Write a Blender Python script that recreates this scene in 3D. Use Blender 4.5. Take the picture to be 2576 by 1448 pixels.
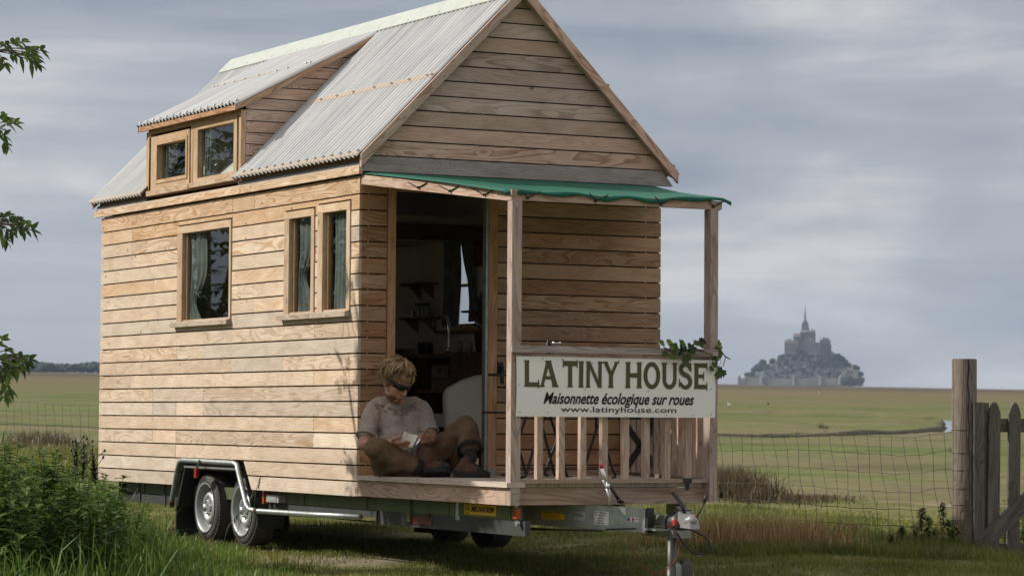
import bpy, math, random
import numpy as np
from mathutils import Vector, Matrix
random.seed(7); rng = np.random.default_rng(7)
S = bpy.context.scene
for o in list(bpy.data.objects): bpy.data.objects.remove(o)

# ------------------------------------------------------------ camera
CAM = np.array([-8.866, -19.212, 1.344]); FPX = 7378.6; CX, CY = 1287.5, 723.8   # picture measured 2575 px wide
YAW, PIT, ROL = math.radians(27.764), math.radians(2.551), math.radians(.427)
_fw = np.array([math.sin(YAW)*math.cos(PIT), math.cos(YAW)*math.cos(PIT), math.sin(PIT)])
_rt = np.array([math.cos(YAW), -math.sin(YAW), 0]); _up = np.cross(_rt, _fw)
_c, _s = math.cos(ROL), math.sin(ROL)
M3 = np.array([_c*_rt+_s*_up, -_s*_rt+_c*_up, _fw])
cd = bpy.data.cameras.new('camera'); cam = bpy.data.objects.new('camera', cd); S.collection.objects.link(cam)
cd.sensor_width = 36; cd.lens = FPX/2575*36; cd.clip_start = .5; cd.clip_end = 30000
cam.matrix_world = Matrix(((M3[0][0], M3[1][0], -M3[2][0], CAM[0]), (M3[0][1], M3[1][1], -M3[2][1], CAM[1]),
                           (M3[0][2], M3[1][2], -M3[2][2], CAM[2]), (0, 0, 0, 1)))
cd.dof.use_dof = True; cd.dof.focus_distance = 21.5; cd.dof.aperture_fstop = 9
S.camera = cam

# ------------------------------------------------------------ sky, sun, exposure
SUNV = np.array([-1, .7, .85]); SUNV = SUNV/np.linalg.norm(SUNV)
SUN_EL = math.asin(SUNV[2]); SUN_AZ = math.atan2(SUNV[0], SUNV[1])
W = bpy.data.worlds.new('World'); S.world = W; W.use_nodes = True
nt = W.node_tree; nt.nodes.clear()
def N(t, typ, **kw):
    n = t.nodes.new(typ)
    for k, v in kw.items():
        if k.startswith('i_'): n.inputs[k[2:].replace('_', ' ')].default_value = v
        else: setattr(n, k, v)
    return n
def ramp(t, stops, interp='LINEAR'):
    r = t.nodes.new('ShaderNodeValToRGB'); e = r.color_ramp; e.interpolation = interp
    while len(e.elements) < len(stops): e.elements.new(.5)
    for i, (p, c) in enumerate(stops):
        e.elements[i].position = p; e.elements[i].color = (*c, 1) if len(c) == 3 else c
    return r
L = nt.links.new
out = N(nt, 'ShaderNodeOutputWorld'); bg = N(nt, 'ShaderNodeBackground')
sky = N(nt, 'ShaderNodeTexSky', sky_type='NISHITA', sun_disc=False, sun_elevation=SUN_EL, sun_rotation=SUN_AZ)
tc = N(nt, 'ShaderNodeTexCoord'); sep = N(nt, 'ShaderNodeSeparateXYZ'); L(tc.outputs['Generated'], sep.inputs[0])
mp = N(nt, 'ShaderNodeMapping'); mp.inputs['Scale'].default_value = (1, 1, 3.4); mp.inputs['Location'].default_value = (.35, .1, .2); L(tc.outputs['Generated'], mp.inputs[0])
n1 = N(nt, 'ShaderNodeTexNoise', i_Scale=5.5, i_Detail=8.0, i_Roughness=.55, i_Distortion=.5); L(mp.outputs[0], n1.inputs['Vector'])
mp2 = N(nt, 'ShaderNodeMapping'); mp2.inputs['Scale'].default_value = (1, 1, 10); mp2.inputs['Rotation'].default_value = (.0, .03, 0); L(tc.outputs['Generated'], mp2.inputs[0])
n2 = N(nt, 'ShaderNodeTexNoise', i_Scale=6.0, i_Detail=5.0, i_Roughness=.5, i_Distortion=.3); L(mp2.outputs[0], n2.inputs['Vector'])
mx = N(nt, 'ShaderNodeMath', operation='ADD'); a1 = N(nt, 'ShaderNodeMath', operation='MULTIPLY'); a1.inputs[1].default_value = .62; L(n1.outputs[0], a1.inputs[0])
a2 = N(nt, 'ShaderNodeMath', operation='MULTIPLY'); a2.inputs[1].default_value = .38; L(n2.outputs[0], a2.inputs[0]); L(a1.outputs[0], mx.inputs[0]); L(a2.outputs[0], mx.inputs[1])
cr = ramp(nt, [(.36, (.262, .292, .36)), (.44, (.355, .378, .435)), (.52, (.435, .448, .488)), (.63, (.70, .68, .675))]); L(mx.outputs[0], cr.inputs[0])
# the sky grows brighter high above the picture, raised there to fill the shade
el = N(nt, 'ShaderNodeMapRange'); el.inputs['From Min'].default_value = .16; el.inputs['From Max'].default_value = .6; el.inputs['To Min'].default_value = 1.0; el.inputs['To Max'].default_value = 2.0
L(sep.outputs['Z'], el.inputs['Value'])
wm = N(nt, 'ShaderNodeMix', data_type='RGBA'); wf = N(nt, 'ShaderNodeMapRange'); wf.inputs['From Min'].default_value = .15; wf.inputs['From Max'].default_value = .35; L(sep.outputs['Z'], wf.inputs['Value']); L(wf.outputs[0], wm.inputs[0]); L(cr.outputs[0], wm.inputs[6]); wm.inputs[7].default_value = (.47, .45, .435, 1)
vm = N(nt, 'ShaderNodeVectorMath', operation='SCALE'); L(wm.outputs[2], vm.inputs[0]); L(el.outputs[0], vm.inputs['Scale'])
sk = N(nt, 'ShaderNodeVectorMath', operation='SCALE'); sk.inputs['Scale'].default_value = .09; L(sky.outputs[0], sk.inputs[0])
mixs = N(nt, 'ShaderNodeMix', data_type='VECTOR'); mixs.inputs[0].default_value = .86; L(sk.outputs[0], mixs.inputs[4]); L(vm.outputs[0], mixs.inputs[5])
L(mixs.outputs[1], bg.inputs[0]); bg.inputs[1].default_value = 1.0; L(bg.outputs[0], out.inputs[0])
sl = bpy.data.lights.new('sun', 'SUN'); sl.energy = 5.0; sl.angle = math.radians(.6); sl.color = (1, .945, .85)
so = bpy.data.objects.new('sun', sl); S.collection.objects.link(so); so.location = (-20, 14, 17)
so.rotation_euler = Vector(-SUNV).to_track_quat('-Z', 'Y').to_euler()
S.view_settings.view_transform = 'Standard'; S.view_settings.look = 'None'; S.view_settings.exposure = 0; S.view_settings.gamma = 1
S.cycles.max_bounces = 6; S.cycles.volume_bounces = 0; S.cycles.transparent_max_bounces = 12

# ------------------------------------------------------------ measuring: a picture point on a known plane of the scene
def ray(px, py): return np.array([(px-CX)/FPX, -(py-CY)/FPX, 1.0]) @ M3
def P(px, py, x=None, y=None, z=None, n=None, c=0, d=None):
    r = ray(px, py)
    if x is not None: t = (x-CAM[0])/r[0]
    elif y is not None: t = (y-CAM[1])/r[1]
    elif z is not None: t = (z-CAM[2])/r[2]
    elif n is not None: n = np.array(n, float); t = (c-n@CAM)/(n@r)
    else: t = d
    return CAM+t*r
GN = np.array([.0036, -.0169, .9999])
def gz(x, y):        # lie of the land
    x = np.asarray(x, float); y = np.asarray(y, float)
    z = .322-.0036*(x-.15)+.01694*(y-2.25)
    z = z-.17*np.exp(-((x-6.9)**2+(y-.2)**2)/1.3)
    z = z+.09*np.exp(-((x-5.6)**2+(y-.9)**2)/.25)-.045*np.exp(-((x-2.4)**2+(y-2.6)**2)/1.6)
    near = np.exp(-((x-1)**2+(y-3)**2)/500)
    z = z+near*.018*(np.sin(x*1.7+y*.9)*np.cos(y*1.3-x*.4))
    return z
def G(px, py): 
    p = P(px, py, n=GN, c=GN@np.array([.15, 2.25, .322])); return p

# ------------------------------------------------------------ materials
MATS = {}
def newmat(name):
    m = bpy.data.materials.new(name); m.use_nodes = True; MATS[name] = m
    t = m.node_tree; b = t.nodes['Principled BSDF']; return m, t, b
def plain(name, col, rough=.6, metal=0, spec=.4, noise=0, nscale=20, bump=0, bscale=60, col2=None, trans=0):
    m, t, b = newmat(name); b.inputs['Roughness'].default_value = rough; b.inputs['Metallic'].default_value = metal
    b.inputs['Specular IOR Level'].default_value = spec
    tcn = N(t, 'ShaderNodeTexCoord')
    if noise or col2:
        n = N(t, 'ShaderNodeTexNoise', i_Scale=nscale, i_Detail=5.0, i_Roughness=.6); t.links.new(tcn.outputs['Object'], n.inputs['Vector'])
        c2 = col2 or tuple(max(0, c*(1-noise)) for c in col); c1 = col if col2 else tuple(min(1, c*(1+noise)) for c in col)
        r = ramp(t, [(.35, c2), (.65, c1)]); t.links.new(n.outputs[0], r.inputs[0]); t.links.new(r.outputs[0], b.inputs['Base Color'])
    else: b.inputs['Base Color'].default_value = (*col, 1)
    if bump:
        n = N(t, 'ShaderNodeTexNoise', i_Scale=bscale, i_Detail=4.0); t.links.new(tcn.outputs['Object'], n.inputs['Vector'])
        bp = N(t, 'ShaderNodeBump', i_Strength=bump, i_Distance=.01); t.links.new(n.outputs[0], bp.inputs['Height']); t.links.new(bp.outputs[0], b.inputs['Normal'])
    return m
def wood(name, light, dark, orange, grey, bump=.5, ringk=7.0, rough=.65, streak=.5, stain=0.0):
    m, t, b = newmat(name); K = t.links.new
    uv = N(t, 'ShaderNodeUVMap'); at = N(t, 'ShaderNodeAttribute', attribute_name='tone'); sp = N(t, 'ShaderNodeSeparateColor'); K(at.outputs['Color'], sp.inputs[0])
    kp = N(t, 'ShaderNodeMapping'); kp.inputs['Scale'].default_value = (2.8, 5.6, 1); K(uv.outputs[0], kp.inputs[0])
    vo = N(t, 'ShaderNodeTexVoronoi', feature='F1', i_Scale=1.0, i_Randomness=1.0); K(kp.outputs[0], vo.inputs['Vector'])
    knot = N(t, 'ShaderNodeMapRange', interpolation_type='SMOOTHERSTEP'); K(vo.outputs['Distance'], knot.inputs['Value'])
    for k, v in (('From Min', .0), ('From Max', .42), ('To Min', 1.0), ('To Max', 0.0)): knot.inputs[k].default_value = v
    m1 = N(t, 'ShaderNodeMapping'); m1.inputs['Scale'].default_value = (.75, 6.5, 1); K(uv.outputs[0], m1.inputs[0])
    n = N(t, 'ShaderNodeTexNoise', i_Scale=1.0, i_Detail=2.0, i_Roughness=.45, i_Distortion=.5); K(m1.outputs[0], n.inputs['Vector'])
    ad = N(t, 'ShaderNodeMath', operation='MULTIPLY_ADD'); K(knot.outputs[0], ad.inputs[0]); ad.inputs[1].default_value = .5; K(n.outputs[0], ad.inputs[2])
    mu = N(t, 'ShaderNodeMath', operation='MULTIPLY'); K(ad.outputs[0], mu.inputs[0]); mu.inputs[1].default_value = ringk*2
    fr = N(t, 'ShaderNodeMath', operation='FRACT'); K(mu.outputs[0], fr.inputs[0])
    rr = ramp(t, [(0, (0, 0, 0)), (.55, (.18, .18, .18)), (.86, (1, 1, 1)), (.97, (.75, .75, .75)), (1, (0, 0, 0))]); K(fr.outputs[0], rr.inputs[0])
    m2 = N(t, 'ShaderNodeMapping'); m2.inputs['Scale'].default_value = (5, 130, 1); K(uv.outputs[0], m2.inputs[0])
    n2 = N(t, 'ShaderNodeTexNoise', i_Scale=1.0, i_Detail=3.0); K(m2.outputs[0], n2.inputs['Vector'])
    m3 = N(t, 'ShaderNodeMapping'); m3.inputs['Scale'].default_value = (3.5, 9, 1); K(uv.outputs[0], m3.inputs[0])
    n3 = N(t, 'ShaderNodeTexNoise', i_Scale=1.0, i_Detail=4.0, i_Distortion=.8); K(m3.outputs[0], n3.inputs['Vector'])
    # ring strength differs board to board: quarter-sawn boards are nearly plain
    rs = N(t, 'ShaderNodeMath', operation='MULTIPLY'); K(rr.outputs[0], rs.inputs[0]); K(at.outputs['Alpha'], rs.inputs[1])
    base = N(t, 'ShaderNodeMix', data_type='RGBA'); K(rs.outputs[0], base.inputs[0]); base.inputs[6].default_value = (*light, 1); base.inputs[7].default_value = (*dark, 1)
    og = N(t, 'ShaderNodeMix', data_type='RGBA', blend_type='MIX'); K(sp.outputs[1], og.inputs[0]); K(base.outputs[2], og.inputs[6]); 
    ogc = N(t, 'ShaderNodeMix', data_type='RGBA', blend_type='MULTIPLY'); ogc.inputs[0].default_value = .8; K(base.outputs[2], ogc.inputs[6]); ogc.inputs[7].default_value = (*orange, 1); K(ogc.outputs[2], og.inputs[7])
    pr_ = ramp(t, [(.42, (0, 0, 0)), (.7, (1, 1, 1))]); K(n3.outputs[0], pr_.inputs[0])
    gf = N(t, 'ShaderNodeMath', operation='MULTIPLY_ADD'); K(pr_.outputs[0], gf.inputs[0]); gf.inputs[1].default_value = .25; K(sp.outputs[2], gf.inputs[2]); gf.use_clamp = True
    gr = N(t, 'ShaderNodeMix', data_type='RGBA'); K(gf.outputs[0], gr.inputs[0]); K(og.outputs[2], gr.inputs[6])
    gm = N(t, 'ShaderNodeMix', data_type='RGBA'); K(rs.outputs[0], gm.inputs[0]); gm.inputs[6].default_value = (*grey, 1); gm.inputs[7].default_value = (*[g*.62 for g in grey], 1); K(gm.outputs[2], gr.inputs[7])
    # fine fibre
    fb = N(t, 'ShaderNodeMapRange'); K(n2.outputs[0], fb.inputs['Value']); fb.inputs['To Min'].default_value = 1-streak*.35; fb.inputs['To Max'].default_value = 1+streak*.35
    kd = N(t, 'ShaderNodeMapRange'); K(vo.outputs['Distance'], kd.inputs['Value'])
    for k, v in (('From Min', .035), ('From Max', .085), ('To Min', .45), ('To Max', 1.0)): kd.inputs[k].default_value = v
    bl = N(t, 'ShaderNodeMapRange'); K(n3.outputs[0], bl.inputs['Value'])
    for k, v in (('From Min', .3), ('From Max', .7), ('To Min', .84), ('To Max', 1.13)): bl.inputs[k].default_value = v
    vb = N(t, 'ShaderNodeMath', operation='MULTIPLY'); K(fb.outputs[0], vb.inputs[0]); K(bl.outputs[0], vb.inputs[1])
    vv = N(t, 'ShaderNodeMath', operation='MULTIPLY'); K(vb.outputs[0], vv.inputs[0]); K(kd.outputs[0], vv.inputs[1])
    v2 = N(t, 'ShaderNodeMath', operation='MULTIPLY'); K(vv.outputs[0], v2.inputs[0])
    br = N(t, 'ShaderNodeMapRange'); K(sp.outputs[0], br.inputs['Value']); br.inputs['To Min'].default_value = .0; br.inputs['To Max'].default_value = 2.0
    K(br.outputs[0], v2.inputs[1])
    fin = N(t, 'ShaderNodeVectorMath', operation='SCALE'); K(gr.outputs[2], fin.inputs[0]); K(v2.outputs[0], fin.inputs['Scale']); K(fin.outputs[0], b.inputs['Base Color'])
    hh = N(t, 'ShaderNodeMath', operation='MULTIPLY_ADD'); K(rs.outputs[0], hh.inputs[0]); hh.inputs[1].default_value = .6; K(n2.outputs[0], hh.inputs[2])
    bp = N(t, 'ShaderNodeBump', i_Strength=bump, i_Distance=.004); K(hh.outputs[0], bp.inputs['Height']); K(bp.outputs[0], b.inputs['Normal'])
    b.inputs['Roughness'].default_value = rough; b.inputs['Specular IOR Level'].default_value = .3
    return m
ORG = (.98, .72, .45)
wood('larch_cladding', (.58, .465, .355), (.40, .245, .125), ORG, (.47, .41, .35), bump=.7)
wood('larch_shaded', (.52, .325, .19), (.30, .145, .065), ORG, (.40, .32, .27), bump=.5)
wood('larch_gable', (.60, .43, .325), (.36, .20, .13), (1, .66, .50), (.42, .37, .345), bump=.5)
wood('deck_timber', (.58, .46, .35), (.40, .27, .17), ORG, (.50, .44, .40), bump=.6)
wood('post_timber', (.46, .345, .27), (.33, .205, .145), ORG, (.385, .335, .32), bump=.5)
wood('window_oak', (.50, .35, .20), (.38, .22, .11), ORG, (.44, .39, .34), bump=.3)
wood('old_oak', (.135, .115, .095), (.07, .058, .05), ORG, (.13, .12, .105), bump=.9, streak=1.2)
wood('post_round', (.165, .138, .105), (.10, .072, .053), ORG, (.17, .16, .14), bump=.8, streak=1.0)
wood('interior_wood', (.30, .17, .09), (.17, .08, .04), ORG, (.3, .25, .2), bump=.2)
plain('dark_backing', (.012, .011, .010), .9)
plain('membrane', (.10, .10, .105), .7, bump=.3, bscale=30)
plain('nail_steel', (.16, .15, .14), .4, .6)
plain('screw_zinc', (.42, .42, .41), .45, .5)
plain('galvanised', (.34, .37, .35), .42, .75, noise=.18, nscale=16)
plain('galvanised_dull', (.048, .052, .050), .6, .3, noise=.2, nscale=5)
plain('galvanised_green_sheen', (.10, .12, .055), .5, .25, noise=.15, nscale=6)  # green reflection painted into the steel's base colour
plain('post_steel', (.10, .105, .095), .5, .4, noise=.2, nscale=12)
plain('zinc_bright', (.62, .64, .64), .3, .85, noise=.1, nscale=25)
plain('black_plastic', (.02, .02, .021), .45)
plain('tyre_rubber', (.062, .058, .055), .8, bump=.4, bscale=40)
plain('tyre_letter', (.012, .012, .012), .6)
plain('rim_silver', (.33, .345, .34), .45, .35, noise=.06, nscale=30)
plain('cast_alloy', (.27, .27, .28), .45, .4, noise=.15, nscale=30)
plain('red_plastic', (.45, .02, .02), .35)
plain('cable_red', (.20, .008, .01), .5)
plain('red_reflector', (.25, .02, .015), .25)
plain('orange_reflector', (.34, .06, .012), .25)
plain('rust', (.11, .035, .018), .8)
plain('banner_vinyl', (.78, .78, .76), .45, bump=.06, bscale=3)
plain('letter_olive', (.078, .072, .028), .6)
plain('letter_black', (.02, .019, .02), .6)
plain('sticker_yellow', (.62, .36, .01), .5)
plain('sticker_white', (.6, .6, .6), .5)
plain('flag_blue', (.02, .05, .35), .5); plain('flag_red', (.55, .02, .03), .5)
plain('canopy_green', (.004, .095, .062), .75, bump=.5, bscale=9)
plain('ridge_cap', (.40, .43, .39), .5, noise=.08, nscale=9)
plain('cream_panel', (.84, .79, .71), .8)
plain('white_paint', (.62, .61, .58), .6)
plain('chrome', (.8, .8, .8), .12, 1.0)
plain('saucepan_red', (.20, .02, .015), .35)
plain('blackish_metal', (.02, .02, .02), .45, .3)
plain('curtain_cloth', (.17, .19, .18), .9, noise=.25, nscale=9)
plain('cushion_cloth', (.55, .52, .49), .95, bump=.4, bscale=12)
plain('terracotta', (.06, .035, .025), .6)
plain('leaf_dark', (.03, .06, .018), .5)
plain('ceramic', (.4, .38, .35), .3)
plain('clear_jar', (.25, .26, .25), .15)
def skinmat():
    m, t, b = newmat('skin'); K = t.links.new; tcn = N(t, 'ShaderNodeTexCoord'); n = N(t, 'ShaderNodeTexNoise', i_Scale=18.0, i_Detail=5.0); K(tcn.outputs['Object'], n.inputs['Vector']); r = ramp(t, [(.3, (.34, .165, .11)), (.7, (.45, .24, .165))]); K(n.outputs[0], r.inputs[0])
    sb = N(t, 'ShaderNodeVectorMath', operation='SUBTRACT'); sb.name = 'jaw'; K(tcn.outputs['Object'], sb.inputs[0]); ln = N(t, 'ShaderNodeVectorMath', operation='LENGTH'); K(sb.outputs[0], ln.inputs[0]); n2 = N(t, 'ShaderNodeTexNoise', i_Scale=160.0); K(tcn.outputs['Object'], n2.inputs['Vector']); ad = N(t, 'ShaderNodeMath', operation='MULTIPLY_ADD'); K(n2.outputs[0], ad.inputs[0]); ad.inputs[1].default_value = .03; K(ln.outputs['Value'], ad.inputs[2]); mr = N(t, 'ShaderNodeMapRange', interpolation_type='SMOOTHSTEP'); K(ad.outputs[0], mr.inputs['Value'])
    for k, v in (('From Min', .068), ('From Max', .092), ('To Min', .72), ('To Max', 0)): mr.inputs[k].default_value = v
    mx_ = N(t, 'ShaderNodeMix', data_type='RGBA'); K(mr.outputs[0], mx_.inputs[0]); K(r.outputs[0], mx_.inputs[6]); mx_.inputs[7].default_value = (.15, .09, .055, 1); K(mx_.outputs[2], b.inputs['Base Color']); b.inputs['Roughness'].default_value = .55
skinmat()
plain('lip', (.30, .11, .08), .5)
plain('hair', (.20, .12, .06), .6, col2=(.10, .06, .03), nscale=30)
plain('beard', (.27, .155, .10), .8, col2=(.15, .095, .06), nscale=90, bump=.5, bscale=200)
plain('tshirt', (.31, .265, .235), .95, noise=.06, nscale=8, bump=.45, bscale=16)
def shirtmat():
    m, t, b = newmat('tshirt_printed'); K = t.links.new; tcn = N(t, 'ShaderNodeTexCoord'); sp = N(t, 'ShaderNodeSeparateXYZ'); K(tcn.outputs['Object'], sp.inputs[0])
    ax = N(t, 'ShaderNodeMath', operation='ADD'); K(sp.outputs[0], ax.inputs[0]); ax.inputs[1].default_value = -.17; ab = N(t, 'ShaderNodeMath', operation='ABSOLUTE'); K(ax.outputs[0], ab.inputs[0])
    zz = N(t, 'ShaderNodeMath', operation='MULTIPLY_ADD'); K(ab.outputs[0], zz.inputs[0]); zz.inputs[1].default_value = -.34; K(sp.outputs[2], zz.inputs[2])
    d0 = N(t, 'ShaderNodeMath', operation='ADD'); K(zz.outputs[0], d0.inputs[0]); d0.inputs[1].default_value = -1.375; d1 = N(t, 'ShaderNodeMath', operation='ABSOLUTE'); K(d0.outputs[0], d1.inputs[0]); d2 = N(t, 'ShaderNodeMath', operation='LESS_THAN'); K(d1.outputs[0], d2.inputs[0]); d2.inputs[1].default_value = .027
    yy = N(t, 'ShaderNodeMath', operation='LESS_THAN'); K(sp.outputs[1], yy.inputs[0]); yy.inputs[1].default_value = -.24; xx = N(t, 'ShaderNodeMath', operation='LESS_THAN'); K(ab.outputs[0], xx.inputs[0]); xx.inputs[1].default_value = .165
    v = N(t, 'ShaderNodeTexVoronoi', i_Scale=34.0); K(tcn.outputs['Object'], v.inputs['Vector']); vr = N(t, 'ShaderNodeMath', operation='LESS_THAN'); K(v.outputs['Distance'], vr.inputs[0]); vr.inputs[1].default_value = .62
    q = d2
    for o_ in (yy, xx, vr): k = N(t, 'ShaderNodeMath', operation='MULTIPLY'); K(q.outputs[0], k.inputs[0]); K(o_.outputs[0], k.inputs[1]); q = k
    mxr = N(t, 'ShaderNodeMix', data_type='RGBA'); k = N(t, 'ShaderNodeMath', operation='MULTIPLY'); K(q.outputs[0], k.inputs[0]); k.inputs[1].default_value = .8; K(k.outputs[0], mxr.inputs[0]); mxr.inputs[6].default_value = (.33, .275, .24, 1); mxr.inputs[7].default_value = (.15, .115, .10, 1); K(mxr.outputs[2], b.inputs['Base Color']); b.inputs['Roughness'].default_value = .95
    mpf = N(t, 'ShaderNodeMapping'); mpf.inputs['Scale'].default_value = (1, 1, .45); mpf.inputs['Rotation'].default_value = (0, .5, 0); K(tcn.outputs['Object'], mpf.inputs[0]); n = N(t, 'ShaderNodeTexNoise', i_Scale=15.0, i_Detail=3.0, i_Distortion=1.2); K(mpf.outputs[0], n.inputs['Vector']); bp = N(t, 'ShaderNodeBump', i_Strength=.6, i_Distance=.03); K(n.outputs[0], bp.inputs['Height']); K(bp.outputs[0], b.inputs['Normal'])
shirtmat()
plain('corduroy', (.145, .090, .050), .95, col2=(.095, .058, .033), nscale=8, bump=1.0, bscale=9)
plain('trouser_lining', (.013, .014, .016), .9)
plain('sock', (.022, .024, .022), .95)
plain('boot_leather', (.085, .046, .030), .8, spec=.15, noise=.3, nscale=30, bump=.4, bscale=60)
plain('boot_rubber', (.020, .021, .022), .75, spec=.2)
plain('glasses_black', (.008, .008, .009), .12)
plain('page_paper', (.62, .60, .52), .8)
plain('cover_purple', (.08, .035, .11), .4)
plain('bark', (.10, .08, .06), .9, bump=.8, bscale=30)
plain('stone_grey', (.185, .175, .165), .9, noise=.25, nscale=.03)
plain('stone_pale', (.36, .335, .29), .9, noise=.2, nscale=.03)
plain('slate', (.07, .078, .095), .7)
plain('copper_spire', (.06, .07, .08), .6)
plain('far_foliage', (.018, .030, .018), .9, noise=.4, nscale=.15)
plain('rock', (.07, .072, .065), .95, noise=.3, nscale=.05)
plain('wire', (.10, .095, .09), .5, .6)
plain('feather_white', (.8, .8, .78), .8)
plain('feather_dark', (.05, .045, .04), .8)
plain('thistle_purple', (.25, .09, .40), .8)
plain('bungee', (.012, .012, .013), .6)
plain('water_bank', (.055, .045, .03), .95, noise=.4, nscale=2)
# corrugated sheet
def sheetmat():
    m, t, b = newmat('roof_sheet'); K = t.links.new
    tcn = N(t, 'ShaderNodeTexCoord'); mpn = N(t, 'ShaderNodeMapping'); mpn.inputs['Scale'].default_value = (1.2, 13, 1.2); K(tcn.outputs['Object'], mpn.inputs[0])
    n = N(t, 'ShaderNodeTexNoise', i_Scale=1.0, i_Detail=5.0, i_Roughness=.65); K(mpn.outputs[0], n.inputs['Vector'])
    r = ramp(t, [(.3, (.30, .305, .31)), (.5, (.40, .405, .41)), (.7, (.50, .50, .50))]); K(n.outputs[0], r.inputs[0])
    sp = N(t, 'ShaderNodeSeparateXYZ'); K(tcn.outputs['Object'], sp.inputs[0]); ph = N(t, 'ShaderNodeMath', operation='MULTIPLY'); K(sp.outputs[1], ph.inputs[0]); ph.inputs[1].default_value = 2*math.pi/.076; cs = N(t, 'ShaderNodeMath', operation='COSINE'); K(ph.outputs[0], cs.inputs[0]); gm_ = N(t, 'ShaderNodeMapRange'); K(cs.outputs[0], gm_.inputs['Value'])      # trough shade painted into the colour to sharpen the ribs
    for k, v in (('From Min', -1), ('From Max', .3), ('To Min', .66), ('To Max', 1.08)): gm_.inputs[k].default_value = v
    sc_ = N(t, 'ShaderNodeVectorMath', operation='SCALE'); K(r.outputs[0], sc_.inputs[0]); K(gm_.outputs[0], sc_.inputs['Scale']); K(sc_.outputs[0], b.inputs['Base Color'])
    b.inputs['Roughness'].default_value = .26; b.inputs['Specular IOR Level'].default_value = .75
    m2, t2, b2 = newmat('roof_tint_strip'); b2.inputs['Base Color'].default_value = (.50, .42, .345, 1); b2.inputs['Roughness'].default_value = .4
sheetmat()
def glassmat():
    m, t, b = newmat('window_glass'); K = t.links.new; t.nodes.remove(b); o_ = t.nodes['Material Output']
    g = N(t, 'ShaderNodeBsdfGlossy', i_Roughness=.01); g.inputs[0].default_value = (.9, .95, 1, 1)
    tr = N(t, 'ShaderNodeBsdfTransparent'); tr.inputs[0].default_value = (.72, .76, .74, 1); mx_ = N(t, 'ShaderNodeMixShader'); ge = N(t, 'ShaderNodeNewGeometry'); dt = N(t, 'ShaderNodeVectorMath', operation='DOT_PRODUCT'); K(ge.outputs['Normal'], dt.inputs[0]); K(ge.outputs['Incoming'], dt.inputs[1]); ab = N(t, 'ShaderNodeMath', operation='ABSOLUTE'); K(dt.outputs['Value'], ab.inputs[0]); om = N(t, 'ShaderNodeMath', operation='SUBTRACT'); om.inputs[0].default_value = 1; K(ab.outputs[0], om.inputs[1]); pw = N(t, 'ShaderNodeMath', operation='POWER'); K(om.outputs[0], pw.inputs[0]); pw.inputs[1].default_value = 4.5; f = N(t, 'ShaderNodeMath', operation='MULTIPLY_ADD'); K(pw.outputs[0], f.inputs[0]); f.inputs[1].default_value = .85; f.inputs[2].default_value = .055
    K(f.outputs[0], mx_.inputs[0]); K(tr.outputs[0], mx_.inputs[1]); K(g.outputs[0], mx_.inputs[2]); K(mx_.outputs[0], o_.inputs[0])
glassmat()
def vegmat(name, stops, trans=.35, rough=.5):
    m, t, b = newmat(name); K = t.links.new; o_ = t.nodes['Material Output']
    at = N(t, 'ShaderNodeAttribute', attribute_name='tone'); sp = N(t, 'ShaderNodeSeparateColor'); K(at.outputs['Color'], sp.inputs[0])
    r = ramp(t, stops); K(sp.outputs[0], r.inputs[0]); K(r.outputs[0], b.inputs['Base Color']); b.inputs['Roughness'].default_value = rough; b.inputs['Specular IOR Level'].default_value = .35
    tl = N(t, 'ShaderNodeBsdfTranslucent'); K(r.outputs[0], tl.inputs[0]); mx_ = N(t, 'ShaderNodeMixShader'); mx_.inputs[0].default_value = trans
    K(b.outputs[0], mx_.inputs[1]); K(tl.outputs[0], mx_.inputs[2]); K(mx_.outputs[0], o_.inputs[0])
vegmat('grass_blades', [(0, (.07, .09, .018)), (.35, (.14, .165, .03)), (.7, (.225, .23, .055)), (.88, (.22, .19, .075)), (1, (.34, .27, .14))])
vegmat('lush_grass', [(0, (.04, .08, .015)), (.5, (.10, .185, .028)), (1, (.22, .32, .06))])
vegmat('nettle_leaf', [(0, (.018, .045, .011)), (.5, (.052, .105, .018)), (1, (.16, .235, .04))])
vegmat('elder_leaf', [(0, (.02, .05, .012)), (.5, (.055, .105, .02)), (1, (.12, .18, .03))])
vegmat('vine_leaf', [(0, (.035, .05, .016)), (.5, (.07, .115, .02)), (.85, (.15, .19, .02)), (1, (.14, .09, .035))])
vegmat('dry_reed', [(0, (.09, .055, .025)), (.4, (.27, .175, .075)), (.75, (.46, .32, .15)), (1, (.68, .56, .32))])
vegmat('dry_scrub', [(0, (.045, .035, .02)), (.6, (.11, .085, .045)), (1, (.2, .15, .07))])
vegmat('hair_strands', [(0, (.12, .065, .03)), (.45, (.34, .215, .105)), (1, (.68, .52, .30))], .15, .45)
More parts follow.
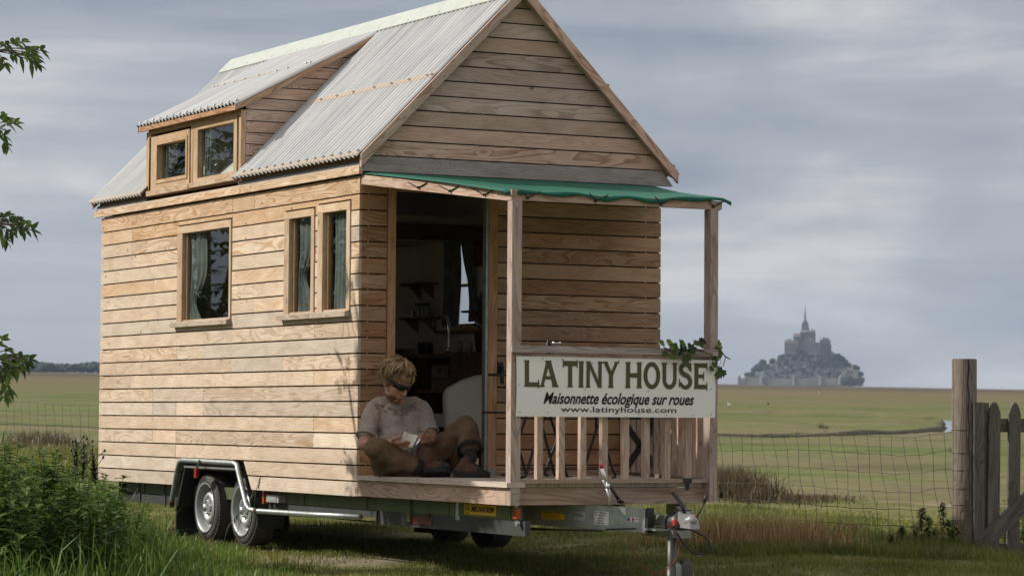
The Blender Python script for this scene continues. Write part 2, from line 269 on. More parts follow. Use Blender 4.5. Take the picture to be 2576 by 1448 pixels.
def groundmat():
    m, t, b = newmat('ground_turf'); K = t.links.new
    g = N(t, 'ShaderNodeNewGeometry'); sp = N(t, 'ShaderNodeSeparateXYZ'); K(g.outputs['Position'], sp.inputs[0])
    def nz(sc, scl, det=4.0, dist=0.0):
        mpn = N(t, 'ShaderNodeMapping'); mpn.inputs['Scale'].default_value = scl; mpn.inputs['Rotation'].default_value = (0, 0, math.radians(28)); K(g.outputs['Position'], mpn.inputs[0])
        n = N(t, 'ShaderNodeTexNoise', i_Scale=sc, i_Detail=det, i_Roughness=.6, i_Distortion=dist); K(mpn.outputs[0], n.inputs['Vector']); return n
    a = nz(.055, (.8, 1.0, 1), 8.0, .4); fine = nz(3.0, (1, 1, 1), 6.0); mid = nz(.35, (.7, 1, 1), 5.0, .5)
    far = ramp(t, [(.38, (.075, .112, .034)), (.45, (.112, .136, .042)), (.52, (.150, .128, .074)), (.58, (.115, .135, .042)), (.68, (.070, .104, .030))]); K(a.outputs[0], far.inputs[0])  # meadow tones darkened to carry the cloud shade over it
    fm = ramp(t, [(.32, (.62, .64, .62)), (.50, (1, 1, 1)), (.75, (1.22, 1.2, 1.1))]); K(mid.outputs[0], fm.inputs[0])
    ff = ramp(t, [(.25, (.55, .56, .52)), (.55, (1, 1, 1)), (.8, (1.3, 1.3, 1.15))]); K(fine.outputs[0], ff.inputs[0])
    m1 = N(t, 'ShaderNodeMix', data_type='RGBA', blend_type='MULTIPLY'); m1.inputs[0].default_value = .8; K(far.outputs[0], m1.inputs[6]); K(fm.outputs[0], m1.inputs[7])
    m2 = N(t, 'ShaderNodeMix', data_type='RGBA', blend_type='MULTIPLY'); m2.inputs[0].default_value = .8; K(m1.outputs[2], m2.inputs[6]); K(ff.outputs[0], m2.inputs[7])
    # nearby track: short turf worn to grey-brown grit in places
    na = nz(1.3, (1, .45, 1), 5.0, .6); nr = ramp(t, [(.40, (.11, .115, .035)), (.54, (.14, .135, .05)), (.62, (.17, .14, .085)), (.74, (.24, .21, .16))]); K(na.outputs[0], nr.inputs[0])
    wv = N(t, 'ShaderNodeVectorMath', operation='SUBTRACT'); K(g.outputs['Position'], wv.inputs[0]); wv.inputs[1].default_value = (.12, .55, .3); wl = N(t, 'ShaderNodeVectorMath', operation='LENGTH'); K(wv.outputs[0], wl.inputs[0]); wr = N(t, 'ShaderNodeMapRange', interpolation_type='SMOOTHSTEP'); K(wl.outputs['Value'], wr.inputs['Value']); wr.inputs['From Min'].default_value = .2; wr.inputs['From Max'].default_value = .85; wr.inputs['To Min'].default_value = 1; wr.inputs['To Max'].default_value = 0
    wc = N(t, 'ShaderNodeMix', data_type='RGBA'); K(wr.outputs[0], wc.inputs[0]); K(nr.outputs[0], wc.inputs[6]); wc.inputs[7].default_value = (.24, .20, .155, 1)
    m3 = N(t, 'ShaderNodeMix', data_type='RGBA', blend_type='MULTIPLY'); m3.inputs[0].default_value = .9; K(wc.outputs[2], m3.inputs[6]); K(ff.outputs[0], m3.inputs[7])
    pr_ = N(t, 'ShaderNodeMapRange'); K(sp.outputs[1], pr_.inputs['Value']); pr_.inputs['From Min'].default_value = 7; pr_.inputs['From Max'].default_value = 11
    mm = N(t, 'ShaderNodeMix', data_type='RGBA'); K(pr_.outputs[0], mm.inputs[0]); K(m3.outputs[2], mm.inputs[6]); K(m2.outputs[2], mm.inputs[7])
    dm_ = N(t, 'ShaderNodeMapRange'); K(sp.outputs[1], dm_.inputs['Value']); dm_.inputs['From Min'].default_value = 70; dm_.inputs['From Max'].default_value = 300; dm_.inputs['To Max'].default_value = .9
    bn = nz(.012, (1, 2.6, 1), 3.0, .3); br_ = ramp(t, [(.42, (.13, .098, .060)), (.5, (.105, .112, .045)), (.57, (.145, .108, .070))]); K(bn.outputs[0], br_.inputs[0])
    mf = N(t, 'ShaderNodeMix', data_type='RGBA'); K(dm_.outputs[0], mf.inputs[0]); K(mm.outputs[2], mf.inputs[6]); K(br_.outputs[0], mf.inputs[7]); d3 = N(t, 'ShaderNodeMapRange'); K(sp.outputs[1], d3.inputs['Value']); d3.inputs['From Min'].default_value = 450; d3.inputs['From Max'].default_value = 900
    mg = N(t, 'ShaderNodeMix', data_type='RGBA'); K(d3.outputs[0], mg.inputs[0]); K(mf.outputs[2], mg.inputs[6]); mg.inputs[7].default_value = (.085, .065, .042, 1); K(mg.outputs[2], b.inputs['Base Color']); b.inputs['Roughness'].default_value = .95; b.inputs['Specular IOR Level'].default_value = .1
    bp = N(t, 'ShaderNodeBump', i_Strength=.6, i_Distance=.05); K(fine.outputs[0], bp.inputs['Height']); K(bp.outputs[0], b.inputs['Normal'])
groundmat()
def watermat():
    m, t, b = newmat('creek_water'); b.inputs['Base Color'].default_value = (.05, .06, .06, 1); b.inputs['Roughness'].default_value = .06; b.inputs['Specular IOR Level'].default_value = .6
    tcn = N(t, 'ShaderNodeTexCoord'); n = N(t, 'ShaderNodeTexNoise', i_Scale=1.5, i_Detail=3.0); t.links.new(tcn.outputs['Object'], n.inputs['Vector'])
    bp = N(t, 'ShaderNodeBump', i_Strength=.1, i_Distance=.02); t.links.new(n.outputs[0], bp.inputs['Height']); t.links.new(bp.outputs[0], b.inputs['Normal'])
watermat()

# ------------------------------------------------------------ mesh helpers
class MB:
    def __init__(s): s.v = []; s.f = []; s.uv = []; s.t = []; s.mi = []; s.sm = []
    def add(s, vs, fs, uvs=None, tone=(.5, 0, 0, 1), mi=0, smooth=False):
        b = len(s.v); s.v += [tuple(map(float, v)) for v in vs]
        for i, f in enumerate(fs):
            s.f.append([b+k for k in f]); s.mi.append(mi); s.sm.append(smooth)
            s.uv.append(uvs[i] if uvs else [(0, 0)]*len(f)); s.t.append([tone]*len(f))
    def build(s, name, mats, parent=None, loc=None, **tags):
        me = bpy.data.meshes.new(name); me.from_pydata(s.v, [], s.f)
        ul = me.uv_layers.new(name='UVMap'); ul.data.foreach_set('uv', [c for f in s.uv for uvc in f for c in uvc])
        ca = me.color_attributes.new('tone', 'FLOAT_COLOR', 'CORNER'); ca.data.foreach_set('color', [c for f in s.t for q in f for c in (tuple(q)+(1.0,))[:4]])
        me.polygons.foreach_set('material_index', s.mi); me.polygons.foreach_set('use_smooth', s.sm)
        for m in (mats if isinstance(mats, (list, tuple)) else [mats]): me.materials.append(MATS[m])
        me.update(); o = bpy.data.objects.new(name, me); S.collection.objects.link(o)
        if parent is not None: o.parent = parent
        if loc is not None: o.location = loc
        return tagset(o, **tags)
def tagset(o, label=None, cat=None, group=None, kind=None):
    if label: o['label'] = label
    if cat: o['category'] = cat
    if group: o['group'] = group
    if kind: o['kind'] = kind
    return o
def empty(name, loc=(0, 0, 0), rz=0, **tags):
    o = bpy.data.objects.new(name, None); S.collection.objects.link(o); o.location = loc; o.rotation_euler = (0, 0, rz); o.empty_display_size = .1
    return tagset(o, **tags)
def kids(o): return [c for c in bpy.data.objects if c.parent == o]
def copytree(o, parent=None):
    c = o.copy(); S.collection.objects.link(c)
    if parent is not None: c.parent = parent
    for ch in kids(o): copytree(ch, c)
    return c
def wt(val=.5, org=0., grey=0., ring=1.): return (val, org, grey, ring)
def rtone(v0=.44, v1=.56, o=.25, g=.3, rmin=.15):
    return (random.uniform(v0, v1), random.random()*o, random.random()*g, random.choice([rmin, .5, .8, 1, 1]))
def box(m, x0, x1, y0, y1, z0, z1, ax=0, tone=(.5, 0, 0, 1), off=None, mi=0):
    """box with grain running along axis ax"""
    if x0 > x1: x0, x1 = x1, x0
    if y0 > y1: y0, y1 = y1, y0
    if z0 > z1: z0, z1 = z1, z0
    if off is None: off = (random.uniform(0, 90), random.uniform(0, 90))
    v = [(x, y, z) for x in (x0, x1) for y in (y0, y1) for z in (z0, z1)]
    fs = [((0, 1, 3, 2), 0), ((4, 6, 7, 5), 0), ((0, 4, 5, 1), 1), ((2, 3, 7, 6), 1), ((0, 2, 6, 4), 2), ((1, 5, 7, 3), 2)]
    uvs = []
    for f, nax in fs:
        if nax == ax: a, b_ = [(1, 2), (0, 2), (0, 1)][nax]; k = 1
        else: a = ax; b_ = 3-ax-nax; k = 1
        uvs.append([(v[i][a]+off[0]+(7.3 if nax == ax else 0), v[i][b_]*k+off[1]+nax*.37) for i in f])
    m.add(v, [f for f, _ in fs], uvs, tone, mi)
def hexa(m, pts, ax=0, tone=(.5, 0, 0, 1), mi=0, off=None):
    """8 points in box order (x0y0z0,x0y0z1,x0y1z0,x0y1z1,x1...)"""
    if off is None: off = (random.uniform(0, 90), random.uniform(0, 90))
    pts = [np.array(p, float) for p in pts]; d = pts[4]-pts[0] if ax == 0 else (pts[2]-pts[0] if ax == 1 else pts[1]-pts[0]); d = d/np.linalg.norm(d)
    o2 = pts[1]-pts[0] if ax != 2 else pts[4]-pts[0]; o2 = o2-d*(o2@d); o2 /= np.linalg.norm(o2); o3 = np.cross(d, o2)
    fs = [(0, 1, 3, 2), (4, 6, 7, 5), (0, 4, 5, 1), (2, 3, 7, 6), (0, 2, 6, 4), (1, 5, 7, 3)]; uvs = []
    for f in fs:
        n = np.cross(pts[f[1]]-pts[f[0]], pts[f[2]]-pts[f[0]]); w = o2 if abs(n@o3) > abs(n@o2) else o3
        uvs.append([(pts[i]@d+off[0], pts[i]@w+off[1]) for i in f])
    m.add(pts, fs, uvs, tone, mi)
def beam(m, a, b, w, h, up=(0, 0, 1), tone=(.5, 0, 0, 1), mi=0):
    """bar from a to b, width w sideways, height h along up"""
    a = np.array(a, float); b = np.array(b, float); d = b-a; d /= np.linalg.norm(d); u = np.array(up, float); u = u-d*(u@d); u /= np.linalg.norm(u); s_ = np.cross(d, u)
    pts = []
    for p in (a, b):
        for sy in (-1, 1):
            for sz in (-1, 1): pts.append(p+s_*w/2*sy+u*h/2*sz)
    hexa(m, pts, 0, tone, mi)
def frame_of(d):
    d = np.array(d, float); d /= np.linalg.norm(d); u = np.array((0, 0, 1.)) if abs(d[2]) < .95 else np.array((1., 0, 0)); s_ = np.cross(d, u); s_ /= np.linalg.norm(s_); return d, s_, np.cross(s_, d)
def tube(m, pts, r, n=8, tone=(.5, 0, 0, 1), mi=0, cap=True, smooth=True, sq=1.0):
    pts = [np.array(p, float) for p in pts]; rs = r if isinstance(r, (list, tuple)) else [r]*len(pts); V = []; F = []; UV = []
    pu = None
    for i, p in enumerate(pts):
        d = (pts[min(i+1, len(pts)-1)]-pts[max(i-1, 0)]); d = d/(np.linalg.norm(d)+1e-9)
        if pu is None: _, s_, u = frame_of(d)
        else: s_ = np.cross(d, pu); s_ /= (np.linalg.norm(s_)+1e-9); u = np.cross(s_, d)
        pu = u
        for k in range(n):
            a = 2*math.pi*k/n; V.append(p+(s_*math.cos(a)+u*math.sin(a)*sq)*rs[i])
    for i in range(len(pts)-1):
        for k in range(n):
            k2 = (k+1) % n; F.append((i*n+k, i*n+k2, (i+1)*n+k2, (i+1)*n+k)); UV.append([(i*.2, k/n), (i*.2, (k+1)/n), (i*.2+.2, (k+1)/n), (i*.2+.2, k/n)])
    if cap:
        F.append(tuple(range(n))[::-1]); UV.append([(0, 0)]*n); F.append(tuple((len(pts)-1)*n+k for k in range(n))); UV.append([(0, 0)]*n)
    m.add(V, F, UV, tone, mi, smooth)
def cyl(m, c, axis, r, h, n=20, tone=(.5, 0, 0, 1), mi=0):
    c = np.array(c, float); d, _, _ = frame_of(axis); tube(m, [c-d*h/2, c+d*h/2], r, n, tone, mi, smooth=False)
def lathe(m, c, axis, prof, n=28, tone=(.5, 0, 0, 1), mi=0, smooth=True):
    """prof: (distance along axis, radius)"""
    c = np.array(c, float); d, s_, u = frame_of(axis); V = []; F = []
    for (h, r) in prof:
        for k in range(n):
            a = 2*math.pi*k/n; V.append(c+d*h+(s_*math.cos(a)+u*math.sin(a))*r)
    for i in range(len(prof)-1):
        for k in range(n): k2 = (k+1) % n; F.append((i*n+k, i*n+k2, (i+1)*n+k2, (i+1)*n+k))
    m.add(V, F, None, tone, mi, smooth)
def capsule(m, a, b, ra, rb, n=14, sc=None, mi=0):
    a = np.array(a, float); b = np.array(b, float); d = b-a; Lg = np.linalg.norm(d)
    if Lg < 1e-6: d = np.array((0, 0, 1.)); 
    d, s_, u = frame_of(d); pts = []; rs = []
    for k in range(6): t = math.pi/2*(k/5.0-1)*.98; pts.append(a+d*ra*math.sin(t)); rs.append(ra*math.cos(t))
    for k in range(6): t = math.pi/2*(k/5.0)*.98; pts.append(b+d*rb*math.sin(t)); rs.append(rb*math.cos(t))
    V = []; F = []
    for p, r in zip(pts, rs):
        for k in range(n): an = 2*math.pi*k/n; V.append(p+(s_*math.cos(an)+u*math.sin(an))*r)
    for i in range(len(pts)-1):
        for k in range(n): k2 = (k+1) % n; F.append((i*n+k, i*n+k2, (i+1)*n+k2, (i+1)*n+k))
    F.append(tuple(range(n))[::-1]); F.append(tuple((len(pts)-1)*n+k for k in range(n)))
    m.add(V, F, mi=mi, smooth=True)
def ellip(m, c, r, axes=None, n=18, mi=0, tone=(.5, 0, 0, 1)):
    """ellipsoid with radii r along axes (rows)"""
    c = np.array(c, float); A = np.eye(3) if axes is None else np.array(axes, float); V = []; F = []; h = n//2+1
    for i in range(h):
        t = math.pi*(i+.02*(i == 0)-.02*(i == h-1))/(h-1)
        for k in range(n):
            a = 2*math.pi*k/n; l = np.array((math.sin(t)*math.cos(a)*r[0], math.sin(t)*math.sin(a)*r[1], math.cos(t)*r[2])); V.append(c+l@A)
    for i in range(h-1):
        for k in range(n): k2 = (k+1) % n; F.append((i*n+k, (i+1)*n+k, (i+1)*n+k2, i*n+k2))
    F.append(tuple(range(n))); F.append(tuple((h-1)*n+k for k in range(n))[::-1])
    m.add(V, F, mi=mi, smooth=True, tone=tone)
def prism(m, poly, h0, h1, plane='xz', tone=(.5, 0, 0, 1), mi=0):
    """extrude a 2D polygon; plane xz -> thickness in y, yz -> thickness in x, xy -> thickness in z"""
    def p3(a, b_, h): return {'xz': (a, h, b_), 'yz': (h, a, b_), 'xy': (a, b_, h)}[plane]
    n = len(poly); V = [p3(a, b_, h0) for a, b_ in poly]+[p3(a, b_, h1) for a, b_ in poly]; off = (random.uniform(0, 50), random.uniform(0, 50))
    F = [tuple(range(n))[::-1], tuple(range(n, 2*n))]; UV = [[(poly[i][0]+off[0], poly[i][1]+off[1]) for i in F[0]], [(poly[i-n][0]+off[0], poly[i-n][1]+off[1]) for i in F[1]]]
    for i in range(n):
        j = (i+1) % n; F.append((i, j, n+j, n+i)); l = math.dist(poly[i], poly[j]); UV.append([(off[0], off[1]), (off[0]+l, off[1]), (off[0]+l, off[1]+abs(h1-h0)), (off[0], off[1]+abs(h1-h0))])
    m.add(V, F, UV, tone, mi)
def clip_poly(poly, a, b_, c):
    """keep a*x+b*y<=c"""
    o = []
    for i in range(len(poly)):
        p, q = poly[i], poly[(i+1) % len(poly)]; fp = a*p[0]+b_*p[1]-c; fq = a*q[0]+b_*q[1]-c
        if fp <= 0: o.append(p)
        if fp*fq < 0: t = fp/(fp-fq); o.append((p[0]+(q[0]-p[0])*t, p[1]+(q[1]-p[1])*t))
    return o
def subtract(rects, hole):
    o = []
    for (a0, a1, b0, b1) in rects:
        h0, h1, g0, g1 = hole
        if h1 <= a0 or h0 >= a1 or g1 <= b0 or g0 >= b1: o.append((a0, a1, b0, b1)); continue
        if h0 > a0: o.append((a0, h0, b0, b1))
        if h1 < a1: o.append((h1, a1, b0, b1))
        m0, m1 = max(a0, h0), min(a1, h1)
        if g0 > b0: o.append((m0, m1, b0, g0))
        if g1 < b1: o.append((m0, m1, g1, b1))
    return o
# ============================================================ THE SETTING: ground
CKW = [(-60, 62, 1), (5, 55, 1), (24, 47.8, 1), (33, 46.6, 1), (36.2, 47.9, 1), (41.0, 52.0, .9)]+[tuple(G(a_, b_)[:2])+(c_,) for a_, b_, c_ in ((2340, 1079.5, .7), (2386, 1077, .5), (2401, 1073, .45), (2405, 1067, .45), (2405, 1061, .48), (2398, 1056, .55), (2383, 1052.5, .6), (2350, 1050, .7), (2250, 1046, 1.2), (2100, 1041, 1.4), (1700, 1037, 1.5), (1000, 1034, 1.5))]
CK = [(a_, b_) for a_, b_, _ in CKW]; CW = [c_ for _, _, c_ in CKW]
def creek_dist(x, y):
    best = np.full(np.shape(x), 1e9); bw = np.ones(np.shape(x))
    for i in range(len(CK)-1):
        ax, ay = CK[i]; bx, by = CK[i+1]; dx, dy = bx-ax, by-ay; t = np.clip(((x-ax)*dx+(y-ay)*dy)/(dx*dx+dy*dy), 0, 1)
        d = np.hypot(x-ax-t*dx, y-ay-t*dy); w = CW[i]+(CW[i+1]-CW[i])*t; k = d-w < best-bw; best = np.where(k, d, best); bw = np.where(k, w, bw)
    return best-bw
def terrain():
    az = np.radians(np.unique(np.concatenate([np.arange(-180, 14, 6), np.arange(14, 42, .11), np.arange(42, 181, 6)])))
    ds = [3.0]
    while ds[-1] < 9500:
        d = ds[-1]; ds.append(d+(.3 if d < 45 else .42 if d < 110 else d*.06))
    ds = np.array(ds); A, D = np.meshgrid(az, ds); X = CAM[0]+np.sin(A)*D; Y = CAM[1]+np.cos(A)*D; Z = gz(X, Y)
    wob = .35*np.sin(X*1.3+Y*.7)+.25*np.sin(X*2.9-Y*1.9)
    cdv = creek_dist(X, Y)+wob*.2; Z = Z-.40*np.clip(-cdv/.3, 0, 1)
    Z = Z+np.where((D > 30) & (D < 400), .05*np.sin(X*.5+Y*.23)*np.sin(Y*.41-X*.2), 0)
    nr, nc = Z.shape; V = np.stack([X, Y, Z], -1).reshape(-1, 3); V = np.vstack([V, [[CAM[0], CAM[1], float(gz(CAM[0], CAM[1]))]]])
    i, j = np.meshgrid(np.arange(nr-1), np.arange(nc-1), indexing='ij'); a = i*nc+j; F = np.stack([a, a+1, a+nc+1, a+nc], -1).reshape(-1, 4)
    me = bpy.data.meshes.new('ground'); c = nr*nc
    faces = F.tolist()+[[c, k+1, k] for k in range(nc-1)]
    me.from_pydata(V.tolist(), [], faces); me.materials.append(MATS['ground_turf']); me.materials.append(MATS['water_bank'])
    zz = cdv.reshape(-1); mid = np.array([zz[f[:3]].mean() for f in F]); dd = D.reshape(-1)
    mi = np.zeros(len(faces), int); mi[:len(F)] = (mid < .06).astype(int)
    me.polygons.foreach_set('material_index', mi); me.polygons.foreach_set('use_smooth', [True]*len(faces)); me.update()
    o = bpy.data.objects.new('ground', me); S.collection.objects.link(o); o['kind'] = 'structure'
terrain()
def creek():
    m = MB(); n = len(CK); V = []
    for i, (x, y) in enumerate(CK):
        a = np.array(CK[max(i-1, 0)]); b = np.array(CK[min(i+1, n-1)]); d = b-a; d = d/np.linalg.norm(d); s_ = np.array((-d[1], d[0])); w = CW[i]+.2
        for k in (-1, 1): p = np.array((x, y))+s_*w*k; V.append((p[0], p[1], float(gz(x, y))-.13))
    m.add(V, [(2*i, 2*i+1, 2*i+3, 2*i+2) for i in range(n-1)]); o = m.build('creek_water', 'creek_water'); o['kind'] = 'structure'
creek()

# ============================================================ THE TINY HOUSE ON ITS TRAILER
HW, HL = 2.526, 5.444; ZG = lambda k: 2.958-.115*k; FLOOR = .93
house = empty('tiny_house', (0, 0, .32), label='small timber house on a two axle trailer with gable roof, dormer and porch', cat='house')
class _H: pass
def Hb(m, name, mats, parent=None, **k):
    o = m.build(name, mats, parent if parent is not None else house, **k)
    if parent is None: o.location = (0, 0, -.32)
    return o
# windows of the sunlit wall: (y0,y1,glass y0,y1, z0,z1,glass z0,z1, sill y0,y1)
WIN = [(2.408, 3.571, 2.445, 3.46, 2.115, 2.91, 2.135, 2.85, 2.407, 3.634),
       (.784, 1.342, .84, 1.252, 2.115, 2.90, 2.135, 2.845, .784, 1.40),
       (.144, .722, .205, .628, 2.115, 2.915, 2.135, 2.855, .144, .775)]
holes = [(w[0]-.004, w[1]+.004, w[4]-.03, w[5]+.014) for w in WIN]
m = MB(); nails = MB()
studs = [.06, .22, .78, 1.36, 1.96, 2.40, 2.98, 3.58, 4.12, 4.66, 5.02, 5.40]
joints_pool = [.78, 1.36, 1.96, 2.40, 2.98, 3.58, 4.12, 4.66]
for k in range(-1, 19):
    z1 = ZG(k)-.0055 if k >= 0 else 3.085; z0 = ZG(k+1)+.0055 if k < 18 else .78
    js = sorted(random.sample(joints_pool, random.choice([1, 2, 2, 3]))); ys = [0.0]+js+[HL]
    for a, b in zip(ys[:-1], ys[1:]):
        if k <= 0: tn = (random.uniform(.44, .49), random.uniform(.55, .9), .0, random.choice([.3, .9, 1]))
        elif k == 1: tn = (random.uniform(.46, .53), random.uniform(.25, .6), .15, random.choice([.3, 1]))
        else: tn = (random.uniform(.435, .585), random.random()**1.6*.75*(1.2 if k < 7 else .8), random.random()**1.5*.6, random.choice([.1, .15, .4, .7, .9]))
        off = (random.uniform(0, 90), random.uniform(0, 90)); jx = random.uniform(-.0012, .0012)
        rects = [(a+.0008, b-.0008, z0, z1)]
        for h in holes: rects = subtract(rects, h)
        for (r0, r1, s0, s1) in rects:
            if k in (17, 18):       # boards stop at the sloping ends of the wheel arch
                q = [(r0, s0), (r1, s0), (r1, s1), (r0, s1)]
                front = clip_poly(q, 1, -.743, 1.955-.743*.781)
                # rear edge of the arch: y grows as z falls
                back = clip_poly(q, -1, -.73, -(3.558+.73*.786))
                for pg in (front, back):
                    if len(pg) >= 3:
                        n = len(pg); V = [(0+jx, y, z) for y, z in pg]+[(.021, y, z) for y, z in pg]
                        F = [tuple(range(n)), tuple(range(n, 2*n))[::-1]]+[(i, n+i, n+(i+1) % n, (i+1) % n) for i in range(n)]
                        m.add(V, F, [[(V[i][1]+off[0], V[i][2]+off[1]) for i in f] for f in F], tn)
            else: box(m, jx, .021, r0, r1, s0, s1, 1, tn, off)
        for st in studs:
            for e in (st, ):
                if a <= e <= b:
                    for zz in (z0+.02, z1-.02):
                        if any(h[0]-.01 < e < h[1]+.01 and h[2] < zz < h[3] for h in holes): continue
                        if k >= 17 and 1.93 < e < 3.6: continue
                        yy = e+random.uniform(-.008, .008); r = .0032
                        nails.add([(-.0018, yy-r, zz-r), (-.0018, yy-r, zz+r), (-.0018, yy+r, zz+r), (-.0018, yy+r, zz-r)], [(0, 1, 2, 3)])
side = Hb(m, 'wall', 'larch_cladding', label='sunlit long wall of pale horizontal larch boards')
Hb(nails, 'nails', 'nail_steel', side, kind=None)
m = MB()
rc = [(0.02, HL-.01, .79, 3.1)]
for h in holes: rc = subtract(rc, (h[0]+.02, h[1]-.02, h[2]+.02, h[3]-.02))
rc = subtract(rc, (2.02, 3.5, .7, 1.0))
for r in rc: box(m, .024, .034, r[0], r[1], r[2], r[3])
# inner boards of far walls and floor underside
box(m, .03, HW-.03, .06, 1.98, .79, .80); box(m, .03, HW-.03, 3.58, HL-.02, .79, .80); box(m, .32, HW-.32, 1.98, 3.58, .79, .80); 
box(m, HW-.034, HW-.03, .02, HL, .79, 1.0)
Hb(m, 'wall_membrane', 'dark_backing', side)
# front wall (the shaded end under the porch)
m = MB(); mr_ = MB(); nl = MB()
DX0, DX1 = .229, 1.121
for k in range(-1, 19):
    z1 = ZG(k)-.005 if k >= 0 else 3.10; z0 = ZG(k+1)+.005 if k < 18 else .80
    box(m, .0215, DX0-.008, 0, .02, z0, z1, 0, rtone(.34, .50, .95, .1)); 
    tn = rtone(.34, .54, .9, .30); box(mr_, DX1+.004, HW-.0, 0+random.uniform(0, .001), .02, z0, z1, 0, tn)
    for xx in (.045, .19, DX1+.03, 1.86, HW-.035):
        for zz in (z0+.02, z1-.02): r = .003; nl.add([(xx-r, -.0015, zz-r), (xx+r, -.0015, zz-r), (xx+r, -.0015, zz+r), (xx-r, -.0015, zz+r)], [(0, 1, 2, 3)])
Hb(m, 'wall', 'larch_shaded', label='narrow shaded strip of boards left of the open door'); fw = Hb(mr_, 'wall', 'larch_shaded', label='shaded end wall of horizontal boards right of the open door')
Hb(nl, 'nails', 'screw_zinc', fw)
m = MB(); box(m, .035, DX0, .022, .03, .8, 3.1); box(m, DX1, HW-.05, .022, .03, .8, 3.1); box(m, DX0, DX1, .022, .03, 3.05, 3.1); Hb(m, 'wall_membrane', 'dark_backing', fw)
# far side wall (+x) with kitchen window, back wall
KW = (2.84, 3.42, 2.10, 2.88)
m = MB()
for r in subtract([(0.0, HL, .80, 3.1)], KW): box(m, HW-.02, HW-.002, r[0]+.021, r[1], r[2], r[3], 1, (.5, .2, .2, .5))
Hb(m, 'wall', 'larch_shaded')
m = MB(); 
for r in subtract([(0.02, HL, .80, 3.46)], KW): box(m, 2.40, 2.41, r[0], r[1], r[2], r[3])
prism(m, [(.05, .8), (2.4, .8), (2.4, 3.3), (1.27, 4.43), (.1, 3.3)], 5.30, 5.31, 'xz'); box(m, 1.14, 2.4, .04, .05, .9, 3.1)
for r in (rc): box(m, .075, .085, r[0], r[1], r[2], r[3])
box(m, .06, 2.4, 2.6, 5.3, 2.86, 2.90)
hexa(m, [(.07, .06, 3.27), (.07, .06, 3.28), (.07, 5.29, 3.27), (.07, 5.29, 3.28), (1.26, .06, 4.46), (1.26, .06, 4.47), (1.26, 5.29, 4.46), (1.26, 5.29, 4.47)]); hexa(m, [(1.26, .06, 4.46), (1.26, .06, 4.47), (1.26, 5.29, 4.46), (1.26, 5.29, 4.47), (2.45, .06, 3.30), (2.45, .06, 3.31), (2.45, 5.29, 3.30), (2.45, 5.29, 3.31)])
lin = Hb(m, 'interior_lining', 'cream_panel')
m = MB(); box(m, .04, 2.4, .03, 5.3, FLOOR-.02, FLOOR-.004, 1, (.3, .6, 0, 1)); Hb(m, 'interior_floor', 'interior_wood')
m = MB()   # reveal and glazing bar of the kitchen window
for (a, b, c, d) in ((2.84, 2.90, 2.10, 2.88), (3.36, 3.42, 2.10, 2.88), (2.90, 3.36, 2.10, 2.15), (2.90, 3.36, 2.83, 2.88), (2.90, 3.36, 2.47, 2.49)): box(m, 2.42, 2.50, a, b, c, d, 2, (.5, .3, 0, 1))
kw = Hb(m, 'window', 'window_oak'); m = MB(); m.add([(2.457, 2.90, 2.15), (2.457, 3.36, 2.15), (2.457, 3.36, 2.83), (2.457, 2.90, 2.83)], [(0, 1, 2, 3)]); Hb(m, 'pane', 'window_glass', kw)
m = MB(); box(m, 2.33, 2.41, 2.78, 3.45, 2.07, 2.095, 1); Hb(m, 'sill', 'interior_wood', kw)
# door frame
m = MB(); box(m, DX0, .288, -.012, .06, FLOOR, 3.02, 2, (.5, .4, 0, .5)); box(m, 1.05, DX1, -.012, .06, FLOOR+.05, 3.02, 2, (.5, .5, 0, .6)); box(m, .288, 1.05, -.012, .06, 2.99, 3.05, 0, (.45, .4, 0, .5))
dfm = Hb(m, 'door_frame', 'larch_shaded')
m = MB(); box(m, 1.028, 1.0495, -.004, .05, FLOOR, 2.99); box(m, .29, 1.028, -.02, .05, FLOOR, FLOOR+.018); box(m, 1.05, 1.122, -.014, .05, FLOOR, FLOOR+.049); Hb(m, 'weather_strip', 'galvanised', dfm)
m = MB(); box(m, 1.135, 1.165, -.03, -.002, 1.70, 1.73); box(m, 1.14, 1.16, -.05, -.03, 1.60, 1.735); box(m, 1.13, 1.17, -.012, 0, 1.66, 1.76); Hb(m, 'door_latch', 'blackish_metal', dfm)
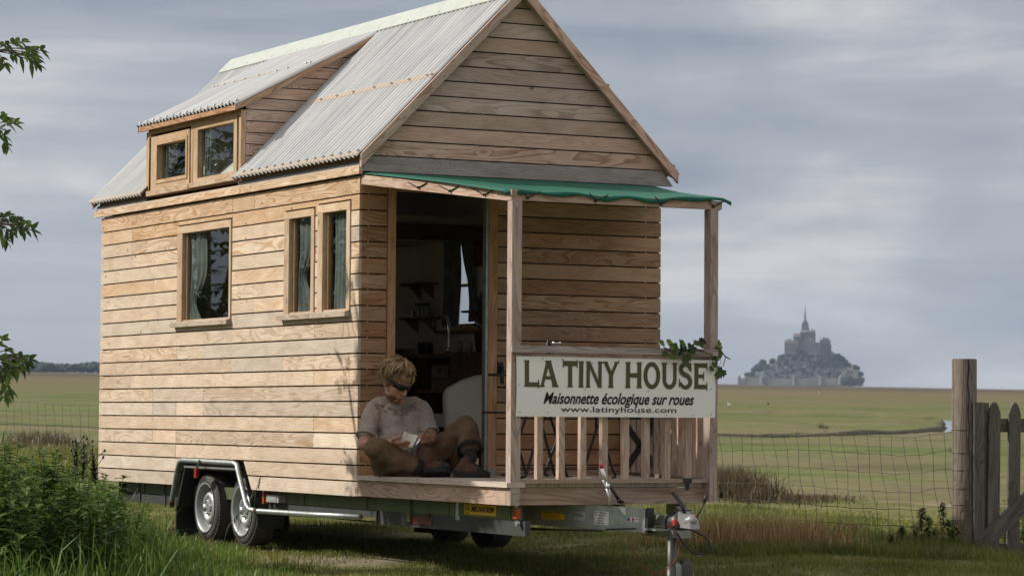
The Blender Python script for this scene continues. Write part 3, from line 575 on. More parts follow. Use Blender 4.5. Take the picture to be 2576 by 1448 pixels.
# windows
def curtain(m, x, y0, y1, z0, z1, gather=None, n=26, amp=.018):
    V = []; rows = 14
    for i in range(rows+1):
        t = i/rows; z = z1+(z0-z1)*t; yy0, yy1 = y0, y1
        if gather:
            g = math.exp(-((t-gather)/.18)**2); w = 1-.62*g; c = y1; yy0 = c-(y1-y0)*w
        for k in range(n+1):
            u = k/n; V.append((x+amp*math.sin(u*19+1.3*math.sin(t*4)), yy0+(yy1-yy0)*u, z))
    m.add(V, [(i*(n+1)+k, i*(n+1)+k+1, (i+1)*(n+1)+k+1, (i+1)*(n+1)+k) for i in range(rows) for k in range(n)], smooth=True)
for i, (y0, y1, g0, g1, z0, z1, h0, h1, s0, s1) in enumerate(WIN):
    f = MB(); tn = [(.50, .3, .35, .6), (.50, .35, .3, .8), (.54, .1, .35, .7)][i]
    box(f, -.010, .06, y0, g0, z0, h1+.001, 2, tn); box(f, -.010, .06, g1, y1, z0, h1+.001, 2, (tn[0]*.92, .4, .3, .6)); box(f, -.012, .06, y0, y1, h1+.001, z1, 1, (tn[0]*1.08, .1, .2, .5)); box(f, .0, .06, g0, g1, z0, h0, 1, tn)
    # sash bead round the glass
    for (a, b, c, d) in ((g0, g0+.022, h0, h1), (g1-.03, g1, h0, h1)): box(f, .022, .05, a, b, c, d, 2, (.36, .5, .1, .6))
    fo = Hb(f, 'window', 'window_oak'); p = MB(); p.add([(.034, g0, h0), (.034, g1, h0), (.034, g1, h1), (.034, g0, h1)], [(3, 2, 1, 0)]); Hb(p, 'pane', 'window_glass', fo)
    s_ = MB(); hexa(s_, [(-.046, s0, 2.078), (-.046, s0, 2.112), (-.046, s1, 2.078), (-.046, s1, 2.112), (.0, s0, 2.078), (.02, s0, 2.132), (.0, s1, 2.078), (.02, s1, 2.132)], 1, (.47, .1, .6, 1)); Hb(s_, 'sill', 'window_oak', fo)
    c = MB()
    if i == 0: curtain(c, .056, g1-.37, g1-.03, h0-.02, h1+.02, .78, amp=.010)
    elif i == 1: curtain(c, .056, g0+.04, g1-.05, h0-.02, h1+.02, .62, amp=.010)
    else: curtain(c, .056, g1-.27, g1-.08, h0-.02, h1+.02, amp=.006)
    Hb(c, 'curtain', 'curtain_cloth', fo)
# fascia, eave build-up
m = MB(); ysp = [-.055, 1.95, 3.72, 5.545]
for a, b in zip(ysp[:-1], ysp[1:]): box(m, -.034, -.004, a, b-.002, 3.098, 3.152, 1, (random.uniform(.5, .56), random.uniform(.3, .6), .05, 1))
hexa(m, [(-.030, -.05, 3.153), (-.022, -.05, 3.166), (-.030, 5.54, 3.153), (-.022, 5.54, 3.166), (.02, -.05, 3.153), (.02, -.05, 3.175), (.02, 5.54, 3.153), (.02, 5.54, 3.175)], 1, (.42, .4, .4, .5))
Hb(m, 'fascia_board', 'larch_cladding')
for a, b in ((-.05, 2.24), (4.28, 5.5)):
    m = MB(); hexa(m, [(-.026, a, 3.17), (-.02, a, 3.198), (-.026, b, 3.17), (-.02, b, 3.198), (.05, a, 3.18), (.05, a, 3.21), (.05, b, 3.18), (.05, b, 3.21)]); Hb(m, 'eave_membrane', 'membrane')
m = MB(); box(m, .0, .05, -.03, 5.5, 3.198, 3.262, 1, (.3, .7, .1, 1)); Hb(m, 'eave_rafter_plate', 'larch_shaded')
# roof sheets
def sheet(m, y0, y1, pfun, nrow=5, pitch=.076, amp=.0145):
    ny = int((y1-y0)/pitch*8); V = []
    for i in range(nrow+1):
        for j in range(ny+1):
            y = y0+(y1-y0)*j/ny; p, nn = pfun(i/nrow, y); V.append(np.array(p)+np.array(nn)*amp*math.cos(2*math.pi*y/pitch))
    m.add(V, [(i*(ny+1)+j, i*(ny+1)+j+1, (i+1)*(ny+1)+j+1, (i+1)*(ny+1)+j) for i in range(nrow) for j in range(ny)], [[(V[q][1], i) for q in (i*(ny+1)+j, i*(ny+1)+j+1, (i+1)*(ny+1)+j+1, (i+1)*(ny+1)+j)] for i in range(nrow) for j in range(ny)], smooth=True)
R2 = math.sqrt(.5); RC = 3.298
def slope(xa, xb, c=RC): return lambda t, y: ((xa+(xb-xa)*t, y, xa+(xb-xa)*t+c), (-R2, 0, R2))
def slopeR(xa, xb): return lambda t, y: ((xa+(xb-xa)*t, y, 5.845-(xa+(xb-xa)*t)), (R2, 0, R2))
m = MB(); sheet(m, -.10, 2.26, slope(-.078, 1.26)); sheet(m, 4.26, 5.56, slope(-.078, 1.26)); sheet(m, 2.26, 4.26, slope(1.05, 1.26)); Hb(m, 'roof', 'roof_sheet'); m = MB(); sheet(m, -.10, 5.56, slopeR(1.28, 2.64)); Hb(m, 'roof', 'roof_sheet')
dz = lambda x: 3.812+(x+.08)*DK
DK = .524; DN = np.array((-DK, 0, 1))/math.hypot(DK, 1)
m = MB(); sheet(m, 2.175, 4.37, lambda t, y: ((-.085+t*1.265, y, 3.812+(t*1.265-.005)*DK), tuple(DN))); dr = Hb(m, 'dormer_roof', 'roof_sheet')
m = MB(); sheet(m, -.098, 2.14, slope(.515, .56, RC+.004), 1); Hb(m, 'roof_tint_strip', 'roof_tint_strip'); m = MB(); sheet(m, 2.9, 4.36, lambda t, y: ((.6+t*.03, y, dz(.6+t*.03)+.004), tuple(DN)), 1); Hb(m, 'roof_tint_strip', 'roof_tint_strip')  # tinted strips added to imitate purlins seen through translucent sheeting
m = MB(); sheet(m, -.098, 2.14, slope(-.076, -.045, RC+.004), 1); Hb(m, 'roof_tint_strip', 'roof_tint_strip'); m = MB(); sheet(m, 4.3, 5.55, slope(-.076, -.05, RC+.004), 1); Hb(m, 'roof_tint_strip', 'roof_tint_strip')
m = MB()
SCR = []
def screwhead(p, nrm):
    nrm = np.array(nrm, float); p = np.array(p)+nrm*.0125
    if not SCR: q_ = MB(); lathe(q_, (0, 0, 0), (0, 0, 1), [(0, .014), (.004, .014), (.006, .008), (.012, .008), (.014, .001)], 8); SCR.append(q_.build('roof_screw', 'screw_zinc', house)); o_ = SCR[0]
    else: o_ = SCR[0].copy(); S.collection.objects.link(o_); SCR.append(o_)
    o_.location = (p[0], p[1], p[2]-.32); o_.rotation_euler = Vector(nrm).to_track_quat('Z', 'Y').to_euler()
for j in range(0, 30):
    y = -.08+.076*j*2+.0
    if y < 2.15: screwhead((-.045, round(y/.076)*.076, -.045+RC), (-R2, 0, R2))
    if 4.33 < y < 5.55: screwhead((-.045, round(y/.076)*.076, -.045+RC), (-R2, 0, R2))
for y in (-.076, -.0, .304, .608, .912, 1.292, 1.6, 1.9): screwhead((.54, round(y/.076)*.076, .54+RC), (-R2, 0, R2))
for y in np.arange(2.2, 4.34, .152): screwhead((-.055, round(y/.076)*.076, dz(-.055)), DN)
for y in (2.28, 2.36, 2.74, 3.0, 3.35, 3.65, 3.9, 4.1, 4.25, 4.33): screwhead((.61, round(y/.076)*.076, dz(.61)), DN)
for t in (-.03, .5): 
    for y in (-.076, 0.): screwhead((2.55-t*1.1 if t > 0 else 2.58, y, 5.845-(2.55-t*1.1 if t > 0 else 2.58)), (R2, 0, R2))
m = MB(); 
hexa(m, [(1.145, -.13, 4.462), (1.143, -.13, 4.468), (1.145, 5.59, 4.462), (1.143, 5.59, 4.468), (1.2765, -.13, 4.594), (1.2765, -.13, 4.60), (1.2765, 5.59, 4.594), (1.2765, 5.59, 4.60)])
hexa(m, [(1.2765, -.13, 4.594), (1.2765, -.13, 4.60), (1.2765, 5.59, 4.594), (1.2765, 5.59, 4.60), (1.41, -.13, 4.462), (1.412, -.13, 4.468), (1.41, 5.59, 4.462), (1.412, 5.59, 4.468)])
for y in np.arange(0, 5.5, .55): lathe(m, (1.17, y, 4.492), (-R2, 0, R2), [(0, .01), (.006, .008), (.008, .001)], 8)
Hb(m, 'ridge_cap', 'ridge_cap')
# gable
m = MB(); nl = MB()
for k in range(-1, 12):
    z0 = 3.235+.115*k+.005 if k >= 0 else 3.118; z1 = 3.235+.115*(k+1)-.005
    pg = [(-.2, z0), (2.8, z0), (2.8, z1), (-.2, z1)]; c0 = 3.215 if k >= 0 else 3.126
    pg = clip_poly(pg, -1, 1, 3.215 if k >= 0 else 3.1265+.13); pg = clip_poly(pg, 1, 1, 5.765 if k >= 0 else 5.711+.1)
    if k < 0: pg = [(-.008, z0), (2.593, z0), (2.50, z1), (.03, z1)]
    tn = (random.uniform(.40, .56), random.uniform(0, .5), random.uniform(.0, .5), random.choice([.4, .8, 1])) if k >= 0 else (.40, 0, .95, .5)
    if k in (2, 7, 9): tn = (.40, .15, .1, .2)
    if len(pg) >= 3:
        y0 = -.05 if k >= 0 else -.062; off = (random.uniform(0, 90), random.uniform(0, 90)); n = len(pg)
        V = [(x, y0, z) for x, z in pg]+[(x, -.024, z) for x, z in pg]; F = [tuple(range(n)), tuple(range(n, 2*n))[::-1]]+[(i, (i+1) % n, n+(i+1) % n, n+i)[::-1] for i in range(n)]
        m.add(V, F, [[(V[i][0]+off[0], V[i][2]+off[1]) for i in f] for f in F], tn)
        for xx in (.06, .68, 1.27, 1.86, 2.45):
            for zz in (z0+.02, z1-.02):
                if zz-xx < 3.18 and zz+xx < 5.73: r = .003; nl.add([(xx-r, y0-.0015, zz-r), (xx+r, y0-.0015, zz-r), (xx+r, y0-.0015, zz+r), (xx-r, y0-.0015, zz+r)], [(0, 1, 2, 3)])
ga = Hb(m, 'gable', 'larch_gable'); Hb(nl, 'nails', 'screw_zinc', ga)
m = MB(); prism(m, [(.0, 3.12), (2.52, 3.12), (1.265, 4.46)], -.022, .0, 'xz'); Hb(m, 'gable_membrane', 'dark_backing', ga); m = MB(); prism(m, [(.02, 3.12), (2.50, 3.12), (1.265, 4.46)], 5.44, 5.5, 'xz'); Hb(m, 'gable_membrane', 'dark_backing', ga)
m = MB()
def poly_board(m, pg, y0, y1, d, tone):
    n = len(pg); off = (random.uniform(0, 90), random.uniform(0, 90)); V = [(x, y0, z) for x, z in pg]+[(x, y1, z) for x, z in pg]; d = np.array(d, float); d /= np.linalg.norm(d); e = np.array((-d[1], d[0]))
    F = [tuple(range(n)), tuple(range(n, 2*n))[::-1]]+[(i, n+i, n+(i+1) % n, (i+1) % n) for i in range(n)]
    uvf = lambda i, side: (V[i][0]*d[0]+V[i][2]*d[1]+off[0], V[i][0]*e[0]+V[i][2]*e[1]+off[1]+(V[i][1]*1.0 if side else 0))
    m.add(V, F, [[uvf(i, q > 1) for i in f] for q, f in enumerate(F)], tone)
poly_board(m, [(-.047, 3.142), (-.047, 3.233), (1.2725, 4.5525), (1.2725, 4.4615)], -.125, -.098, (1, 1), (.46, .15, .35, .8)); Hb(m, 'bargeboard', 'larch_gable'); m = MB()
poly_board(m, [(2.605, 3.138), (2.605, 3.225), (1.2735, 4.5525), (1.2735, 4.4615)], -.124, -.098, (1, -1), (.54, .35, .1, 1)); Hb(m, 'bargeboard', 'larch_gable'); m = MB()
poly_board(m, [(-.03, 3.19), (-.03, 3.265), (1.27, 4.54), (1.27, 4.465)], -.097, -.052, (1, 1), (.55, .4, 0, 1)); Hb(m, 'bargeboard', 'larch_gable'); m = MB()
poly_board(m, [(2.59, 3.18), (2.59, 3.25), (1.275, 4.54), (1.275, 4.465)], -.097, -.052, (1, -1), (.5, .2, .1, 1)); Hb(m, 'bargeboard', 'larch_gable'); m = MB()
poly_board(m, [(-.06, 3.17), (-.06, 3.235), (1.2725, 4.55), (1.2725, 4.46)], 5.50, 5.53, (1, 1), (.4, .3, .3, 1))
Hb(m, 'bargeboard', 'larch_gable')
# dormer
dz = lambda x: 3.812+(x+.08)*DK
m = MB()
for k in range(0, 12):
    z0 = 3.225+.092*k; z1 = z0+.084; pg = [(0.032, z0), (2.0, z0), (2.0, z1), (0.032, z1)]; pg = clip_poly(pg, 1, -1, -(RC-.02)); pg = clip_poly(pg, -DK, 1, 3.812+.08*DK-.045)
    if len(pg) >= 3: poly_board(m, pg, 2.222, 2.238, (1, 0), (random.uniform(.42, .52), random.random()*.3, random.random()*.35, random.choice([.5, 1, 1])))
dm = Hb(m, 'dormer', 'larch_gable')
m = MB(); prism(m, [(.0, 3.2), (.0, 3.82), (1.2, 4.44)], 2.24, 2.25, 'xz'); prism(m, [(.0, 3.2), (.0, 3.82), (1.2, 4.44)], 4.29, 4.30, 'xz'); box(m, .9, .92, 2.25, 4.29, 3.2, 4.2); Hb(m, 'dormer_membrane', 'dark_backing', dm)
m = MB(); poly_board(m, [(-.082, dz(-.082)-.055), (-.082, dz(-.082)-.012), (1.15, dz(1.15)-.012), (1.06, dz(1.06)-.067), (0, dz(0)-.067)], 2.176, 2.206, (1, DK), (.42, .2, .3, .9)); box(m, -.075, -.05, 2.207, 4.34, dz(-.07)-.058, dz(-.07)-.02, 1, (.42, .6, 0, 1)); poly_board(m, [(-.08, dz(-.08)-.06), (-.08, dz(-.08)-.01), (1.1, dz(1.1)-.01), (1.1, dz(1.1)-.07)], 4.34, 4.36, (1, DK), (.4, .3, .3, 1)); Hb(m, 'bargeboard', 'larch_shaded', dm)
m = MB()
box(m, -.012, .03, 2.222, 2.262, 3.235, 3.765, 2, (.50, .2, .15, 1)); box(m, -.012, .03, 4.27, 4.315, 3.222, 3.755, 2, (.48, .2, .15, .7)); box(m, -.010, .03, 2.262, 4.27, 3.732, 3.775, 1, (.47, .35, .1, 1)); box(m, -.006, .03, 3.262, 3.305, 3.22, 3.732, 2, (.5, .4, 0, .6))
box(m, .0, .03, 2.262, 3.262, 3.212, 3.225, 1); box(m, 0, .03, 3.305, 4.27, 3.212, 3.225, 1)
box(m, -.016, .04, 4.2, 4.27, 3.222, 3.73, 2, (.5, .4, 0, .6)); 
Hb(m, 'dormer_frame', 'window_oak', dm)
for (y0, y1, g0, g1, z0, z1, h0, h1, kk) in ((3.313, 4.238, 3.38, 4.04, 3.25, 3.705, 3.331, 3.627, 0), (2.32, 3.251, 2.386, 3.155, 3.245, 3.738, 3.287, 3.683, 1)):
    f = MB(); x0 = -.016 if kk == 0 else -.006; t = (.47, .25, .2, .6)
    box(f, x0, .05, y0, g0, z0, z1, 2, t); box(f, x0, .05, g1, y1, z0, z1, 2, t); box(f, x0-.001, .05, g0, g1, h1, z1, 1, (.48, .35, .1, .5)); box(f, x0-.001, .05, g0, g1, z0, h0, 1, t)
    if kk == 0:
        for (a, b, c, d, ax) in ((g0-.03, g0, h0-.03, h1+.03, 2), (g1, g1+.03, h0-.03, h1+.03, 2), (g0, g1, h1, h1+.03, 1), (g0, g1, h0-.03, h0, 1)): box(f, x0-.008, x0, a, b, c, d, ax, (.48, .35, .1, .6))
    fo = Hb(f, 'window', 'window_oak'); p = MB(); p.add([(.03, g0, h0), (.03, g1, h0), (.03, g1, h1), (.03, g0, h1)], [(3, 2, 1, 0)]); Hb(p, 'pane', 'window_glass', fo)
    s_ = MB(); box(s_, -.04, .02, y0-.03, y1+.01, 3.212 if kk else 3.205, 3.248, 1, (.5, .2, .3, 1)); Hb(s_, 'sill', 'window_oak', fo)
    c = MB(); curtain(c, .052, g1-.24 if kk == 0 else g1-.2, g1-.04, h0-.02, h1+.02, .8 if kk == 0 else None); Hb(c, 'curtain', 'curtain_cloth', fo)

# ---------------- porch
m = MB()
def xr(y): return 2.33+.355*y      # right edge of the deck runs diagonally in
xs_ = np.linspace(-.03, 2.33, 18)
for a, b in zip(xs_[:-1], xs_[1:]):
    x0, x1 = a+.002, b-.002; tn = (random.uniform(.46, .54), random.random()*.1, random.uniform(.4, .8), random.choice([.5, 1])); zt = FLOOR+random.uniform(-.002, .002)
    y0a = max(-2.300, (x0-2.33)/.355); y0b = max(-2.300, (x1-2.33)/.355)
    if a < 0: y0a = y0b = -2.372
    hexa(m, [(x0, y0a, .9), (x0, y0a, zt), (x0, -.03, .9), (x0, -.03, zt), (x1, y0b, .9), (x1, y0b, zt), (x1, -.03, .9), (x1, -.03, zt)], 1, tn)
dk = Hb(m, 'deck', 'deck_timber')
m = MB(); box(m, 0, .045, -2.30, -.06, .784, .8985, 1, (.50, .35, .1, 1)); box(m, .072, 1.52, -2.30, -2.255, .784, .897, 0, (.42, .3, .15, 1)); beam(m, (2.27, -.1, .84), (1.50, -2.27, .84), .045, .114, tone=(.42, .3, .2, 1)); box(m, .0, .03, -.06, .0, .784, .93, 2, (.4, .5, 0, 1))
Hb(m, 'deck_beam', 'post_timber')
def post(x0, x1, y0, y1, z0, z1, tn): m = MB(); box(m, x0, x1, y0, y1, z0, z1, 2, tn); return Hb(m, 'post', 'post_timber')
p1 = post(0, .072, -2.368, -2.302, .784, 2.765, (.50, .1, .45, 1)); p2_ = post(1.512, 1.572, -2.368, -2.285, .80, 2.765, (.47, .05, .45, 1))
m = MB()
for x, z in ((.035, .868), (.052, .822)): lathe(m, (x, -2.369, z), (0, -1, 0), [(0, .009), (.004, .008), (.005, .001)], 8)
Hb(m, 'bolt', 'screw_zinc', p1)
m = MB()
for x, z in ((1.53, .845), (1.555, .89)): lathe(m, (x, -2.369, z), (0, -1, 0), [(0, .007), (.004, .006), (.005, .001)], 8)
Hb(m, 'bolt', 'screw_zinc', p2_)
post(2.19, 2.25, -.07, -.004, FLOOR, 1.79, (.45, .4, .1, 1))
rail = MB(); box(rail, -.012, 1.556, -2.402, -2.3695, 1.776, 1.820, 0, (.48, 0, .9, 1)); ra = Hb(rail, 'handrail', 'post_timber')
m = MB(); box(m, .073, 1.511, -2.35, -2.30, .926, .952, 0, (.45, .2, .2, 1)); Hb(m, 'bottom_rail', 'post_timber'); m = MB(); box(m, .073, 1.511, -2.35, -2.30, 1.72, 1.768, 0, (.45, .2, .3, 1)); Hb(m, 'top_rail', 'post_timber')
for i, x in enumerate((.207, .369, .531, .693, .855, 1.015, 1.176, 1.340)):
    m = MB(); box(m, x-.0, x+.044, -2.345, -2.305, .952, 1.72, 2, (random.uniform(.47, .55), .15, .2, 1)); Hb(m, 'baluster', 'post_timber')
# diagonal railing on the far side
d = np.array((2.24-1.55, -.03+2.28)); d = d/np.linalg.norm(d)
def rp(t, z): return (1.545+(2.22-1.545)*t, -2.27+(2.27-.05)*t, z)
m = MB(); beam(m, rp(.0, .94), rp(1, .94), .045, .028, tone=(.3, .5, .2, 1)); Hb(m, 'bottom_rail', 'post_timber'); m = MB(); beam(m, rp(0, 1.795), rp(1, 1.795), .05, .04, tone=(.45, .2, .4, 1)); Hb(m, 'handrail', 'post_timber')
for i in range(12):
    m = MB(); t = (i+1)/13; a = np.array(rp(t, .955)); beam(m, a, np.array(rp(t, 1.775)), .044, .04, up=(d[0], d[1], 0), tone=(random.uniform(.38, .48), .3, .2, 1)); Hb(m, 'baluster', 'post_timber')
# awning frame and canopy
m = MB()
beam(m, (.022, -.03, 3.058), (.022, -2.30, 2.798), .044, .068, tone=(.52, .3, .1, 1)); box(m, -.004, .07, -2.366, -2.30, 2.765, 2.834, 0, (.46, .3, .2, 1)); box(m, .0705, 1.604, -2.362, -2.315, 2.765, 2.820, 0, (.50, .25, .15, 1)); beam(m, (2.45, -.03, 3.05), (1.585, -2.33, 2.79), .044, .06, tone=(.45, .3, .2, 1)); box(m, .02, 2.5, -.045, -.002, 3.03, 3.09, 0, (.35, .4, .1, 1))
Hb(m, 'awning_frame', 'post_timber')
m = MB(); nu, nv = 40, 16; V = []
for j in range(nv+1):
    v = j/nv
    for i in range(nu+1):
        u = i/nu
        xw = .012+u*(2.5-.012); yw = -.052; zw = 3.112
        xf = -.035+u*1.685; yf = -2.37+(.03 if u < .03 else 0); zf = 2.838-.012*math.sin(u*math.pi*1.0)-.018*math.exp(-((u-.38)/.12)**2)+.006*math.sin(u*26)
        if u > .93: zf += -.010*(u-.93)/.07
        t = v; x = xw+(xf-xw)*t; y = yw+(yf-yw)*t; z = zw+(zf-zw)*t-.03*math.sin(t*math.pi)*math.sin(u*math.pi)**.5+.010*math.sin(u*11+t*4)*t
        if u == 0: x -= .012; z -= .012
        if u == 1: z -= .02; x += .02*t
        V.append((x, y, z))
for i in range(nu+1):
    q = V[nv*(nu+1)+i]; V.append((q[0], q[1]-.004, q[2]-.022-.008*math.sin(i*.8)))
m.add(V, [(j*(nu+1)+i, j*(nu+1)+i+1, (j+1)*(nu+1)+i+1, (j+1)*(nu+1)+i) for j in range(nv+1) for i in range(nu)], smooth=True)
cano = Hb(m, 'awning_canopy', 'canopy_green'); mod = cano.modifiers.new('t', 'SOLIDIFY'); mod.thickness = .003
bcs = []
for y in (-.98, -1.47, -1.98):      # bungee loops over knobs on the side beam
    m = MB(); zt = 3.10-(abs(y)/2.37)*.265; zb = 3.058-(abs(y+.03)/2.27)*.26; tube(m, [(-.004, y+.17, zt-.005), (-.008, y, zb-.012), (-.004, y-.13, zt-.03)], .0045, 5); ellip(m, (-.010, y, zb-.012), (.011, .011, .011), n=8); Hb(m, 'bungee_cord', 'bungee', cano)
for x in (.11, .62, 1.12, 1.53): m = MB(); tube(m, [(x-.05, -2.374, 2.832), (x, -2.372, 2.783), (x+.09, -2.374, 2.825)], .0045, 5); ellip(m, (x, -2.372, 2.783), (.011, .011, .011), n=8); Hb(m, 'bungee_cord', 'bungee', cano)

# ---------------- trailer
m = MB()
box(m, .12, .17, -2.22, HL-.4, .683, .778); box(m, 2.35, 2.40, .3, HL-.4, .683, .778); 
for y in (.083, -1.249, -2.147, 1.2, 3.9, 4.6): box(m, .113, .12, y-.006, y+.006, .683, .778)
for y in (-.64,): box(m, .10, .12, y-.03, y+.03, .62, .778)
for y in np.arange(.6, 5.2, .6): box(m, .17, 2.35, y, y+.05, .70, .77)
ch = Hb(m, 'chassis', 'galvanised_green_sheen')
m = MB(); box(m, .125, .165, -2.34, -.11, .583, .682); box(m, .125, .165, -.10, 1.9, .63, .682); box(m, .125, .165, 3.3, 4.9, .60, .682); box(m, .10, .12, -.12, -.11, .583, .682)
for y in (-.64, -.94): cyl(m, (.118, y, .66), (0, 0, 1), .008, .06, 8)
box(m, .115, .124, 4.70, 4.75, .60, .778); box(m, .115, .124, 4.1, 4.13, .58, .778); box(m, .3, 2.2, 2.15, 2.35, .57, .66); box(m, .3, 2.2, 2.93, 3.13, .57, .66)
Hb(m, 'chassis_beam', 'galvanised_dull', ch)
m = MB(); q0 = P(1056, 1336, x=1.2); q1 = P(1100, 1316, x=1.2); box(m, 1.15, 1.4, q1[1], q0[1], q0[2], q1[2]+.05); Hb(m, 'battery_box', 'dark_backing')
m = MB(); box(m, .118, .124, -.98, -.60, .605, .66); Hb(m, 'rust_plate', 'rust', ch)
m = MB(); tube(m, [(.3, 1.9, .60), (.3, .9, .585), (.3, -.3, .58), (.32, -1.5, .60), (.55, -2.6, .625)], .007, 6); tube(m, [(.5, -.6, .60), (.6, -2.0, .605), (.75, -2.7, .64)], .006, 6); Hb(m, 'brake_rod', 'blackish_metal', ch)
m = MB(); box(m, .09, .118, -2.285, -2.235, .695, .765); mk = Hb(m, 'marker_lamp', 'orange_reflector'); m = MB(); cyl(m, (.10, -2.26, .775), (0, 0, 1), .012, .014, 10); cyl(m, (.10, -2.28, .665), (1, 0, 0), .02, .02, 10); Hb(m, 'lamp_bracket', 'galvanised', mk)
m = MB(); box(m, .06, .12, 1.845, 1.88, .675, .76); Hb(m, 'marker_lamp', 'orange_reflector')
m = MB(); box(m, .06, .12, 1.56, 1.80, .69, .745); box(m, .055, .06, 1.6, 1.76, .70, .74); Hb(m, 'lamp_box', 'screw_zinc')
# side plate of the maker (yellow) with its lettering
def text_mesh(txt, size, loc, xdir, updir, mat, parent, name='lettering', bold=0.0, shear=0.0, sx=1.0, align='LEFT', thick=.001, hpar=True):
    c = bpy.data.curves.new('t', 'FONT'); c.body = txt; c.size = size; c.offset = bold; c.shear = shear; c.extrude = thick/2; c.align_x = align; c.resolution_u = 4
    o = bpy.data.objects.new('t', c); S.collection.objects.link(o); dg = bpy.context.evaluated_depsgraph_get(); dg.update(); me = bpy.data.meshes.new_from_object(o.evaluated_get(dg)); bpy.data.objects.remove(o)
    xd = Vector(xdir).normalized(); ud = Vector(updir).normalized(); nd = xd.cross(ud); Mx = Matrix((( xd.x*sx, ud.x, nd.x, loc[0]), (xd.y*sx, ud.y, nd.y, loc[1]), (xd.z*sx, ud.z, nd.z, loc[2]), (0, 0, 0, 1)))
    me.transform(Mx); me.materials.clear(); me.materials.append(MATS[mat]); q = bpy.data.objects.new(name, me); S.collection.objects.link(q)
    if parent is not None: q.parent = parent
    return q
m = MB(); box(m, .1165, .1195, -1.945, -1.48, .700, .770); mp_ = Hb(m, 'maker_plate', 'sticker_yellow')
text_mesh('MECANOREM', .052, (.1155, -1.585, .722), (0, -1, 0), (0, 0, 1), 'letter_black', mp_, bold=.0016, shear=.25, sx=1.02)
m = MB(); 
for k in range(20):
    a0, a1 = 2*math.pi*k/20, 2*math.pi*(k+1)/20; V = []
    for a in (a0, a1):
        for r in (.027, .032): V.append((.1160, -1.53-math.cos(a)*r*1.2, .736+math.sin(a)*r))
    m.add(V, [(0, 1, 3, 2)])
for (a, b) in (((-.018, -.014), (-.009, .014)), ((-.009, .014), (0, -.004)), ((0, -.004), (.009, .014)), ((.009, .014), (.018, -.014))): beam(m, (.1158, -1.53-a[0]*1.2, .736+a[1]), (.1158, -1.53-b[0]*1.2, .736+b[1]), .005, .001, up=(1, 0, 0))
m.build('emblem', 'letter_black', mp_)
# wheels
def wheel(y, side, zc=.608):
    s_ = -1 if side == 0 else 1; xc = .05 if side == 0 else 2.36; ax = (s_, 0, 0)
    t = MB(); R = .276; prof = [(-.20, .19), (-.20, .225), (-.188, .256), (-.16, .272), (-.10, R), (-.05, .274), (-.018, .262), (.0, .238), (.004, .222), (.0, .206), (-.008, .196), (-.03, .188)]
    lathe(t, (xc, y, zc), ax, prof, 48)
    # tread blocks
    for k in range(60):
        a = 2*math.pi*k/60; cc = np.array((0, math.cos(a), math.sin(a))); tt = np.array((0, -math.sin(a), math.cos(a)))
        for h in (-.03, -.17): p = np.array((xc, y, zc))+np.array(ax, float)*h+cc*.268; beam(t, p-tt*.009, p+tt*.009, .03, .012, up=cc)
    w = Hb(t, 'wheel', 'tyre_rubber')
    r = MB(); lathe(r, (xc, y, zc), ax, [(-.04, .188), (.004, .200), (.008, .203), (.008, .198), (-.002, .186), (-.03, .176), (-.065, .166), (-.075, .150), (-.060, .143), (-.032, .128), (-.018, .110), (-.016, .095), (-.030, .080), (-.040, .064), (-.040, .0)], 48); rim = r.build('rim', 'rim_silver', w)
    r = MB()
    for k in range(16):
        a = 2*math.pi*k/16; cc = np.array((0, math.cos(a), math.sin(a))); tt = np.array((0, -math.sin(a), math.cos(a))); p = np.array((xc, y, zc))+np.array(ax, float)*-.040+cc*.136; n_ = np.array(ax, float)*.72+cc*-.0; 
        V = [p+tt*.0155*math.cos(b)+(cc*.8-np.array(ax, float)*-.0+np.array(ax, float)*-.9)*.013*math.sin(b)+np.array(ax, float)*.006 for b in np.linspace(0, 2*math.pi, 9)[:-1]]; r.add(V, [tuple(range(8))]); r.add(V, [tuple(range(8))[::-1]])
    r.build('vent_holes', 'dark_backing', w)
    r = MB(); lathe(r, (xc, y, zc), ax, [(-.04, .034), (.010, .032), (.018, .026), (.020, .001)], 20)
    for k in range(5): a = 2*math.pi*k/5+.3; lathe(r, (xc-s_*.040, y+math.cos(a)*.056, zc+math.sin(a)*.056), ax, [(0, .013), (.018, .012), (.020, .008), (.03, .007), (.031, .001)], 6)
    r.build('hub', 'zinc_bright', w)
    if side == 0:
        for (txt, a0) in (('ROAD', 2.05), ('SECURITY', 4.05)):
            lm = []
            for i, chx in enumerate(txt):
                a = a0-i*.145 if a0 < 3 else a0+i*.145*.92; up = (0, -math.cos(a), math.sin(a)) if a0 < 3 else (0, math.cos(a), -math.sin(a)); xd = (0, -math.sin(a), -math.cos(a)) if a0 < 3 else (0, math.sin(a), math.cos(a))
                rad = .222; yy = y-math.cos(a)*rad; zz = zc+math.sin(a)*rad; xd = np.cross(np.array(up), np.array((-1., 0, 0)))
                if a0 > 3: up = tuple(-np.array(up)*-1)
                lm.append(text_mesh(chx, .042, (xc-.0055, yy, zz), tuple(xd), up, 'tyre_letter', w, 'sidewall_letter', bold=.0012, align='CENTER'))
            b = lm[0]; import bmesh; bmm = bmesh.new()
            for q in lm: bmm.from_mesh(q.data)
            bmm.to_mesh(b.data); bmm.free(); b.name = 'sidewall_lettering'
            for q in lm[1:]: bpy.data.objects.remove(q)
    return w
wheel(2.253, 0); wheel(3.025, 0); wheel(2.253, 1, .565); wheel(3.025, 1, .575)
m = MB()
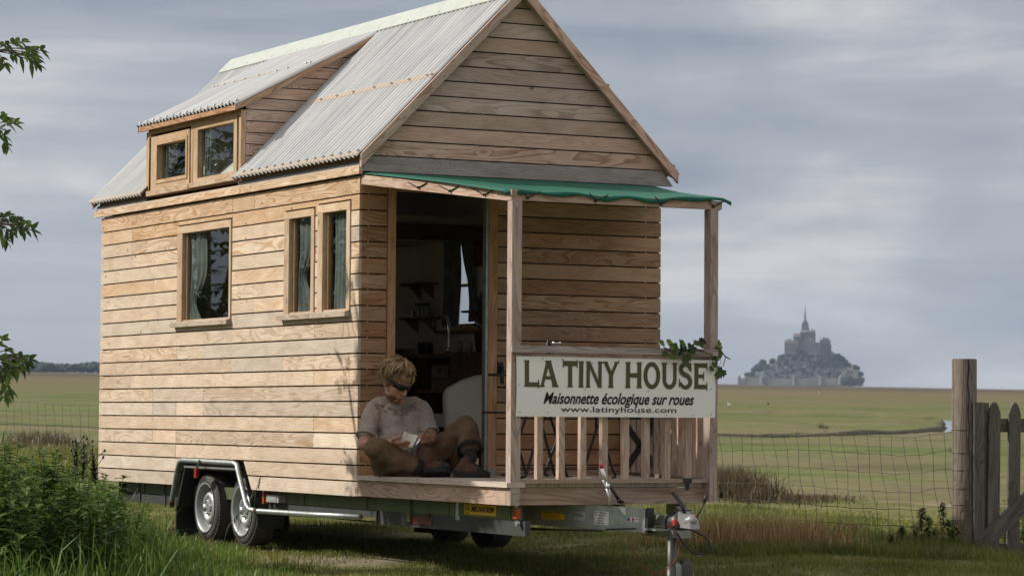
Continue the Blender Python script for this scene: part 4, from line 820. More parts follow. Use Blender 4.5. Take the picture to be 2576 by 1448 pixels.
tube(m, [(-.02, 3.60, .60), (-.025, 3.585, .64), (-.025, 3.47, .90), (-.025, 3.42, .972), (-.025, 3.36, .985), (-.025, 2.26, .980), (-.025, 2.19, .968), (-.025, 2.15, .90), (-.025, 1.99, .66), (-.02, 1.93, .628), (-.0, 1.86, .618), (.03, .9, .622), (.10, .15, .628)], .0215, 12)
fe = Hb(m, 'fender_tube', 'galvanised')
m = MB(); cyl(m, (-.005, 1.84, .618), (.02, -1, 0), .0225, .05, 12); tube(m, [(-.024, 3.59, .62), (-.026, 3.575, .66)], .0225, 12); Hb(m, 'rust_band', 'rust', fe)
m = MB(); box(m, .0, .03, 2.22, 3.36, .925, .945); box(m, .03, .30, 2.17, 3.45, .945, .955); box(m, .24, .26, 1.9, 3.6, .5, .95); box(m, .29, .30, 1.9, 3.7, .45, .78)
hexa(m, [(.0, 3.35, .94), (.0, 3.36, .96), (.0, 3.52, .60), (.0, 3.55, .62), (.25, 3.35, .94), (.25, 3.36, .96), (.25, 3.52, .60), (.25, 3.55, .62)]); hexa(m, [(.02, 1.99, .60), (.02, 1.97, .62), (.02, 2.18, .94), (.02, 2.17, .96), (.25, 1.99, .60), (.25, 1.97, .62), (.25, 2.18, .94), (.25, 2.17, .96)])
Hb(m, 'mudguard', 'black_plastic', fe)
m = MB(); box(m, -.012, -.004, 2.22, 3.36, .926, .942); Hb(m, 'mudguard_lip', 'zinc_bright', fe)
for (y, z0) in ((3.60, .36), (1.88, .48)): m = MB(); box(m, .02, .24, y-.006, y+.006, z0, .62); Hb(m, 'mudflap', 'black_plastic', fe)
m = MB(); beam(m, (-.055, 2.90, .99), (-.06, 2.955, .925), .03, .006, up=(1, 0, 0)); Hb(m, 'lamp_bracket', 'black_plastic', fe)
m = MB(); box(m, -.075, -.05, 2.93, 2.975, .85, .93); Hb(m, 'side_reflector', 'red_reflector', fe)
m = MB(); box(m, .15, .3, 5.05, 5.10, .72, .78); Hb(m, 'tail_lamp', 'red_reflector')
m = MB(); box(m, .3, 2.2, 4.9, 5.0, .60, .75); box(m, .14, .2, 3.7, 5.3, .6, .79); Hb(m, 'underbody', 'dark_backing')
# drawbar
A0 = np.array((.14, -1.35, .735)); A1 = np.array((.860, -2.66, .690)); B0 = np.array((1.85, -1.3, .745)); B1 = np.array((1.12, -2.70, .700))
m = MB(); beam(m, A0, A1, .07, .155)
dirA = (A1-A0)/np.linalg.norm(A1-A0); sA = np.cross(dirA, (0, 0, 1)); sA = sA/np.linalg.norm(sA)
if sA[0] > 0: sA = -sA
db = Hb(m, 'drawbar', 'galvanised'); m = MB(); beam(m, B0, B1, .07, .115); Hb(m, 'drawbar', 'galvanised')
m = MB(); beam(m, A1+dirA*.002, A1+dirA*.024, .076, .161); Hb(m, 'end_cap', 'black_plastic', db)
m = MB(); beam(m, B1, B1+(B1-B0)/np.linalg.norm(B1-B0)*.02, .076, .118); Hb(m, 'end_cap', 'black_plastic', db)
upA = np.cross(sA, dirA); upA = upA if upA[2] > 0 else -upA
def plate(t0, t1, u0, u1, mat, name, par, o=.0365):
    m = MB(); V = []
    for t in (t0, t1):
        for u in (u0, u1):
            for k in (o, o+.002): V.append(A1-dirA*t+upA*u+sA*k)
    hexa(m, [V[0], V[2], V[1], V[3], V[4], V[6], V[5], V[7]]); return Hb(m, name, mat, par)
pl = plate(.80, .62, -.030, .022, 'sticker_yellow', 'warning_label', None)
yt = A1-dirA*.79+upA*.010+sA*.0395; text_mesh('PNEUMATIQUE - VERIF IMPORTANT', .011, yt, dirA, upA, 'letter_black', pl, bold=.0004)
for r in range(3): text_mesh('controler le serrage des roues et la pression', .0075, A1-dirA*.79+upA*(-.003-.009*r)+sA*.0395, dirA, upA, 'letter_black', pl)
pl = plate(.545, .455, -.026, .028, 'zinc_bright', 'type_plate', None); text_mesh('Remorque\nMECANOREM', .012, A1-dirA*.54+upA*.012+sA*.0395, dirA, upA, 'letter_black', pl)
pl = plate(.385, .275, -.045, .042, 'sticker_white', 'weight_plate', None)
for i, tx in enumerate(('PTC 3200 Kg', 'PV : 833 Kg', 'L  : 8,50 m', 'l  : 2,40 m', 'S 20,40 m2')): text_mesh(tx, .0155, A1-dirA*.38+upA*(.027-.0165*i)+sA*.0395, dirA, upA, 'letter_black', pl, bold=.0003)
pl = plate(.135, .045, -.014, .016, 'sticker_white', 'flag_label', None)
for a, b, mt in ((.130, .112, 'flag_blue'), (.096, .080, 'flag_red')): plate(a, b, -.011, .013, mt, 'flag_stripe', pl, .0385)
text_mesh('NORME', .008, A1-dirA*.075+upA*.003+sA*.0395, dirA, upA, 'letter_black', pl)
# coupling: centre tube, bellows, head, handle, lever, cables
xc, yc, zc = .985, -2.93, .69
m = MB(); beam(m, (xc, -2.2, zc), (xc, -2.80, zc), .09, .075); box(m, xc-.16, xc+.1, -2.86, -2.45, .628, .640); beam(m, (xc-.02, -2.55, .61), (xc-.02, -2.95, .61), .10, .05); box(m, 1.07, 1.16, -2.75, -2.66, .70, .75)
cp = Hb(m, 'coupling', 'galvanised')
m = MB(); lathe(m, (xc, -2.79, zc-.015), (0, -1, 0), [(0, .05), (.01, .080), (.03, .070), (.045, .084), (.065, .070), (.08, .078), (.10, .058), (.115, .05), (.116, .01)], 20); m.build('bellows', 'black_plastic', cp, loc=None)
m = MB(); lathe(m, (xc, -2.90, zc+.0), (-.2, -1, 0), [(0, .035), (.06, .030), (.08, .034), (.10, .03), (.101, .0)], 16)
hx = xc-.06
prism(m, [(-2.96, .655), (-2.96, .735), (-3.0, .760), (-3.05, .735), (-3.09, .738), (-3.13, .700), (-3.15, .652), (-3.05, .655)], hx-.035, hx+.035, 'yz'); ellip(m, (hx, -3.09, .70), (.042, .055, .042), n=14)
hd = Hb(m, 'coupling_head', 'cast_alloy')
m = MB(); cyl(m, (hx-.055, -2.985, .690), (-1, -.3, 0), .015, .02, 14); cyl(m, (hx+.02, -3.10, .735), (0, -.4, 1), .012, .01, 10); m.build('wear_indicator', 'red_plastic', hd)
m = MB(); tube(m, [(hx-.0, -3.02, .745), (hx-.01, -3.0, .80), (hx-.03, -2.96, .855), (hx-.04, -2.93, .872)], [.016, .02, .02, .014], 8, sq=.6); m.build('coupling_handle', 'black_plastic', cp)
m = MB(); tube(m, [(hx-.04, -2.93, .875), (hx-.02, -2.96, .91), (hx+.01, -3.0, .915)], [.012, .010, .010], 6, sq=.3); m.build('latch_tab', 'zinc_bright', cp)
m = MB(); cyl(m, (hx+.03, -3.0, .955), (0, 0, 1), .030, .034, 14); cyl(m, (hx+.03, -3.0, .92), (0, 0, 1), .013, .05, 10); m.build('jockey_knob', 'black_plastic', cp)
m = MB(); tube(m, [(hx+.05, -3.08, .72), (hx+.075, -3.10, .78), (hx+.095, -3.11, .83)], [.006, .006, .006], 6); tube(m, [(hx+.090, -3.107, .82), (hx+.105, -3.115, .87)], [.011, .010], 8); m.build('clamp_lever', 'black_plastic', cp)
m = MB(); 
lx_ = xc-.13
loop = [(lx_+.02, -3.0, .625), (lx_+.07, -3.0, .56), (lx_+.13, -3.02, .50), (lx_+.20, -3.05, .488), (lx_+.235, -3.06, .53), (lx_+.22, -3.04, .59), (lx_+.13, -3.0, .64), (lx_+.06, -2.98, .655)]
def smooth_path(pts, k=6):
    P_ = [np.array(p, float) for p in pts]; o = []
    for i in range(len(P_)-1):
        p0, p1, p2, p3 = P_[max(i-1, 0)], P_[i], P_[i+1], P_[min(i+2, len(P_)-1)]
        for j in range(k): t = j/k; o.append(.5*((2*p1)+(-p0+p2)*t+(2*p0-5*p1+4*p2-p3)*t*t+(-p0+3*p1-3*p2+p3)*t**3))
    return o+[P_[-1]]
tube(m, smooth_path(loop), .007, 8); m.build('brake_cable_loop', 'black_plastic', cp)
m = MB(); tube(m, smooth_path([P(*q_, y=-3.0) for q_ in ((1684, 1322), (1700, 1345), (1709, 1375), (1700, 1405), (1680, 1428), (1655, 1441), (1625, 1430), (1600, 1395), (1588, 1360))]), .0028, 6); m.build('breakaway_cable', 'cable_red', cp)
m = MB(); tube(m, smooth_path([(hx-.10, -2.96, .675), (hx-.07, -2.98, .665), (hx-.05, -3.0, .675), (hx-.03, -3.0, .66)]), .009, 6); m.build('chain', 'rust', cp)
# hand brake lever and gas strut
lb = P(1535, 1274, y=-2.52); lt = P(1514, 1170, y=-2.52); lm_ = P(1527, 1221, y=-2.52)
m = MB(); tube(m, [lb, lm_], .016, 8); tube(m, [P(1517, 1206, y=-2.52), P(1530, 1240, y=-2.52)], .008, 6); tube(m, [P(1528, 1222, y=-2.53), P(1513, 1175, y=-2.53)], .0135, 10); hb = Hb(m, 'handbrake_lever', 'zinc_bright')
m = MB(); tube(m, [P(1513.5, 1176, y=-2.53), P(1511.5, 1167, y=-2.53)], .0145, 10); Hb(m, 'lever_tip', 'red_plastic', hb)
m = MB(); tube(m, [P(1533, 1220, y=-2.56), P(1560, 1262, y=-2.56)], .012, 8); tube(m, smooth_path([P(1553, 1262, y=-2.56), P(1560, 1256, y=-2.58), P(1568, 1262, y=-2.56), P(1558, 1264, y=-2.54)]), .005, 6); Hb(m, 'gas_strut', 'black_plastic', hb)
m = MB(); ellip(m, P(1529, 1222, y=-2.55), (.02, .02, .02), n=10); Hb(m, 'lever_pivot', 'zinc_bright', hb)
# jockey wheel
jx, jy = xc-.06, -2.86
m = MB(); tube(m, [(jx, jy, .60), (jx, jy, .22)], .029, 16); tube(m, [(jx, jy, .40), (jx, jy, .22)], .033, 16); jk = Hb(m, 'jockey_stand', 'post_steel')
m = MB(); gzj = float(gz(jx, jy)); lathe(m, (jx+.09, jy-.02, gzj+.10), (.93, -.3, 0), [(-.03, .03), (-.03, .09), (-.02, .105), (0, .11), (.02, .105), (.03, .09), (.03, .03)], 24); Hb(m, 'jockey_wheel', 'tyre_rubber', jk)
m = MB(); beam(m, (jx, jy-.02, gzj+.15), (jx+.08, jy-.05, gzj+.10), .008, .09); cyl(m, (jx+.125, jy-.035, gzj+.10), (.93, -.3, 0), .025, .02, 12); Hb(m, 'wheel_fork', 'galvanised', jk)
# ============================================================ BANNER, VINE, FURNITURE, INTERIOR THINGS
def thing(m, name, mats, label, cat, group=None, loc=(0, 0, 0)):
    return m.build(name, mats, None, loc=loc, label=label, cat=cat, group=group)
def base_empty(name, loc, label, cat, group=None): return empty(name, loc, 0, label=label, cat=cat, group=group)
def sub(m, name, mats, root):       # geometry given in world space, parent is an Empty at root.location
    o = m.build(name, mats, root)
    if root.type == 'EMPTY': o.location = -root.location
    return o
ban = base_empty('banner', (.8, -2.35, 1.36), 'white vinyl banner with green and black lettering tied along the porch railing', 'banner')
BY = -2.362
def bany(x, z): u = (x-.03)/1.516; v = (z-1.361)/.388; return BY-.016-.004*math.sin(u*9+1)*math.sin(v*3.1)-.0015*math.sin(u*31)*(1-v)
m = MB(); nx, nz = 40, 12; V = []
for j in range(nz+1):
    for i in range(nx+1):
        u, v = i/nx, j/nz; x = .030+u*1.516+(.004*math.sin(v*3) if i in (0, nx) else 0); z = 1.361+v*(.386+.004*(1-u)); y = bany(x, z)
        V.append((x, y, z))
m.add(V, [(j*(nx+1)+i, j*(nx+1)+i+1, (j+1)*(nx+1)+i+1, (j+1)*(nx+1)+i) for j in range(nz) for i in range(nx)], smooth=True)
vs = sub(m, 'vinyl_sheet', 'banner_vinyl', ban)
YL = BY-.034
m = MB()
def q(x0, z0, x1, z1, w0, w1=None):      # stroke
    w1 = w1 or w0; a = np.array((x0, z0)); b = np.array((x1, z1)); d = b-a; d = d/np.linalg.norm(d); s_ = np.array((-d[1], d[0])); pts = [a+s_*w0/2, b+s_*w1/2, b-s_*w1/2, a-s_*w0/2]
    m.add([(p[0], YL, p[1]) for p in pts], [(0, 1, 2, 3)])
def rq(x0, x1, z0, z1): m.add([(x0, YL, z0), (x1, YL, z0), (x1, YL, z1), (x0, YL, z1)], [(0, 1, 2, 3)])
def pq(*pts): m.add([(p[0], YL, p[1]) for p in pts], [tuple(range(len(pts)))])
Z0, Z1 = 1.553, 1.726; H_ = Z1-Z0; SW = .031; SF = .012
def stem(x, w=SW, z0=Z0, z1=Z1, so=.004):
    rq(x-w/2, x+w/2, z0, z1); rq(x-w/2-so, x+w/2+so, z0, z0+SF); rq(x-w/2-so, x+w/2+so, z1-SF, z1)
X = lambda c: .029+(c-155)*(1.546-.029)/(1697-155)     # across the banner
# L
stem(X(235)); rq(X(235), X(325), Z0, Z0+.030); rq(X(318), X(328), Z0-.008, Z0+.046)
# A
a = X(398); l = X(345); r_ = X(455); pq((a-.016, Z1), (a+.016, Z1), (r_+.016, Z0), (r_-.022, Z0)); pq((a-.016, Z1), (a+.012, Z1), (l+.014, Z0), (l-.008, Z0)); rq(l+.012, r_-.014, Z0+.050, Z0+.072); rq(l-.018, l+.024, Z0, Z0+SF); rq(r_-.030, r_+.020, Z0, Z0+SF); rq(a-.024, a+.022, Z1-SF, Z1)
# T
t_ = X(563); rq(X(508), X(618), Z1-.034, Z1); rq(t_-SW/2, t_+SW/2, Z0, Z1-.03); rq(t_-SW/2-.004, t_+SW/2+.004, Z0, Z0+SF); rq(X(506), X(513), Z1-.046, Z1+.008); rq(X(612), X(620), Z1-.046, Z1+.008)
stem(X(648))
# N
stem(X(702), .026); stem(X(792), .026); pq((X(690), Z1), (X(716), Z1), (X(806), Z0), (X(780), Z0))
# Y
y_ = X(877); rq(y_-SW/2, y_+SW/2, Z0, Z0+.09); rq(y_-SW/2-.004, y_+SW/2+.004, Z0, Z0+SF); pq((X(816), Z1), (X(846), Z1), (y_+.016, Z0+.085), (y_-.016, Z0+.085)); pq((X(910), Z1), (X(934), Z1), (y_+.016, Z0+.085), (y_-.010, Z0+.085)); rq(X(812), X(852), Z1-SF, Z1); rq(X(902), X(938), Z1-SF, Z1)
# H
stem(X(1008)); stem(X(1095)); rq(X(1008), X(1095), Z0+.070, Z0+.100)
# O
def ring(cx, cz, rx, rz, tx, tz, a0=0, a1=2*math.pi, n=40):
    for k in range(n):
        b0, b1 = a0+(a1-a0)*k/n, a0+(a1-a0)*(k+1)/n; V = []
        for b in (b0, b1): V += [(cx+rx*math.cos(b), YL, cz+rz*math.sin(b)), (cx+(rx-tx)*math.cos(b), YL, cz+(rz-tz)*math.sin(b))]
        m.add(V, [(0, 2, 3, 1)])
ring(X(1192), (Z0+Z1)/2-.001, .064, H_/2+.004, .030, .030)
# U
rq(X(1275), X(1305), Z0+.06, Z1); rq(X(1360), X(1386), Z0+.06, Z1); rq(X(1268), X(1312), Z1-SF, Z1); rq(X(1354), X(1392), Z1-SF, Z1); ring((X(1275)+X(1386))/2, Z0+.060, (X(1386)-X(1275))/2, .064, .028, .030, math.pi, 2*math.pi, 24)
# S
sx = X(1457)
S_ = [(X(1498), Z1-.045), (X(1480), Z1-.018), (X(1455), Z1-.011), (X(1428), Z1-.022), (X(1418), Z1-.048), (X(1438), Z1-.074), (X(1470), Z0+.088), (X(1493), Z0+.062), (X(1492), Z0+.030), (X(1465), Z0+.010), (X(1436), Z0+.014), (X(1412), Z0+.042)]
sp_ = smooth_path([(a, 0, b) for a, b in S_], 4); ws = [.020+.012*math.sin(math.pi*i/(len(sp_)-1)) for i in range(len(sp_))]
for i in range(len(sp_)-1): q(sp_[i][0], sp_[i][2], sp_[i+1][0], sp_[i+1][2], ws[i]+.002, ws[i+1]+.002)
rq(X(1494), X(1504), Z1-.060, Z1+.0); rq(X(1404), X(1412), Z0+.010, Z0+.065)
# E
stem(X(1545)); rq(X(1545), X(1626), Z1-.030, Z1); rq(X(1545), X(1604), Z0+.073, Z0+.098); rq(X(1545), X(1626), Z0, Z0+.030); rq(X(1624), X(1632), Z1-.044, Z1+.006); rq(X(1600), X(1607), Z0+.056, Z0+.115); rq(X(1626), X(1634), Z0-.010, Z0+.046)
for i_, v_ in enumerate(m.v): m.v[i_] = (v_[0], bany(v_[0], v_[2])-.003, v_[2])
sub(m, 'lettering', 'letter_olive', ban)
def ttl(txt, x0, x1, z, size, mat, bold, shear):
    o = text_mesh(txt, size, (0, YL, 0), (1, 0, 0), (0, 0, 1), mat, ban, 'lettering', bold=bold, shear=shear); xs = [v.co.x for v in o.data.vertices]; w0, w1 = min(xs), max(xs); k = (x1-x0)/(w1-w0)
    for v in o.data.vertices: v.co.x = x0+(v.co.x-w0)*k; v.co.z += z; v.co.y = bany(v.co.x, v.co.z)-.003
    o.location = -ban.location; return o
ttl('Maisonnette écologique sur roues', .232, 1.378, 1.447, .104, 'letter_black', .0022, .36)
ttl('www.latinyhouse.com', .362, 1.240, 1.393, .052, 'letter_black', .0002, 0)
m = MB()
for (cx_, cz_) in ((180, 405), (680, 435), (1165, 440), (1665, 418), (733, 225), (185, 620), (400, 620), (930, 625), (1095, 625), (1310, 635), (1515, 632), (1668, 622), (500, 198), (935, 200), (355, 195)):
    xx = X(cx_); zz = 1.745-(cz_-185)*(1.745-1.36)/(655-185); lathe(m, (xx, bany(xx, zz)-.002, zz), (0, -1, 0), [(0, .004), (.003, .003), (.0035, .0005)], 6)
sub(m, 'staples', 'nail_steel', ban)

# grape vine over the rail and round the right post
def leaf_lobed(m, c, size, nrm, up, tone):
    c = np.array(c, float); nrm = np.array(nrm, float); nrm /= np.linalg.norm(nrm); up = np.array(up, float); up = up-nrm*(up@nrm); up /= np.linalg.norm(up); s_ = np.cross(up, nrm)
    prof = [(0, -.1), (.30, -.28), (.42, .0), (.62, .05), (.50, .30), (.62, .62), (.36, .60), (.26, .80), (0, 1.05), (-.26, .80), (-.36, .60), (-.62, .62), (-.50, .30), (-.62, .05), (-.42, .0), (-.30, -.28)]
    V = [c+up*.28*size-nrm*.07*size]+[c+(s_*a+up*b)*size*random.uniform(.92, 1.08)+nrm*size*(.12*abs(a)+random.uniform(-.05, .05)) for a, b in prof]
    m.add(V, [(0, i+1, (i+1) % 16+1) for i in range(16)], tone=tone, smooth=False)
m = MB(); vine = base_empty('grape_vine', (1.45, -2.36, 1.80), 'grape vine spray with lobed green leaves draped over the rail at the right porch post', 'vine')
LV = [(1668, 862, .055), (1679, 858, .05), (1688, 864, .045), (1700, 875, .06), (1697, 895, .06), (1678, 888, .05), (1712, 857, .075), (1720, 866, .075), (1716, 880, .06), (1722, 895, .07), (1731, 890, .07), (1724, 912, .055), (1735, 868, .06), (1745, 872, .07), (1752, 862, .06), (1762, 856, .06), (1765, 868, .05), (1684, 872, .04), (1740, 882, .055),
      (1796, 862, .06), (1803, 878, .075), (1799, 893, .05), (1808, 893, .05), (1797, 912, .055), (1815, 886, .05), (1822, 930, .095), (1812, 938, .06), (1803, 900, .05), (1794, 925, .05), (1800, 870, .045), (1707, 868, .05)]
for (px, py, sz) in LV:
    p = P(px, py, y=-2.42 if px < 1780 else -2.36+random.uniform(-.05, .05)); leaf_lobed(m, p+np.array((0, random.uniform(-.03, .03), 0)), sz*.78, (random.uniform(-.5, .5), -1, random.uniform(-.1, .8)), (random.uniform(-.9, .9), 0, random.uniform(-1, -.0)), (min(1, max(0, random.gauss(.42, .25))), 0, 0, 1))
sub(m, 'leaves', 'vine_leaf', vine)
m = MB(); path = [P(*a, y=-2.41) for a in ((1668, 872), (1690, 882), (1715, 884), (1740, 876), (1762, 880))]+[P(1785, 890, y=-2.42), P(1797, 888, y=-2.38), P(1812, 882, y=-2.36), P(1822, 894, y=-2.34), P(1836, 903, y=-2.34)]
tube(m, smooth_path(path, 4), .0045, 5); tube(m, smooth_path([P(1824, 897, y=-2.34), P(1823, 905, y=-2.34), P(1818, 920, y=-2.34)], 3), .003, 5); tube(m, smooth_path([P(1808, 895, y=-2.36), P(1813, 910, y=-2.36), P(1805, 925, y=-2.36), P(1796, 940, y=-2.36)], 3), .0015, 4); sub(m, 'stem', 'bark', vine)

# porch furniture
def bar(m, a, b, r=.009): tube(m, [a, b], r, 6)
tb = base_empty('bistro_table', (1.0, -.9, FLOOR), 'round black metal folding table behind the banner on the porch', 'table')
m = MB(); cyl(m, (1.02, -.85, 1.655), (0, 0, 1), .36, .016, 36); sub(m, 'tabletop', 'blackish_metal', tb)
YT = -.85
for (a, b) in (((1440, 1054), (1388, 1205)), ((1362, 1080), (1404, 1198)), ((1405, 1110), (1380, 1190)), ((1442, 1165), (1476, 1200))): pass
def cB(x, y): return (1260.6+x*.1852, 1019.2+y*.1852)
def cA(x, y): return (1575.8+x*.1852, 1019.2+y*.1852)
for pts in (((500, 60), (700, 850), (722, 950)), ((860, 190), (705, 600), (605, 880), (600, 935), (640, 945)), ((640, 60), (820, 660), (890, 945), (965, 968)), ((600, 130), (525, 330))):
    m = MB(); tube(m, smooth_path([P(*cB(*p), y=YT) for p in pts], 4), .010, 6); sub(m, 'leg', 'blackish_metal', tb)
m = MB(); 
for z in (.985, .998): bar(m, (.80, YT-.02, z), (1.55, YT+.03, z+.002), .005)
bar(m, P(*cB(600, 185), y=YT), P(*cB(665, 190), y=YT), .006); sub(m, 'stretcher', 'blackish_metal', tb)
def folding_chair(paths, x0, label, YC):
    c = base_empty('folding_chair', (x0, YC, FLOOR), label, 'chair', 'black folding chairs on the porch')
    for pts in paths: m = MB(); tube(m, smooth_path([P(*cB(*p), y=YC+dy) for (*p, dy) in pts], 4), .0095, 6); sub(m, 'leg', 'blackish_metal', c)
    m = MB()
    for k in range(5): box(m, x0-.04, x0+.30, YC+.02+k*.07, YC+.07+k*.07, FLOOR+.45, FLOOR+.465)
    sub(m, 'seat', 'blackish_metal', c); m = MB()
    for k in range(2): box(m, x0-.02, x0+.28, YC-.01, YC+.005, FLOOR+.66+k*.06, FLOOR+.70+k*.06)
    sub(m, 'backrest', 'blackish_metal', c); return c
folding_chair([[(345, 120, 0), (235, 460, 0), (120, 840, 0), (60, 930, 0), (0, 940, 0)], [(150, 230, 0), (235, 560, 0), (322, 880, 0), (330, 925, 0)], [(500, 380, -.05), (410, 680, -.05), (338, 930, -.05), (300, 965, -.05), (245, 985, -.05)]], .66, 'black folding chair with crossed legs just behind the left porch post', -1.1)
folding_chair([[(1310, 260, 0), (1200, 610, 0), (1115, 880, 0), (1090, 965, 0)], [(1330, 200, 0), (1400, 480, 0), (1500, 830, 0), (1550, 955, 0), (1500, 985, 0)], [(1290, 100, .2), (1287, 340, .2)]], 1.30, 'black folding chair with crossed legs under the middle of the banner', -1.15)
st = base_empty('folding_stool', (1.95, -.75, FLOOR), 'black wooden folding stool with wide crossed legs at the right end of the porch', 'stool')
for a, b in (((-60, 190), (440, 900)), ((440, 180), (-50, 920))):
    m = MB(); beam(m, P(*cA(*a), y=-.78), P(*cA(*b), y=-.78), .02, .042, up=(1, 0, .1)); sub(m, 'leg', 'blackish_metal', st)
m = MB(); box(m, 1.66, 2.16, -.9, -.6, 1.345, 1.37); sub(m, 'seat', 'blackish_metal', st)
jp = P(1398.5, 875, y=-.85); m = MB(); lathe(m, (jp[0], jp[1], 1.663), (0, 0, 1), [(0, .03), (.0, .034), (.20, .036), (.205, .036), (.205, .032), (.02, .030)], 20); 
jar = thing(m, 'glass_jar', 'clear_jar', 'clear glass jar with a metal rim standing on the porch table behind the handrail', 'jar'); m = MB(); lathe(m, (jp[0], jp[1], 1.885), (0, 0, 1), [(0, .037), (.008, .037), (.010, .03)], 20); m.build('rim', 'chrome', jar)
jp2 = P(1379, 875, y=-.85); m = MB(); lathe(m, (jp2[0], jp2[1], 1.663), (0, 0, 1), [(0, .022), (.10, .020), (.19, .021), (.20, .024), (.215, .02), (.225, .012), (.235, .014), (.245, .001)], 16); thing(m, 'pepper_mill', 'blackish_metal', 'dark pepper mill standing left of the glass jar behind the handrail', 'mill')

# ---- things seen through the open door
kc = base_empty('kitchen_counter', (2.1, 2.4, FLOOR), 'dark wooden kitchen counter along the far wall seen through the open door', 'counter')
m = MB(); box(m, 1.78, 2.4, 1.2, 4.6, 1.845, 1.875, 1, (.25, .5, 0, 1)); sub(m, 'worktop', 'interior_wood', kc)
m = MB(); box(m, 1.80, 2.4, 1.25, 1.27, FLOOR, 1.845, 2, (.3, .5, 0, 1)); box(m, 1.80, 2.4, 2.10, 2.12, FLOOR, 1.845, 2, (.22, .5, 0, 1)); box(m, 1.80, 2.4, 2.72, 2.74, FLOOR, 1.845, 2, (.22, .5, 0, 1)); box(m, 1.80, 1.82, 1.27, 2.10, FLOOR, 1.845, 2, (.25, .6, 0, 1)); box(m, 1.80, 2.4, 2.12, 2.72, 1.555, 1.575, 1, (.4, .3, 0, 1)); box(m, 2.38, 2.4, 1.25, 4.6, FLOOR, 1.845, 2, (.12, .5, 0, 1)); sub(m, 'cabinet', 'interior_wood', kc)
m = MB(); fx, fy = 1.95, 2.45; tube(m, [(fx, fy, 1.875), (fx, fy, 1.93)], .02, 10); tube(m, smooth_path([(fx, fy, 1.88), (fx, fy, 2.0), (fx, fy, 2.10), (fx-.0, fy+.05, 2.175), (fx-.02, fy+.13, 2.19), (fx-.03, fy+.20, 2.165), (fx-.03, fy+.225, 2.10)], 6), .0135, 10); tube(m, [(fx, fy, 1.92), (fx-.02, fy-.09, 1.935)], .008, 8); sub(m, 'tap', 'chrome', kc)
m = MB(); box(m, 1.85, 2.06, 2.26, 2.56, 1.576, 1.78, 1, (.42, .1, .3, 1)); cr_ = thing(m, 'wooden_crate', 'interior_wood', 'small pale wooden crate with a hand hole on the shelf under the counter', 'crate'); m = MB(); box(m, 1.845, 1.849, 2.38, 2.44, 1.725, 1.745); box(m, 1.845, 1.849, 2.27, 2.54, 1.665, 1.672); m.build('hand_hole', 'dark_backing', cr_)
# cupboard, shelves
m = MB(); box(m, 2.1, 2.4, 4.0, 4.9, 1.95, 2.84); cb = thing(m, 'wall_cupboard', 'cream_panel', 'pale wall cupboard left of the kitchen shelves inside the house', 'cupboard')
for (z, y0, y1, lb_) in ((2.50, 3.55, 4.0, 'upper wooden wall shelf on brackets between cupboard and kitchen window'), (2.20, 3.5, 4.05, 'lower wooden wall shelf holding spice jars'), (2.23, 2.45, 2.80, 'small wooden shelf right of the kitchen window')):
    m = MB(); box(m, 2.24, 2.4, y0, y1, z, z+.018, 1, (.35, .4, 0, 1)); t_ = thing(m, 'wall_shelf', 'interior_wood', lb_, 'shelf', 'wall shelves inside the house')
    for yy in (y0+.1, y1-.1): m = MB(); prism(m, [(2.4, z-.12), (2.4, z), (2.27, z)], yy-.01, yy+.01, 'xz'); m.build('bracket', 'interior_wood', t_)
for i, yy in enumerate((3.62, 3.70, 3.78)):
    m = MB(); cyl(m, (2.32, yy, 2.268), (0, 0, 1), .028, .10, 12); j_ = thing(m, 'spice_jar', 'clear_jar', 'spice jar in the row of three on the lower wall shelf', 'jar', 'spice jars on the lower wall shelf'); m = MB(); cyl(m, (2.32, yy, 2.33), (0, 0, 1), .030, .02, 12); m.build('lid', 'blackish_metal', j_)
m = MB(); cyl(m, (2.33, 3.92, 2.25), (0, 0, 1), .05, .06, 16); thing(m, 'tin', 'zinc_bright', 'low metal tin left of the spice jars on the lower wall shelf', 'tin')
m = MB(); cyl(m, (2.32, 2.62, 2.30), (0, 0, 1), .055, .11, 16); thing(m, 'storage_tin', 'curtain_cloth', 'blue grey tin on the small shelf right of the kitchen window', 'tin')
m = MB(); lathe(m, (2.36, 2.66, 2.74), (-1, 0, 0), [(0, .001), (0, .115), (.05, .125), (.052, .118), (.01, .105)], 28); sp_n = thing(m, 'saucepan', 'saucepan_red', 'dark red pan hanging on the wall beside the kitchen window', 'pan'); m = MB(); box(m, 2.345, 2.36, 2.645, 2.665, 2.85, 2.98); m.build('handle', 'blackish_metal', sp_n)
pot = base_empty('orchid', (1.95, 1.86, 1.875), 'orchid with dark strap leaves in a tall pot in front of the kitchen window', 'plant')
m = MB(); lathe(m, (1.95, 1.83, 1.876), (0, 0, 1), [(0, .001), (0, .055), (.16, .075), (.17, .078), (.17, .07), (.15, .065), (.15, .001)], 20); sub(m, 'pot', 'terracotta', pot)
m = MB()
for (dx, dy, dz_) in ((0, .17, .33), (0, -.15, .25), (.05, -.22, .30), (0, .06, .2), (0, .2, .08), (-.05, -.05, .34), (0, -.24, .06)):
    b0 = np.array((1.95, 1.83, 2.03)); p_ = smooth_path([b0, b0+np.array((dx*.4, dy*.4, dz_*.7)), b0+np.array((dx, dy, dz_))], 5)
    for i in range(len(p_)-1): w0 = .022*math.sin(math.pi*(i+.6)/len(p_)); w1 = .022*math.sin(math.pi*(i+1.6)/len(p_)); m.add([p_[i]+np.array((0, -w0, w0*.4)), p_[i]+np.array((0, w0, -w0*.4)), p_[i+1]+np.array((0, w1, -w1*.4)), p_[i+1]+np.array((0, -w1, w1*.4))], [(0, 1, 2, 3)])
